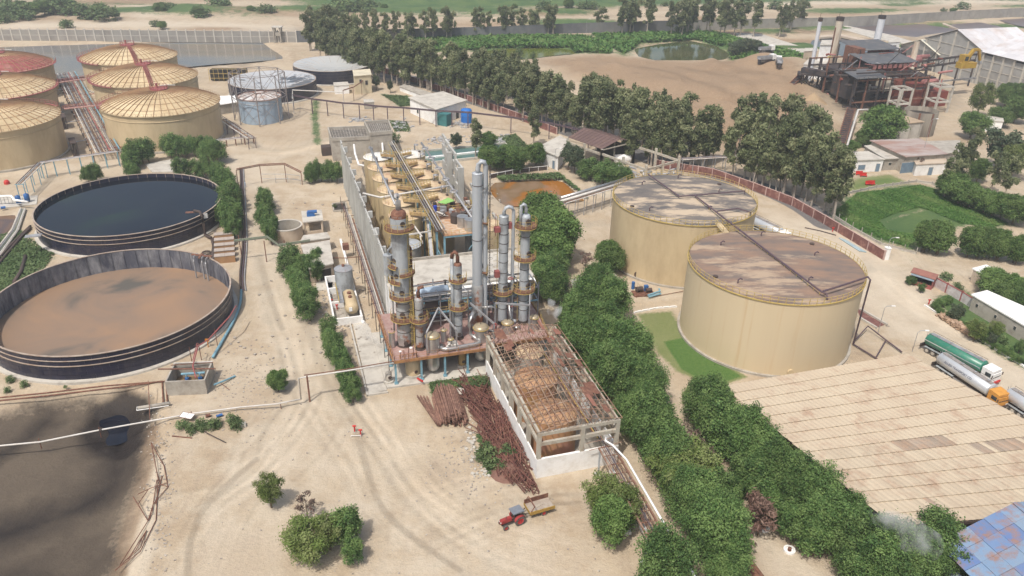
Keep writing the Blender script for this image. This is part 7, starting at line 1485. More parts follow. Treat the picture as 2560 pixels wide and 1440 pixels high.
def lorry(name, label, pt, az, L, body, cab=None, top_m=None, text=None, cabin_side=1, stripe=False, zc=2.35, R=1.2, cab_dx=0., nh=4):
    t = thing(name, label, 'tank lorry', (pt.x, pt.y, 0), az, 'parked tank lorries')
    T = Matrix.Translation((0,0,zc)) @ Matrix.Diagonal((1,1.08,.95,1))
    b = MB(T); b.tube([(-L/2,0,0),(-L/2+.12,0,0),(L/2-.12,0,0),(L/2,0,0)], [R*.88,R,R,R*.88], 32); part('tank', b, body, t, True)
    part('tank_end', MB(T).tube([(L/2,0,0),(L/2+.12,0,0)], [R*.86,R*.6], 32).tube([(-L/2-.1,0,0),(-L/2,0,0)], [R*.6,R*.86], 32), body, t)
    part('walkway', MB().box(-L/2+.3,L/2-.2,-.42,.42,zc+R*.93,zc+R*.99), top_m or walk_t, t)
    part('walk_rail', MB().tube([(-L/2+.2,.5,zc+R+.2),(L/2-.1,.5,zc+R+.2)],.035,4).tube([(-L/2+.2,.5,zc+R+.02),(-L/2+.2,.5,zc+R+.2)],.03,4).tube([(L/2-.1,.5,zc+R),(L/2-.1,.5,zc+R+.2)],.03,4), dark_steel, t)
    for k in range(nh): x_ = -L/2+L*(k+.6)/nh; o = part('hatch', MB().cyl(x_,-.05,.3,zc+R*.97,zc+R+.14,14), top_m or walk_t, t); part('hatch_lid', MB().cyl(x_,-.05,.2,zc+R+.14,zc+R+.2,12), steel, o)
    if stripe: part('stripe', MB(T).lathe([(0,0)]) if False else MB().beam((-L/2,-R*1.04,zc+.1),(L/2,-R*1.04,zc+.1),.08,.28), silver_t, t)
    part('chassis', MB().box(-L/2-.5,L/2+.2,-.5,.5,.85,1.15).box(-L/2-.6,-L/2-.4,-1.2,1.2,.6,1.3), dark_steel, t)
    for s in (-1,1):
        for x_ in (-L/2+.9,-L/2+2.1,-L/2+3.3): wh = MB(Matrix.Translation((x_,s*1.02,.52)) @ Matrix.Rotation(PI/2,4,'X')); o = part('wheel', wh.lathe([(.02,-.15),(.5,-.15),(.52,0),(.5,.15),(.02,.15)],20), tyre, t); part('rim', MB(Matrix.Translation((x_,s*1.02,.52)) @ Matrix.Rotation(PI/2,4,'X')).lathe([(.02,-.18),(.3,-.17),(.3,.17),(.02,.18)],16), concrete_pale, o)
        part('mudguard', MB().box(-L/2+.3,-L/2+3.9,s*1.02-.22,s*1.02+.22,1.1,1.16), col_grey, t); part('side_rail', MB().beam((-L/2+4,s*1.1,.95),(L/2-1,s*1.1,.95),.06,.3), steel, t)
    part('ladder', MB().beam((-L/2-.3,-.25,.9),(-L/2-.3,-.25,zc+R),.05).beam((-L/2-.3,.25,.9),(-L/2-.3,.25,zc+R),.05), steel, t)
    if cab:
        x0 = L/2+.35+cab_dx; part('cab', MB().box(x0,x0+2.1,-1.2,1.2,.8,2.55).prism([(x0,-1.2),(x0+1.9,-1.2),(x0+1.9,1.2),(x0,1.2)],2.55,[3.1,3.0,3.0,3.1]), cab, t)
        part('windscreen', MB().slab([(x0+2.13,-1.05,1.75),(x0+2.13,1.05,1.75),(x0+1.95,1.05,2.6),(x0+1.95,-1.05,2.6)],.03), glass, t); part('side_window', MB().box(x0+.7,x0+1.7,-1.23,-1.205,1.8,2.45), glass, t)
        part('bumper', MB().box(x0+2.1,x0+2.3,-1.2,1.2,.5,.95), red_paint if cab is not orange_t else dark_steel, t); part('cab_chassis', MB().box(x0-1.5,x0+2,-.45,.45,.6,.9), dark_steel, t)
        for s in (-1,1):
            part('mirror', MB().box(x0+2.05,x0+2.15,s*1.45-.1,s*1.45+.1,1.9,2.4), dark_steel, t); part('headlight', MB().box(x0+2.1,x0+2.14,s*.9-.2,s*.9+.2,1.0,1.2), whitewash, t)
            for x_ in (x0+1.2,x0-.9): part('wheel', MB(Matrix.Translation((x_,s*1.0,.5)) @ Matrix.Rotation(PI/2,4,'X')).lathe([(.02,-.15),(.5,-.15),(.5,.15),(.02,.15)],18), tyre, t)
    if text:
        cu = bpy.data.curves.new('lettering','FONT'); cu.body = text; cu.size = .52; cu.extrude = .01; cu.align_x = 'CENTER'; cu.align_y = 'CENTER'; tmp = bpy.data.objects.new('tmp', cu); COL.objects.link(tmp); bpy.context.view_layer.update()
        me_ = bpy.data.meshes.new_from_object(tmp.evaluated_get(bpy.context.evaluated_depsgraph_get())); bpy.data.objects.remove(tmp); me_.materials.clear(); me_.materials.append(mat('navy_lettering',(.03,.04,.10),None,1,.5))
        o = link('lettering', me_, t); a_ = math.radians(52); o.location = (-.7, -R*1.085*math.cos(math.radians(20)), zc+R*.96*math.sin(math.radians(20))); o.rotation_euler = (math.radians(70),0,0)
    return t
def mid(a, b, z): P, Q = g(*a, z), g(*b, z); return (P+Q)/2, math.degrees(math.atan2((Q-P).y, (Q-P).x)), (Q-P).length
m_, az, L = mid((2325,846),(2458,916),2.4); lorry('tank_lorry', 'green tank lorry with a pale stripe, farthest from the sheet roof', m_, az, L+.4, green_t, whitewash, top_m=steel, stripe=True)
m_, az, L = mid((2354,893),(2480,975),2.4); lorry('tank_lorry', 'silver tank lorry with dark lettering, between the green one and the sheet roof', m_, az, L, silver_t, orange_t, text='ALLIED TRANSPORT CO', nh=4)
m_, az, L = mid((2524,982),(2640,1055),2.4); lorry('tank_lorry', 'silver tank lorry cut off by the right edge of the photo', m_, az, L, silver_t, whitewash, nh=3)
m_, az, L = mid((1880,548),(1950,582),2.3); lorry('tank_lorry', 'lone silver tank lorry behind the nearer flat roofed tank', m_, az, L, silver_t, whitewash, nh=3)
brick_red = mat('red_wall_panel', (.185,.08,.068), (.15,.066,.058), .5, .85, dirt=(.36,.2,.16), damt=.3, dscale=.8, rand=.12); pink_post = mat('pink_post', (.50,.36,.32), (.42,.28,.25), 1, .8)
def wall_run(name, label, cat, px, H, bay, pm1, pm2, thick=.2, cope=None, post_h=.2, pname='wall_panel', z=0., mid_rail=False, group=None, maxb=300, po=.3):
    P = [g(u, v) for u, v in px]; c = P[len(P)//2]; t = thing(name, label, cat, (c.x, c.y, 0), 0, group)
    for i in range(len(P)-1):
        d = P[i+1]-P[i]; n = max(1, round(d.length/bay)); az = math.atan2(d.y, d.x); st = d/n; inv_ = wm(t).inverted()
        w_ = d.length/n; k = MB().box(po/2,w_-po/2,-thick/2,thick/2,-.3,H).mesh(pname, pm1); q = MB().box(-po/2,po/2,-po/2,po/2,-.3,H+post_h).mesh('post', pm2)
        cp = MB().box(po/2,w_-po/2,-thick/2-.05,thick/2+.05,H,H+.1).mesh('coping', cope or pm2); mr_ = MB().box(po/2,w_-po/2,-thick/2-.06,-thick/2,H*.5,H*.5+.18).mesh('rail', pm2) if mid_rail else None
        for j in range(n):
            p = inv_ @ (P[i]+st*j); piece(pname, k, t, p, az); piece('post', q, t, p, az); piece('coping', cp, t, p, az)
            if mr_: piece('rail', mr_, t, p, az)
        if i == len(P)-2: piece('post', q, t, inv_ @ P[-1], az)
    return t
wall_run('red_wall', 'dark red panelled wall with pink posts running from the yellow hut to the long pipe rack', 'wall', [(925,172),(985,190),(1110,232),(1185,258),(1290,296),(1392,336)], 2.2, 4.2, brick_red, pink_post)
wall_run('red_wall', 'dark red panelled wall with pink posts behind the two flat roofed tanks', 'wall', [(1640,418),(1780,440),(1882,476),(1980,514),(2060,560),(2130,602),(2208,650)], 2.2, 4.6, brick_red, pink_post)
top('gate_pillar', MB(frame(g(2213,648),10)).box(-.5,.5,-.5,.5,-.1,2.8).box(-.6,.6,-.6,.6,2.8,2.95), whitewash, 'white gate pillar at the near end of the red wall', 'pillar')
grey_wall = mat('grey_boundary_panel', (.33,.31,.28), (.28,.265,.245), .2, .9, dirt=(.22,.2,.18), damt=.3, dscale=.1, rand=.06); pale_post = mat('pale_wall_post', (.56,.53,.48), (.5,.47,.42), .3, .9)
wall_run('boundary_wall', 'long pale grey boundary wall with white posts behind the settling pond', 'boundary wall', [(-60,101),(330,103),(742,106)], 5.2, 4.4, grey_wall, pale_post, mid_rail=True, post_h=.7, po=.5)
dark_wall = mat('dark_boundary_panel', (.13,.135,.145), (.10,.105,.115), .1, .9, dirt=(.2,.2,.19), damt=.35, dscale=.06, rand=.08)
wall_run('boundary_wall', 'long dark grey boundary wall behind the far line of eucalyptus', 'boundary wall', [(742,106),(1000,101),(1250,93),(1450,84),(1700,76)], 5.5, 5., dark_wall, dark_wall, po=.4)
wall_run('boundary_wall', 'grey boundary wall behind the chimneys and the purple ponds', 'boundary wall', [(1700,76),(1900,72),(2080,68),(2200,62),(2400,50),(2700,34)], 5.5, 6., grey_wall, grey_wall, po=.4)
wall_run('marsh_wall', 'low pale wall with short posts round the far side of the marsh', 'wall', [(2110,488),(2190,470),(2290,456),(2330,462),(2400,492),(2480,522),(2560,550),(2640,580)], .6, 3., concrete_pale, concrete, post_h=.4, pname='kerb_block')
wall_run('marsh_wall', 'low kerb and fence along the near side of the marsh', 'wall', [(2080,540),(2130,572),(2200,612),(2290,636)], .5, 3., concrete_pale, concrete, post_h=1.2, po=.16, pname='kerb_block')
wall_run('garden_wall', 'flaking white wall with red posts behind the roadside garden', 'wall', [(2328,712),(2400,752),(2470,796),(2560,852),(2640,905)], 2.0, 3.4, mat('flaking_white_wall',(.58,.55,.55),(.48,.45,.45),.4,.9,dirt=(.36,.28,.27),damt=.4,dscale=.6), red_rail, post_h=.3)
wall_run('roadside_kerb', 'white kerb along the roadside garden', 'kerb', [(2312,765),(2350,790)], .25, 3., whitewash, whitewash, post_h=0, pname='kerb_block'); wall_run('roadside_kerb', 'white kerb along the near part of the garden', 'kerb', [(2440,845),(2560,918),(2640,965)], .25, 3., whitewash, whitewash, post_h=0, pname='kerb_block')
wall_run('lawn_kerb', 'whitewashed stone kerb at the top of the tank lawn', 'kerb', [(1586,783),(1640,772),(1690,768)], .25, 1.5, whitewash, whitewash, post_h=0, pname='kerb_block')
wall_run('yard_fence', 'dark netted fence with white posts behind the orange pond', 'fence', [(1225,446),(1300,432),(1368,425)], 1.2, 2.6, dark_steel, whitewash, thick=.05, po=.14)
t = thing('watch_tower', 'small concrete watch tower by the boundary wall', 'watch tower', g(697,106)); p = g(697,106)
for dx, dy in ((-1.6,-1.6),(1.6,-1.6),(1.6,1.6),(-1.6,1.6)): wpart('leg', MB().box(p.x+dx-.3,p.x+dx+.3,p.y+dy-.3,p.y+dy+.3,-.2,7.4), concrete, t)
wpart('cabin', MB().box(p.x-1.3,p.x+1.3,p.y-1.3,p.y+1.3,3.4,5.2), concrete, t); wpart('roof', MB().box(p.x-2.4,p.x+2.4,p.y-2.4,p.y+2.4,7.4,7.7), concrete_pale, t)
yel = mat('pale_yellow_plaster', (.60,.52,.36), (.54,.46,.31), .3, .85)
flatbox('block_house', 'large white block building with a plain flat roof beside the red wall', 'building', [(1020,243),(1090,274),(1169,250),(1108,228)], 5.6, whitewash, concrete_pale, wins=[(0,.3,1.1,1.2,2.4,glass),(1,.3,1.,.0,2.2,glass),(1,.7,1.4,0,2.4,glass)])
flatbox('yellow_hut', 'tall narrow pale yellow hut beside the green puddled tank', 'building', [(884,190),(929,186),(925,172),(881,175)], 7.2, yel, mat('cream_roof',(.62,.56,.42),None,.3,.8), wins=[(0,.35,.8,4.2,5.6,glass),(0,.7,1.,3.4,5.,dark_inside)])
flatbox('white_cabin', 'white cubic cabin left of the yellow hut', 'cabin', [(835,214),(873,212),(869,204),(833,206)], 3.4, whitewash, concrete_pale); flatbox('low_huts', 'row of low white huts with a grey roof beside the red wall', 'building', [(997,216),(1062,240),(1080,232),(1012,209)], 1.8, whitewash, concrete)
flatbox('grey_box_hut', 'small grey box hut under the long pipe rack', 'hut', [(910,256),(936,254),(933,247),(908,248)], 2.6, concrete, concrete_pale); flatbox('valve_house', 'grey and white roofed valve house left of the lattice framed gas holder', 'building', [(545,262),(592,255),(587,238),(543,240)], 3.6, concrete, whitewash)
flatbox('white_gable_store', 'white walled store beside the brown roofed shed', 'building', [(1342,368),(1396,392),(1425,352),(1400,338)], 4.4, whitewash, concrete_pale, wins=[(0,.8,1.0,0,2.4,blue_door)])
t = flatbox('filter_roof', 'small building with a cracked grey flat roof beside the tip of the dense tree belt', 'building', [(1432,722),(1568,716),(1534,686),(1424,698)], 3.4, buff, mat('cracked_roof',(.36,.35,.33),(.28,.27,.25),.6,.9,dirt=(.5,.45,.38),damt=.4,dscale=.6,stretch=(.3,2,1)), par=.25)
flatbox('white_workshop', 'white workshop with grey blue doors, leftmost of the row beside the yard', 'building', [(2134,401),(2213,398),(2170,377),(2131,380)], 3.8, whitewash, concrete_pale, wins=[(0,.3,2.2,.8,2.2,blue_door),(0,.85,1.2,0,2.4,blue_door)])
flatbox('grey_workshop', 'low workshop with a long pale roof between the white workshop and the rusty roof', 'building', [(2213,397),(2268,394),(2205,358),(2160,364)], 3.8, concrete, concrete_pale, wins=[(0,.3,.9,1.6,2.4,glass),(0,.7,.9,0,2.3,blue_door)])
flatbox('rusty_roof_shed', 'shed under a patchy rusty sheet roof behind the workshops', 'building', [(2265,392),(2370,384),(2300,346),(2174,350)], 5.2, concrete, mat('patchy_rust_roof',(.33,.22,.18),(.27,.15,.12),.15,.8,dirt=(.42,.40,.38),damt=.45,dscale=.12,stretch=(.5,1.5,1)), wins=[(0,.1,4.5,0,3.2,blue_door)])
flatbox('end_workshop', 'white workshop with a cream roof and one blue door, rightmost of the row', 'building', [(2290,411),(2372,407),(2362,392),(2282,396)], 3.6, whitewash, buff, wins=[(0,.5,1.3,0,2.4,blue_door)])
flatbox('grey_roof_store', 'store with a dusty grey roof right of the rusty roof', 'building', [(2330,388),(2410,378),(2400,350),(2310,353)], 4.6, concrete, concrete)
flatbox('bin_house', 'grey panelled building with a sandy roof in front of the open concrete tank', 'building', [(2225,312),(2312,304),(2268,290),(2215,292)], 6.6, concrete, mat('sandy_roof',(.42,.32,.22),None,.2,.9), wins=[(0,.2,3.2,.6,5.6,concrete_pale),(0,.5,3.2,.6,5.6,concrete_pale),(0,.8,3.2,.6,5.6,concrete_pale)])
flatbox('long_white_roof', 'building under a white roof, nearer the marsh trees, at the right edge', 'building', [(2430,670),(2465,688),(2600,760),(2640,738),(2468,662)][0:1]+[(2560,738),(2600,722),(2466,661)], 3.2, buff, whitewash, wins=[(0,.25,1.3,1.,2.,glass)])
flatbox('long_white_roof', 'long grey walled building under a white roof behind the garden wall', 'building', [(2428,735),(2600,836),(2640,800),(2468,725)], 3.4, concrete, whitewash, wins=[(0,.1,.5,1.5,2.1,glass),(0,.4,.5,1.5,2.1,glass),(0,.7,.5,1.5,2.1,glass)])
t = thing('red_kiosk', 'small red kiosk with a tiled roof and blue fascia at the road junction', 'kiosk', g(2305,708)); p = g(2305,712); F_ = frame(p,-42)
wpart('back_wall', MB(F_).box(-2.2,2.2,1.4,1.55,0,2.4), red_rail, t); wpart('side_wall', MB(F_).box(2.05,2.2,-1.3,1.4,0,2.4), red_rail, t); wpart('side_wall', MB(F_).box(-2.2,-2.05,-1.3,1.4,0,2.4), red_rail, t); wpart('counter', MB(F_).box(-2,2,-1.3,-1.2,0,.9), red_rail, t); wpart('fascia', MB(F_).box(-2.3,2.3,-1.5,-1.4,2.1,2.6), bpy.data.materials['faded_blue_tank'], t)
wpart('roof', MB(F_).slab([(-2.5,-1.6,2.65),(2.5,-1.6,2.65),(2.5,0,3.3),(-2.5,0,3.3)],.08).slab([(-2.5,0,3.3),(2.5,0,3.3),(2.5,1.8,2.6),(-2.5,1.8,2.6)],.08), mat('red_brown_tiles',(.28,.13,.10),(.22,.1,.08),1,.8), t); wpart('shop_shade', MB(F_).box(-2,2,1.25,1.38,.1,2.3), dark_inside, t)  # dark panel before the back wall paints the shade inside the kiosk
t = thing('brick_stack', 'long low stack of old bricks along the roadside', 'brick stack', g(2390,815)); r2 = random.Random(2); bm_ = MB().box(-.24,.24,-.12,.12,0,.14).mesh('brick', mat('old_brick',(.42,.30,.21),(.34,.23,.16),1,.9,rand=.25)); inv_ = wm(t).inverted(); P0, P1 = g(2352,792), g(2428,842)
for i in range(280): f = r2.random(); p = inv_ @ P0.lerp(P1, f); piece('brick', bm_, t, (p.x+r2.gauss(0,.35),p.y+r2.gauss(0,.35),r2.uniform(0,.9)), (r2.uniform(-.3,.3),r2.uniform(-.3,.3),r2.uniform(0,3)), 1.6 and (1.8,1.8,1.8))
wpart('core', MB().beam(P0+V((0,0,.4)),P1+V((0,0,.4)),1.1,.8), bpy.data.materials['old_brick'], t)
def lamp(u, v, H, lb, dx=1):
    p = g(u,v); t = thing('street_lamp', lb, 'street lamp', (p.x,p.y,0)); part('pole', MB().tube([(0,0,0),(0,0,H-.4),(dx*.4,0,H),(dx*1.3,0,H+.1)],.06,6), steel, t); part('lamp_head', MB().box(min(dx*1.2,dx*1.9),max(dx*1.2,dx*1.9),-.15,.15,H,H+.14), whitewash, t)
for a in ((2194,835,6,'thin lamp post on the pale road right of the nearer flat roofed tank'),(2280,880,4.5,'short lamp post behind the green tank lorry'),(2212,650,5.5,'lamp post at the end of the red wall'),(1386,425,6.5,'pale pole beside the orange pond'),(668,600,5,'lamp on the hedge side of the black hose'),(1465,90,9,'pale pole between the two green ponds'),(2300,410,14,'tall thin mast among the white workshops'),(2445,740,4,'lamp bracket at the corner of the long grey building'),(2530,780,4,'lamp bracket in the middle of the long grey building')): lamp(*a)
ash = mat('ash_crust', (.10,.095,.095), (.20,.18,.165), .8, .95, dirt=(.03,.03,.03), damt=.4, dscale=1.2); q = [g(829,345,7), g(927,340,7), g(920,314,7), g(820,318,7)]; c = sum(q,V())/4; t = thing('tank_block', 'roofless two level concrete tank block behind the fermentation tanks', 'tank block', (c.x,c.y,0), PAZ)
wpart('lower_body', MB().prism([(p.x,p.y) for p in q], 0, 6.0), concrete, t)
q2 = [g(925,331,8.4), g(980,326,8.4), g(971,299,8.4), g(911,303,8.4)]; wpart('upper_body', MB().prism([(p.x,p.y) for p in q2], 0, 7.4), concrete, t)
for Q, z, nn in ((q,6.0,7),(q2,7.4,6)):
    for i in range(4): wpart('rim_wall', MB().beam(V((Q[i].x,Q[i].y,z+.5)), V((Q[(i+1)%4].x,Q[(i+1)%4].y,z+.5)), .35, 1.0), concrete, t)
    wpart('bed', MB().prism([(p.x,p.y) for p in [c_+(x-c_)*.97 for c_ in [sum(Q,V())/4] for x in Q]], z, z+.15), ash, t)
    for k in range(1, nn*2): a_, b_ = Q[0].lerp(Q[1],k/(nn*2)), Q[3].lerp(Q[2],k/(nn*2)); wpart('grating_beam', MB().beam((a_.x,a_.y,z+.4),(b_.x,b_.y,z+.4),.12,.15), concrete if k != nn else concrete_pale, t)
    for k in range(1, 8): a_, b_ = Q[0].lerp(Q[3],k/8), Q[1].lerp(Q[2],k/8); wpart('grating_beam', MB().beam((a_.x,a_.y,z+.35),(b_.x,b_.y,z+.35),.12,.12), concrete, t)
wpart('drain_pipe', MB().tube([g(885,362,6), g(888,385,5), g(897,412,4.4), g(915,415,4.4)], .28, 8).tube([g(953,335,7), g(955,350,5), g(958,385,4)], .28, 8), whitewash, t); wpart('trough', MB().beam(g(852,352,5.5), g(905,349,5.5), .7,.4), concrete_pale, t)
b = MB(frame(g(825,385),PAZ)).box(-2.4,2.4,-1.6,1.6,0,2.6); top('black_tank', b, dark_steel, 'black box tank at the left foot of the roofless tank block', 'tank')
p = g(1166,306); t = thing('blue_water_tank', 'bright blue round tank at the corner of the white block building', 'tank', (p.x,p.y,0)); part('body', MB().lathe([(1.9,0),(1.9,4.2),(1.7,4.6),(.02,4.9)],24), mat('bright_blue_tank',(.02,.16,.50),(.02,.13,.42),.5,.5), t, True); part('hoop', MB().torus((0,0,2.2),1.92,.06,24,4), blue_paint, t)
top('teal_tank', MB(frame(g(1112,312),-30)).box(-1.9,1.9,-1.6,1.6,0,4.0).box(-2,2,-1.7,1.7,2.0,2.1), mat('teal_box_paint',(.05,.19,.19),(.04,.15,.16),.6,.6), 'teal box tank in front of the white block building', 'tank')
p = g(575,200); t = thing('dark_cage', 'dark box inside an ochre scaffold cage behind the gas holder', 'cage', (p.x,p.y,0)); T_ = frame(p, 6); wpart('box', MB(T_).box(-7,7,-2,2,.4,4.4), dark_inside, t)
for k in range(9): wpart('bar', MB(T_).box(-7.4+k*1.85,-7.25+k*1.85,-2.5,-2.35,0,5), yellow, t)
for z in (1.2,3,4.9): wpart('bar', MB(T_).box(-7.5,7.5,-2.52,-2.36,z,z+.15), yellow, t)
b = MB(); r2 = random.Random(6)
for i in range(420):
    u, v = r2.choice([(1000+r2.gauss(0,14),315+r2.gauss(0,7)),(1115+r2.gauss(0,28),352+r2.gauss(0,5)),(895+r2.gauss(0,12),300+r2.gauss(0,3)),(1240+r2.gauss(0,16),352+r2.gauss(0,6)),(1155+r2.gauss(0,10),310+r2.gauss(0,4))]); p = g(u,v); s_ = r2.uniform(.15,.6); b.T = frame(p, r2.uniform(0,360)); b.box(-s_,s_,-s_*.6,s_*.6,-.05,s_*r2.uniform(.3,1))
b.T = None; top('debris', b, mat('mixed_debris',(.38,.35,.32),(.25,.28,.30),1.2,.9,dirt=(.45,.43,.42),damt=.4,dscale=2), 'scattered debris heaps behind the fermentation tanks', 'debris', kind='stuff')
teal = water_mat('basin_teal', (.075,.145,.12), (.095,.165,.135), .12, .1); q = [g(1045,382), g(1262,362), g(1292,388), g(1060,412)]; c = sum(q,V())/4; t = thing('teal_basin', 'rectangular concrete basin of teal water behind the open frame wall', 'basin', (c.x,c.y,0))
for i in range(4): wpart('basin_wall', MB().beam(q[i]+V((0,0,.35)), q[(i+1)%4]+V((0,0,.35)), .5,.8), concrete_pale, t)
wpart('divider', MB().beam(q[0].lerp(q[3],.6)+V((0,0,.4)), q[1].lerp(q[2],.5)+V((0,0,.4)), .8,.7), whitewash, t); wpart('water', MB().prism([(p.x,p.y) for p in q],-.1,.3), teal, t)
rack('long_pipe_rack', 'long dark pipe rack on many posts crossing the yard in front of the white block', [(735,275),(782,285),(820,290),(860,296),(900,298),(935,303),(970,306),(1010,308),(1050,312),(1090,316),(1130,318),(1170,320),(1277,333),(1372,348),(1470,372)], [5.2]*15, None, purple_pipe, offs=((0,0),(0,.35),(.3,.2)), r=(.16,.12,.1), post=.3)
rack('pipe_spur', 'pipe spur climbing from the long rack towards the yellow hut', [(860,260),(885,252),(905,238),(912,225)], [5,5,5,5], None, rust, offs=((0,0),(.4,.2)), r=.16)
rack('pipe_spur', 'white pipe bend joining the gas holder to the long rack', [(735,285),(735,262),(860,268)], [5,5,5], None, white_pipe, offs=((0,.4),), r=.18)
t = trestle('pipe_rack', 'broad rack of fat pale pipes left of the farther flat roofed tank', (1405,550), (1560,500), 4.6, 7, steel, 2.2, 5)
for dz, r_ in ((.5,.42),(.3,.34)): P0, P1 = g(1400,548), g(1562,497); wpart('fat_pipe', MB().tube([P0+V((0,(dz-.4)*8,4.8+dz)), P1+V((0,(dz-.4)*8,4.8+dz))], r_, 12), silver if dz > .4 else white_pipe, t, True)
trestle('pipe_rack', 'pipe rack behind the farther flat roofed tank', (1700,432), (1835,424), 4., 5, steel, 1.6, 4)
trestle('pipe_rack', 'pale pipe rack under the eucalyptus left of the workshops', (1990,420), (2100,402), 3.2, 4, steel, 1.6, 3); P0, P1 = g(1985,415), g(2098,396)
t = thing('brown_shed', 'open shed under a brown sheet roof on concrete posts', 'shed', g(1500,400)); Z0, Z1 = 6.6, 8.4; e0, e1 = g(1420,343,Z0), g(1505,373,Z0); k0, k1 = g(1459,319,Z1), g(1551,348,Z1); f0, f1 = k0+(k0-e0)*V((1,1,1)), None
d_ = k0-e0; f0 = V((k0.x+d_.x,k0.y+d_.y,Z0)); f1 = V((k1.x+d_.x,k1.y+d_.y,Z0)); brs = mat('brown_roof_sheet',(.135,.085,.075),(.11,.07,.065),.3,.7,rand=.08,dirt=(.2,.13,.1),damt=.25)
for k in range(10):
    a_, b_ = k/10+.004, (k+1)/10-.004
    wpart('roof_sheet', MB().slab([e0.lerp(e1,a_),e0.lerp(e1,b_),k0.lerp(k1,b_),k0.lerp(k1,a_)],.08), brs, t); wpart('roof_sheet', MB().slab([k0.lerp(k1,a_),k0.lerp(k1,b_),f0.lerp(f1,b_),f0.lerp(f1,a_)],.08), brs, t)
for p in (e0,e0.lerp(e1,.5),e1,f1,f0,f0.lerp(f1,.5)): wpart('post', MB().box(p.x-.35,p.x+.35,p.y-.35,p.y+.35,0,p.z-.1), cream, t)
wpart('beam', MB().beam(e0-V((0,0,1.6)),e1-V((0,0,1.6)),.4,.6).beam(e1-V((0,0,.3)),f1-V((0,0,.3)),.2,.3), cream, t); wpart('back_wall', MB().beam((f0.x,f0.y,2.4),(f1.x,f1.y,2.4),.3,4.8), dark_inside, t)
t = thing('post_and_beam_frame', 'bare concrete frame of posts and beams continuing from the brown roofed shed', 'concrete frame', g(1600,440)); dd = (e1-e0).normalized(); w_ = V((f1.x-e1.x,f1.y-e1.y,0)); o_ = V((e1.x,e1.y,0)); pts = [[o_+dd*(8.6*i)*1+w_*s for i in range(3)] for s in (0,.5,1)]
for s in range(3):
    for i in (0,1,2):
        if s == 1 and i < 2: continue
        p = pts[s][i]; p = V((p.x,p.y,0)); wpart('post', MB().box(p.x-.35,p.x+.35,p.y-.35,p.y+.35,0,6.6), cream, t)
for a_, b_ in ((pts[0][0],pts[0][2]),(pts[2][0],pts[2][2]),(pts[0][2],pts[2][2])): wpart('beam', MB().beam((a_.x,a_.y,5.2),(b_.x,b_.y,5.2),.4,.6), cream, t)
c = (pts[0][1]+pts[2][2])/2; b = MB(); r2 = random.Random(14)
for i in range(40): p = c+V((r2.uniform(-7,7),r2.uniform(-6,6),0)); b.tube([(p.x,p.y,r2.uniform(.2,2)),(p.x+r2.uniform(-3,3),p.y+r2.uniform(-3,3),r2.uniform(.2,2.6))], r2.uniform(.1,.5), 7)
top('machinery_pile', b, steel, 'jumble of pumps, pipes and white vessels inside the bare concrete frame', 'machinery', kind='stuff')
p = g(1555,412); top('white_vessel', MB().tube([(p.x-2.6,p.y,1.8),(p.x-2.2,p.y,1.8),(p.x+2.2,p.y+.8,1.8),(p.x+2.6,p.y+.9,1.8)],[.6,1.3,1.3,.6],16), whitewash, 'white horizontal vessel behind the green trees, inside the bare concrete frame', 'vessel', smooth=True)
for i, (u, v) in enumerate(((1483,452),(1490,450),(1497,447),(1503,455),(1478,446),(1508,450))): top('stone_post', MB(frame(g(u,v),20)).box(-.3,.3,-.3,.3,0,1.1), concrete_pale, 'short pale post in the cluster beside the path to the orange pond', 'post', 'cluster of short pale posts')
t = thing('transfer_pumps', 'blue and black pumps with pale pipes in front of the farther flat roofed tank', 'pumps', g(1605,735));
wpart('skid', MB(frame(g(1608,735),10)).box(-2.2,2.2,-1.2,1.2,0,.3), rust, t); wpart('pump', MB(frame(g(1608,733),10)).tube([(-1.6,0,1),(-.2,.2,1)],.5,12).tube([(.4,-.4,.9),(1.6,-.3,.9)],.4,12), dark_steel, t); wpart('pump_head', MB(frame(g(1612,730),10)).box(-.2,.6,-.3,.4,.3,1.5), blue_paint, t); wpart('filter', MB(frame(g(1582,722),0)).cyl(0,0,.35,0,1.6,10), blue_paint, t)
wpart('delivery_pipe', MB().tube([g(1620,738,.6), g(1650,728,.6), g(1648,722,.6)],.2,8).tube([g(1622,742,.5), g(1652,734,.5)],.2,8), sky_blue, t); wpart('mast', MB().tube([g(1591,745), g(1591,745)+V((0,0,3.4)), g(1618,738,.6)],.06,5), rust, t); wpart('long_pipe', MB().tube([g(1630,742,.2), g(1708,728,.2)],.06,5), rust, t)
t = thing('tank_manway', 'dark barrel shaped housing at the foot of the farther flat roofed tank', 'housing', g(1596,685)); wpart('barrel', MB(frame(g(1597,684,.9),60)).tube([(-.8,0,0),(.9,0,0)],.75,14), dark_steel, t); wpart('leg', MB(frame(g(1597,684),60)).box(-.6,.6,-.3,.3,0,.6), rust, t)
p = g(1648,681,1.9); top('notice_board', MB(frame(p,-62)).box(-1.1,1.1,-.05,.05,-.3,.5), whitewash, 'white notice board on the foot of the farther flat roofed tank', 'sign')
for u in (1641,1662): p = g(u,696); t = thing('valve', 'red brown valve stand at the foot of the farther flat roofed tank, '+('left' if u < 1650 else 'right')+' one', 'valve', (p.x,p.y,0)); part('body', MB().cyl(0,0,.22,0,1.2,10).tube([(-.5,0,.5),(.5,0,.5)],.2,8), rust, t); part('wheel', MB().torus((0,0,1.3),.3,.05,12,4), red_rail, t)
t = thing('road_trench', 'brick red drain trench with pale kerbs beside the nearer flat roofed tank', 'trench', g(2190,800)); wpart('bed', MB().prism([tuple(g(u,v)[:2]) for u,v in ((2140,770),(2165,782),(2212,812),(2195,818),(2150,792))],-.05,.06), brick_red, t)
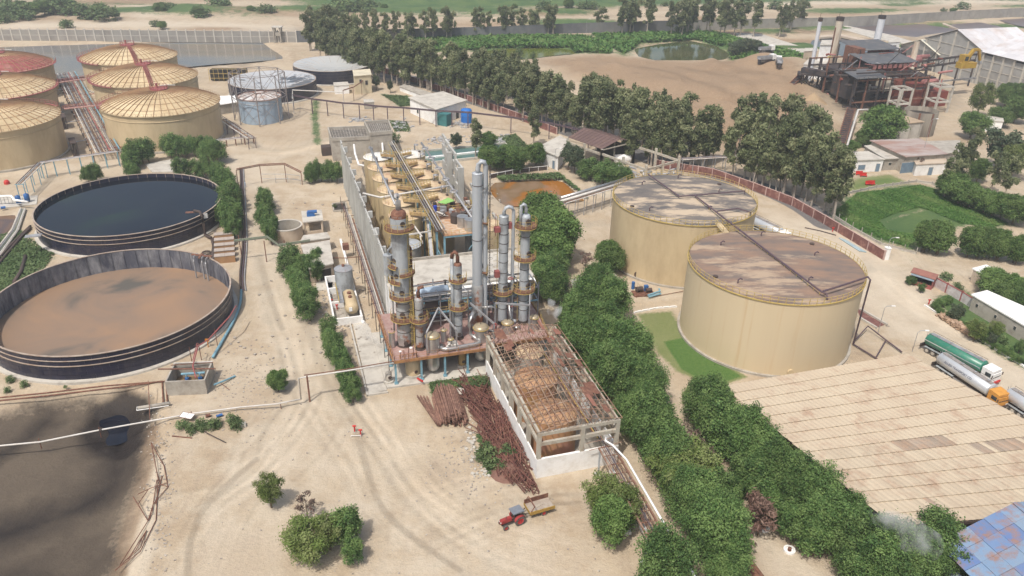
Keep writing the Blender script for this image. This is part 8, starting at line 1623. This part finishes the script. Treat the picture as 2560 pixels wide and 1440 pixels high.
for a_, b_ in (((2150,772),(2218,812)),((2150,795),(2192,820))): wpart('kerb', MB().beam(g(*a_,.2), g(*b_,.2), .35,.45), concrete_pale, t)
t = thing('pipe_bundle', 'bundle of pale blue pipes lying by the red wall', 'pipes', g(2130,610))
for k in range(7): wpart('pipe', MB().tube([g(2098+k*2.2,595+k*.6,.15), g(2150+k*2.6,628+k*.4,.15)],.13,6), mat('pale_blue_pipe',(.36,.46,.50),None,1,.6) if k == 0 else bpy.data.materials['pale_blue_pipe'], t)
t = thing('black_hose_line', 'black hose lying across the sandy lane to a red hydrant', 'hose', g(2050,578)); wpart('hose', MB().tube([g(2012,569,.12), g(2050,577,.12), g(2090,588,.12)],.14,6), dark_steel, t); hydrant(2081, 580, 'red hydrant at the end of the black hose by the red wall'); hydrant(2321, 762, 'red box hydrant at the head of the roadside garden')
for u, v in ((2121,420),(2148,438),(2158,442),(2172,463),(2178,462)): p = g(u,v); t = thing('red_bench', 'red playground seat on the green by the white workshops', 'seat', (p.x,p.y,0), 0, 'red seats on the green'); part('seat', MB().box(-1,1,-.3,.3,.4,.5), red_paint, t); part('backrest', MB().box(-1,1,.3,.4,.5,1.2), red_paint, t); part('leg', MB().box(-.9,-.8,-.3,.3,0,.4), red_paint, t); part('leg', MB().box(.8,.9,-.3,.3,0,.4), red_paint, t)
b = MB(); r2 = random.Random(44)
for i in range(1500):
    u, v = r2.choice([(r2.uniform(400,1500), r2.uniform(470,1440)),(r2.gauss(620,60),r2.gauss(960,60)),(r2.gauss(1180,50),r2.gauss(1150,60)),(r2.gauss(850,40),r2.gauss(780,60)),(r2.gauss(400,20),r2.gauss(1200,120))]); p = g(u, v)
    if any((math.hypot(p.x-o[0][0],p.y-o[0][1]) < o[1]+1) if o[1] else False for o in OBST): continue
    s_ = r2.uniform(.03,.11)*(1+(v < 900)); b.T = frame(p, r2.uniform(0,360)); b.box(-s_*1.6,s_,-s_,s_,-.02,s_)
b.T = None; top('pebbles', b, mat('pebble',(.36,.31,.26),(.5,.46,.4),.9,.9,dirt=(.14,.12,.1),damt=.45,dscale=3), 'small stones and litter strewn over the sandy yard', 'stones', kind='stuff')
soot = mat('sooty_steel', (.035,.032,.036), (.055,.048,.048), .4, .8, dirt=(.12,.075,.055), damt=.3, dscale=.5); oxide = mat('oxide_red_casing', (.22,.05,.035), (.16,.04,.03), .4, .75, dirt=(.30,.13,.09), damt=.3, dscale=.4)
slate = mat('slate_sheet_roof', (.10,.105,.115), (.075,.08,.09), .3, .7, dirt=(.17,.16,.15), damt=.35, dscale=.3); chim = mat('chimney_silver', (.66,.68,.72), (.58,.6,.64), .3, .5, metal=.1); chim2 = mat('rusting_chimney', (.58,.53,.44), (.48,.42,.33), .2, .7, dirt=(.25,.12,.06), damt=.3, dscale=.25, stretch=(1,1,.2)); pinkm = mat('faded_pink_steel', (.42,.19,.17), (.34,.14,.13), .5, .7)
def chimney(u, v, zf, vtop, r, m, label, r2=None, strip=False):
    p = g(u, v, zf); H = z_at(p.x, p.y, vtop); t = thing('chimney', label, 'chimney', (p.x, p.y, 0), 0, 'boiler chimneys')
    part('shaft', MB().lathe([(r2 or r,0),(r,H*.5),(r,H-1.4)], 24), m, t, True); part('cap', MB().lathe([(r+.12,H-1.4),(r+.15,H),(r-.2,H),(r-.2,H-1)], 24), soot, t)
    part('lightning_rod', MB().tube([(0,r,H-1),(0,r,H+1.6)],.06,4), soot, t)
    if strip: part('rust_strip', MB(Matrix.Rotation(3.5,4,'Z')).box(r-.05,r+.12,-.3,.3,2,H-4), rust, t)
    return t
chimney(2028,172,9,44, .75, chim, 'thin silver chimney, leftmost of the chimneys'); chimney(2076,170,9,42, 1.4, chim2, 'cream chimney with a rust streak, second from the left', r2=1.6, strip=True); chimney(2190,112,13,38, 1.5, chim, 'fat silver chimney, the farthest right of the tall three', r2=1.75)
p = g(2268,205,7); H = z_at(p.x,p.y,104); t = thing('chimney', 'short tan chimney on a stained conical base among the red boilers', 'chimney', (p.x,p.y,0)); part('shaft', MB().lathe([(2.2,0),(2.2,8),(1.9,12.4),(1.15,13),(1.05,H)],24), chim2, t, True); part('ring', MB().lathe([(2.2,12.2),(2.5,12.2),(2.5,12.6),(2.1,12.6)],24), mat('mustard_ring',(.40,.30,.17),None,1,.7), t); part('ring', MB().lathe([(2.3,8),(2.6,8),(2.6,8.4),(2.3,8.4)],24), rust, t)
BP = g(2125,285); BZ = 17; BF = frame((BP.x, BP.y, 0), BZ) @ Matrix.Diagonal((1.1,1.12,1.14,1)); bmb = lambda: MB(BF)
t = thing('boiler_house', 'sooty steel boiler house with dark sheet roofs and red casings beside the bagasse heap', 'boiler house', (BP.x+14,BP.y+18,0)); r2 = random.Random(17)
for a_ in range(0, 35, 5):
    for b_ in (1,8,16,26): wpart('column', bmb().box(a_-.25,a_+.25,b_-.25,b_+.25,0,13 if b_ > 1 else 11), soot if r2.random() < .7 else rust, t)
for z in (3.6,7.2,10.6,13):
    for b_ in (1,8,16,26): wpart('floor_beam', bmb().box(0,30,b_-.2,b_+.2,z-.4,z), soot if r2.random() < .6 else rust, t)
    if z < 13: wpart('floor_grating', bmb().box(2,29,5,25,z,z+.1), soot, t)
for a0,a1,b0,b1,z0,z1,m_ in ((28,34,18,26,0,15,soot),(33,38,6,16,0,9,soot),(0,3,4,12,4,11,soot),(13,16,18,25,8,17,rust),(24,28,20,26,8,16,oxide),(34,41,2,8,0,5,oxide),(36,44,9,14,0,6.5,concrete),(3,10,9,22,0,11,soot),(11,16,6,20,0,12,soot),(17,22,9,22,0,13,oxide),(22.6,27,8,20,2,12.5,oxide),(20,23,4,8,1,9,oxide),(28,33,10,18,0,10,oxide),(13,17,3,6,6,10,chim2),(25,30,2,7,0,8,oxide),(6,9,3,6,0,6,soot)): wpart('casing', bmb().box(a0,a1,b0,b1,z0,z1), m_, t)
for q, z in (([(-1,-1),(11,-1),(11,9),(-1,9)],11.6),([(10,7),(30,7),(30,19),(10,19)],14.2),([(14,18),(31,18),(31,30),(14,30)],16.4)):
    wpart('sheet_roof', bmb().slab([(*q[0],z),(*q[1],z),(*q[2],z+1.2),(*q[3],z+1.2)],.15), slate, t)
    for c in q: wpart('roof_post', bmb().box(c[0]*.96+.4,c[0]*.96+.7,c[1]*.96+.4,c[1]*.96+.7,6,z+.2), soot, t)
for i in range(130):
    a_, b_, z = r2.uniform(-3,38), r2.uniform(-1,28), r2.uniform(2,16); k = r2.random(); b = bmb()
    if k < .5: b.tube([(a_,b_,z),(a_+r2.uniform(-7,7),b_+r2.uniform(-1,1),z+r2.uniform(-.5,.5))], r2.uniform(.12,.45), 7)
    elif k < .8: b.tube([(a_,b_,max(0,z-6)),(a_,b_,z)], r2.uniform(.1,.4), 7)
    else: b.beam((a_,b_,z),(a_+r2.uniform(3,6),b_,z+r2.uniform(-4,4)),.18)
    wpart('duct', b, r2.choice((soot,rust,steel,oxide,soot,pinkm,yellow if k < .1 else soot)), t)
wpart('red_drum', bmb().tube([(26,12,13.4),(36,13,13.4)],1.0,14).tube([(30,3,8),(36,3.4,8)],1.2,14), pinkm, t, True); wpart('big_pipe', bmb().tube([(28,20,12.5),(48,22,12.5)],.8,12), pinkm, t, True)
for i in range(9): wpart('window_gap', bmb().box(11+i*2.1,12.4+i*2.1,6.7,6.82,12.6,13.8), pinkm, t)
for z, b_ in ((11,-.8),(13.2,6.5),(7.3,.6)): fence_line([(0,b_,z),(30,b_,z)], 1.1, soot, t, 2, .05, .04, conv=lambda a,b,c: BF @ Vector((a,b,c)))
t = thing('gantry', 'long dark gantry joining the boiler house to the warehouse under a yellow crane', 'gantry', g(2380,190)); P0, P1 = g(2275,172,10), g(2438,150,11)
for dz in (0,2.4): wpart('girder', MB().beam(P0+V((0,0,dz)),P1+V((0,0,dz)),.8,.7), soot, t)
for k in range(13): p = P0.lerp(P1,k/12); wpart('web', MB().beam(p,p+V((0,0,2.4)),.25), soot, t);
for k in range(0,13,3): p = P0.lerp(P1,k/12); wpart('leg', MB().beam((p.x,p.y,0),(p.x,p.y,p.z),.5), soot, t)
wpart('lower_pipe', MB().beam(g(2300,208,5),g(2440,195,6),.5,.6), steel, t)
p = g(2412,178,10); ym = mat('crane_yellow',(.42,.28,.04),(.34,.2,.04),.6,.6); t = thing('yellow_crane', 'yellow grab crane standing on the gantry by the warehouse', 'crane', (p.x,p.y,11)); F_ = frame((p.x,p.y,11.4),17); t.location.z = 11.4
wpart('cabin', MB(F_).box(-4,3.5,-1.5,1.5,0,2.2).box(-3.4,-.6,-1.3,1.3,2.2,5.2), ym, t); wpart('boom', MB(F_).beam((-1,0,3),(1.6,0,7),1.3,1.0).beam((1.6,0,7),(4,0,7),1.1,.9).beam((4,0,7),(6,0,2.6),.9,.8), ym, t); wpart('window', MB(F_).box(-2.8,-1.2,-1.36,-1.3,3,4.6), glass, t); wpart('grab', MB(F_).beam((6,0,2.6),(6.6,0,1.2),1.2,1.0), steel, t)
for (a_, b_, w_, d_), H, lb in (((2252,287),(2274,291),5.2,5.2),9.6,'white concrete tower frame in front of the tan chimney'),(((2350,283),(2374,287),5.6,6.0),10,'white concrete tower frame right of the red boilers'):
    p = g(*a_); F_ = frame(p,14); t = thing('tower_frame', lb, 'concrete frame', (p.x,p.y,0), 14)
    for x_ in (-w_/2,w_/2):
        for y_ in (0,d_): wpart('post', MB(F_).box(x_-.3,x_+.3,y_-.3,y_+.3,0,H), concrete_pale, t)
    for z in (H*.45,H):
        for y_ in (0,d_): wpart('beam', MB(F_).box(-w_/2,w_/2,y_-.25,y_+.25,z-.6,z), concrete_pale, t)
        for x_ in (-w_/2,w_/2): wpart('beam', MB(F_).box(x_-.25,x_+.25,0,d_,z-.6,z), concrete_pale, t)
p = g(2290,332); t = thing('open_silo', 'stained open topped concrete tank beside the grey panelled building', 'silo', (p.x,p.y,0)); part('wall', MB().lathe([(5.4,-.1),(5.4,8),(5.1,8),(5.1,.2)],40), mat('stained_silo',(.24,.21,.17),(.17,.15,.12),.2,.9,dirt=(.10,.08,.07),damt=.4,dscale=.3,stretch=(1.5,1.5,.1)), t, True); part('floor', MB().cyl(0,0,5.1,0,6.5,30), dark_inside, t)
for a_ in (4.2,5.0): part('rust_channel', MB(Matrix.Rotation(a_,4,'Z')).box(5.38,5.6,-.3,.3,0,8), rust, t)
def conveyor(name, label, P0, P1, w_, m, n):
    t = thing(name, label, 'conveyor', (P0.x,P0.y,0)); pr = (P1-P0).cross(V((0,0,1))).normalized()
    for s in (-1,1): wpart('side_frame', MB().beam(P0+pr*s*w_/2,P1+pr*s*w_/2,.25,.8), m, t)
    wpart('belt', MB().beam(P0,P1,w_-.3,.15), soot, t)
    for k in range(n+1):
        p = P0.lerp(P1,k/n); wpart('roller_frame', MB().beam(p-pr*w_*.6+V((0,0,.3)),p+pr*w_*.6+V((0,0,.3)),.15), m, t)
        if k and p.z > 2: wpart('leg', MB().beam((p.x,p.y,0),p-V((0,0,.3)),.3), m, t)
conveyor('feed_conveyor', 'rusty red inclined conveyor climbing from the bagasse heap to the boiler house', g(1925,268,1), g(2018,172,10), 2.0, rust, 14)
conveyor('ash_conveyor', 'low inclined conveyor and pipes coming down from the boiler house to the workshops', g(2090,402,2.2), g(2128,272,5), 2.6, rust, 26)
t = thing('conveyor_pipe', 'pale pipes along the right side of the low inclined conveyor', 'pipes', g(2110,350)); wpart('pipe', MB().tube([g(1990,412,3),g(2098,400,3),g(2108,396,3),g(2145,275,5.4),g(2170,274,5.4)],.35,8).tube([g(1990,418,2.4),g(2102,404,2.4)],.3,8), white_pipe, t, True)
t = thing('trestle_tower', 'dark lattice trestle holding the head of the red conveyor', 'trestle', g(2010,240))
for u in (1996,2022,2050):
    for dy in (0,6): p = g(u,250)+V((0,dy,0)); wpart('leg', MB().beam(p,p+V((0,0,10)),.35), soot, t)
for a_, b_ in ((1996,2022),(2022,2050)):
    for z0, z1 in ((0,5),(5,0),(5,10),(10,5)): wpart('brace', MB().beam(g(a_,250)+V((0,0,z0)),g(b_,250)+V((0,0,z1)),.18), soot, t)
wpart('head_house', MB().beam(g(1990,252)+V((0,4,10)),g(2095,262)+V((0,4,10)),5,.6).beam(g(2000,252)+V((0,4,11.2)),g(2060,262)+V((0,4,11)),3,1.8), soot, t)
p = g(2028,272); top('ash_cone', MB(frame(p)).lathe([(8.5,-.2),(5.5,2.2),(2.5,4.4),(.3,6.0),(.02,6.1)],20), mat('bagasse_cone',(.36,.26,.16),(.31,.22,.13),.5,.95,bump=.5), 'pointed cone of light brown bagasse under the boiler house conveyor', 'heap', smooth=True)
for (u, v), (u2, v2), L, lb in (((1890,172),(1935,168),9,'white tipper lorry parked crosswise on the bagasse heap'),((1950,192),(1938,163),8,'tipper lorry with an open grey bed facing away on the bagasse heap'),((1898,150),(1926,148),8,'white lorry half hidden behind the brown mound')):
    P0 = g(u,v); P1 = g(u2,v2); az = math.degrees(math.atan2(P1.y-P0.y,P1.x-P0.x)); c_ = (P0+P1)/2; t = thing('tipper_lorry', lb, 'lorry', (c_.x,c_.y,3.2 if v > 155 else 3.8), az)
    part('bed', MB().box(-L/2,L/2-2.2,-1.2,1.2,.9,1.1).box(-L/2,L/2-2.2,-1.25,-1.1,1.1,2.2).box(-L/2,L/2-2.2,1.1,1.25,1.1,2.2).box(L/2-2.35,L/2-2.2,-1.2,1.2,1.1,2.5), steel, t); part('cab', MB().box(L/2-2,L/2,-1.2,1.2,.7,2.9), whitewash, t); part('windscreen', MB().box(L/2,L/2+.04,-1,1,1.8,2.6), glass, t); part('chassis', MB().box(-L/2,L/2,-.5,.5,-1.,.9), soot, t)
    for s in (-1,1):
        for x_ in (-L/2+1,-L/2+2.2,L/2-1): part('wheel', MB(Matrix.Translation((x_,s*1.0,.3)) @ Matrix.Rotation(PI/2,4,'X')).lathe([(.02,-.2),(.55,-.2),(.55,.2),(.02,.2)],14), tyre, t)
W0 = g(2440,210); HA = z_at(W0.x,W0.y,130); wp_m = mat('warehouse_panel',(.33,.325,.31),(.28,.275,.26),.2,.9,rand=.08,dirt=(.22,.21,.2),damt=.25); WF = frame(W0,-72); white_sh = mat('white_warehouse_sheet',(.62,.61,.62),(.54,.53,.54),.15,.6,dirt=(.45,.37,.33),damt=.3,dscale=.12,rand=.08)
t = thing('warehouse', 'large warehouse with grey panel bays under a white sheet roof at the right edge', 'warehouse', (W0.x,W0.y,0), -72); wmb = lambda: MB(WF)
for i in range(11):
    x_ = i*5.2; wpart('pilaster', wmb().box(x_-.35,x_+.35,-.5,.3,0,HA-.4), concrete_pale, t)
    for k in range(4):
        h0 = HA*k/4; wpart('wall_panel', wmb().box(x_+.35,x_+4.85,0,.3,h0+.25,h0+HA/4-(0.05 if not (k == 3 and i % 3 == 0) else 1.2)), wp_m, t); wpart('ledge', wmb().box(x_+.35,x_+4.85,-.15,.35,h0,h0+.24), concrete_pale, t)
wpart('dark_core', wmb().box(.5,56,.5,30,0,HA-.6), dark_inside, t)
for i in range(12):
    for k in range(7): y0, y1 = -1+k*3.6, -1+(k+1)*3.6+.15; wpart('roof_sheet', wmb().slab([(i*4.9-1,y0,HA+k*1.15),(i*4.9+3.85,y0,HA+k*1.15),(i*4.9+3.85,y1,HA+(k+1)*1.15+.1),(i*4.9-1,y1,HA+(k+1)*1.15+.1)],.1), white_sh, t)
wpart('ridge_monitor', wmb().box(-1,58,24.4,27,HA+7,HA+9.6), concrete, t); wpart('monitor_roof', wmb().slab([(-1.5,23.6,HA+9.6),(58,23.6,HA+9.6),(58,28,HA+10.8),(-1.5,28,HA+10.8)],.2), white_sh, t); wpart('roof_sheet', wmb().slab([(-1,27,HA+8),(58,27,HA+8),(58,50,HA),(-1,50,HA)],.1), white_sh, t)
t = thing('warehouse', 'gabled grey warehouse behind the yellow crane, joined to the largest one', 'warehouse', (W0.x-6,W0.y+18,0), -72)
wpart('gable_wall', MB(WF @ Matrix.Rotation(PI/2,4,'X')).prism([(-34,0),(-.4,0),(-.4,HA-.3),(-17,HA+6),(-34,HA-.3)],-.3,0), wp_m, t)
for i in range(5): x_ = -33+i*7.8; wpart('pilaster', wmb().box(x_-.35,x_+.35,-.4,-.01,0,HA+5.5-abs(x_+17)*.36), concrete_pale, t)
for z in (HA*.33,HA*.66,HA): wpart('ledge', wmb().box(-34,-.4,-.2,-.01,z-.2,z), concrete_pale, t)
for s in (0,1):
    for k in range(8): y0 = k*4.2-.6; wpart('roof_sheet', wmb().slab([(-17,y0,HA+6.6),(-17,y0+4.15,HA+6.6),(-35 if s else .6,y0+4.15,HA-.2),(-35 if s else .6,y0,HA-.2)],.12), white_sh, t)
C0 = g(2262,128,5); t = thing('warehouse', 'cream roofed gabled store between the fat chimney and the warehouses', 'warehouse', (C0.x+10,C0.y+5,0)); cf = MB(frame((g(2300,118,9)[0],g(2300,118,9)[1],0),-72)); CF = cf.T; crm = mat('cream_sheet',(.66,.65,.55),(.6,.59,.5),.2,.6,rand=.04)
wpart('body', MB(CF).box(-12,12,0,34,0,8), wp_m, t)
for s in (-1,1):
    for k in range(6): wpart('roof_sheet', MB(CF).slab([(0,k*5.8-.8,12.5),(0,k*5.8+4.95,12.5),(13*s,k*5.8+4.95,7.9),(13*s,k*5.8-.8,7.9)],.12), crm, t)
wpart('gable_wall', MB(CF @ Matrix.Rotation(PI/2,4,'X')).prism([(-12,0),(12,0),(12,8),(0,12.2),(-12,8)],-.2,.0), wp_m, t)
for a_ in (('silver_silo_hut','tall pale cladded shed between the thin chimney and the cream chimney',[(2050,112),(2088,112),(2086,100),(2055,100)],13),('white_tower_base','white box building behind the fat chimney',[(2222,106),(2252,104),(2248,96),(2222,97)],5),('sand_box','buff hut at the foot of the thin chimney',[(2010,128),(2045,126),(2043,119),(2012,120)],5),('flat_shed','pale low roofed shed under the thin chimney',[(2008,160),(2060,168),(2072,150),(2020,148)],6),('kiosk_block','small white roofed water house at the right edge',[(2462,300),(2510,304),(2508,292),(2466,290)],4)): flatbox(a_[0],a_[1],'building',a_[2],a_[3],whitewash if 'buff' not in a_[1] else buff,concrete_pale)
for px, lb in (([(1840,84),(1902,86),(2022,124),(2013,138),(1960,120),(1840,104)],'pale lined basin right of the reed pond'),([(2108,66),(2118,66),(2225,88),(2290,108),(2280,114),(2180,96),(2104,74)],'pale lined bank between the grey and purple ponds'),([(2050,90),(2100,86),(2190,104),(2300,132),(2300,137),(2184,109),(2100,91),(2050,95)],'sandy bank along the grey pond'),([(2396,74),(2420,84),(2360,58),(2340,56)],'sandy dyke between the purple ponds')):
    o = MB(); P = [g(u,v) for u,v in px]; o.prism([(p.x,p.y) for p in P], -.6, .35); top('lined_bank', o, concrete_pale if 'pale' in lb else buff, lb, 'bank')
p = g(614,468); t = thing('person', 'person in pale blue clothes walking on the dirt road beside the black hose', 'person', (p.x,p.y,0), -70); sk = mat('brown_skin',(.22,.12,.08),None,3,.6); cl = mat('pale_blue_cloth',(.42,.50,.62),(.36,.44,.56),4,.9)
me_ = bpy.data.meshes.new('body'); vs = [(0,0,.92),(0,0,1.2),(0,0,1.42),(0,0,1.52),(0,.0,1.66),(.1,.02,.86),(.13,.16,.48),(.12,.1,.06),(.12,.24,.03),(-.1,-.02,.86),(-.13,-.1,.48),(-.12,-.3,.1),(-.12,-.18,.03),(.2,0,1.4),(.26,-.1,1.14),(.25,-.02,.86),(.25,.03,.78),(-.2,0,1.4),(-.26,.08,1.14),(-.25,.22,.92),(-.25,.28,.86)]
me_.from_pydata(vs, [(0,1),(1,2),(2,3),(3,4),(0,5),(5,6),(6,7),(7,8),(0,9),(9,10),(10,11),(11,12),(2,13),(13,14),(14,15),(15,16),(2,17),(17,18),(18,19),(19,20)], []); o = link('body', me_, t); md = o.modifiers.new('skin','SKIN')
rad = [.16,.15,.14,.06,.11,.09,.07,.05,.045,.09,.07,.05,.045,.07,.05,.04,.04,.07,.05,.04,.04]
for i, r_ in enumerate(rad): me_.skin_vertices[0].data[i].radius = (r_, r_*.85)
me_.skin_vertices[0].data[0].use_root = True; o.modifiers.new('sub','SUBSURF').levels = 1; me_.materials.append(cl)
part('head', MB(Matrix.Translation((0,0,1.68))).lathe([(.02,-.12),(.08,-.08),(.1,.02),(.08,.1),(.02,.13)],12), sk, t, True); part('hair', MB(Matrix.Translation((0,-.01,1.7))).lathe([(.105,.0),(.1,.08),(.05,.14),(.01,.145)],12), dark_inside, t, True)
def steam(name, label, pts, dens, seed, sc=.6):
    b = MB(); b.tube([p for p, r in pts], [r for p, r in pts], 12); o = top(name, b, None, label, 'steam', kind='stuff')
    m = bpy.data.materials.new(name); m.use_nodes = True; n = m.node_tree; n.nodes.remove(n.nodes['Principled BSDF']); v = n.nodes.new('ShaderNodeVolumePrincipled'); v.inputs['Color'].default_value = (1,1,1,1); ge = n.nodes.new('ShaderNodeNewGeometry'); nz = n.nodes.new('ShaderNodeTexNoise'); nz.inputs['Scale'].default_value = sc; nz.inputs['Detail'].default_value = 4; n.links.new(ge.outputs['Position'], nz.inputs[0]); mr = n.nodes.new('ShaderNodeMapRange'); mr.inputs[1].default_value = .45; mr.inputs[2].default_value = .75; mr.inputs[4].default_value = dens; n.links.new(nz.outputs[0], mr.inputs[0]); n.links.new(mr.outputs[0], v.inputs['Density']); n.links.new(v.outputs[0], n.nodes['Material Output'].inputs['Volume']); o.data.materials.clear(); o.data.materials.append(m)
steam('steam_puff', 'white puff of steam at the right end of the deck', [(g(1393,800,6),.2),(g(1388,785,7),1.2),(g(1386,772,8),1.5),(g(1380,760,9),.8),(g(1370,745,10),.2)], 1.6, 1)
steam('steam_plume', 'thin plume of steam drifting over the trees from the blue roofed shed', [(g(2345,1395,5),.3),(g(2320,1365,7),2.0),(g(2270,1335,9),2.2),(g(2220,1310,10),1.8),(g(2175,1275,11),.4)], .5, 2, .5)
steam('steam_wisp', 'faint wisp of steam left of the deck', [(g(962,868,1.5),.2),(g(930,845,2),.6),(g(905,825,3),.7),(g(890,805,4),.2)], .5, 3, .9)
hz = MB().box(-3200,3200,-60,6400,-8,96); o = tag(link('haze', hz.mesh('haze')), kind='stuff'); m = bpy.data.materials.new('haze'); m.use_nodes = True; n = m.node_tree; n.nodes.remove(n.nodes['Principled BSDF']); v = n.nodes.new('ShaderNodeVolumePrincipled'); v.inputs['Color'].default_value = (.86,.93,1,1); v.inputs['Density'].default_value = HAZE; v.inputs['Anisotropy'].default_value = .3; n.links.new(v.outputs[0], n.nodes['Material Output'].inputs['Volume']); o.data.materials.append(m); o['label'] = 'pale haze in the air over the whole site'
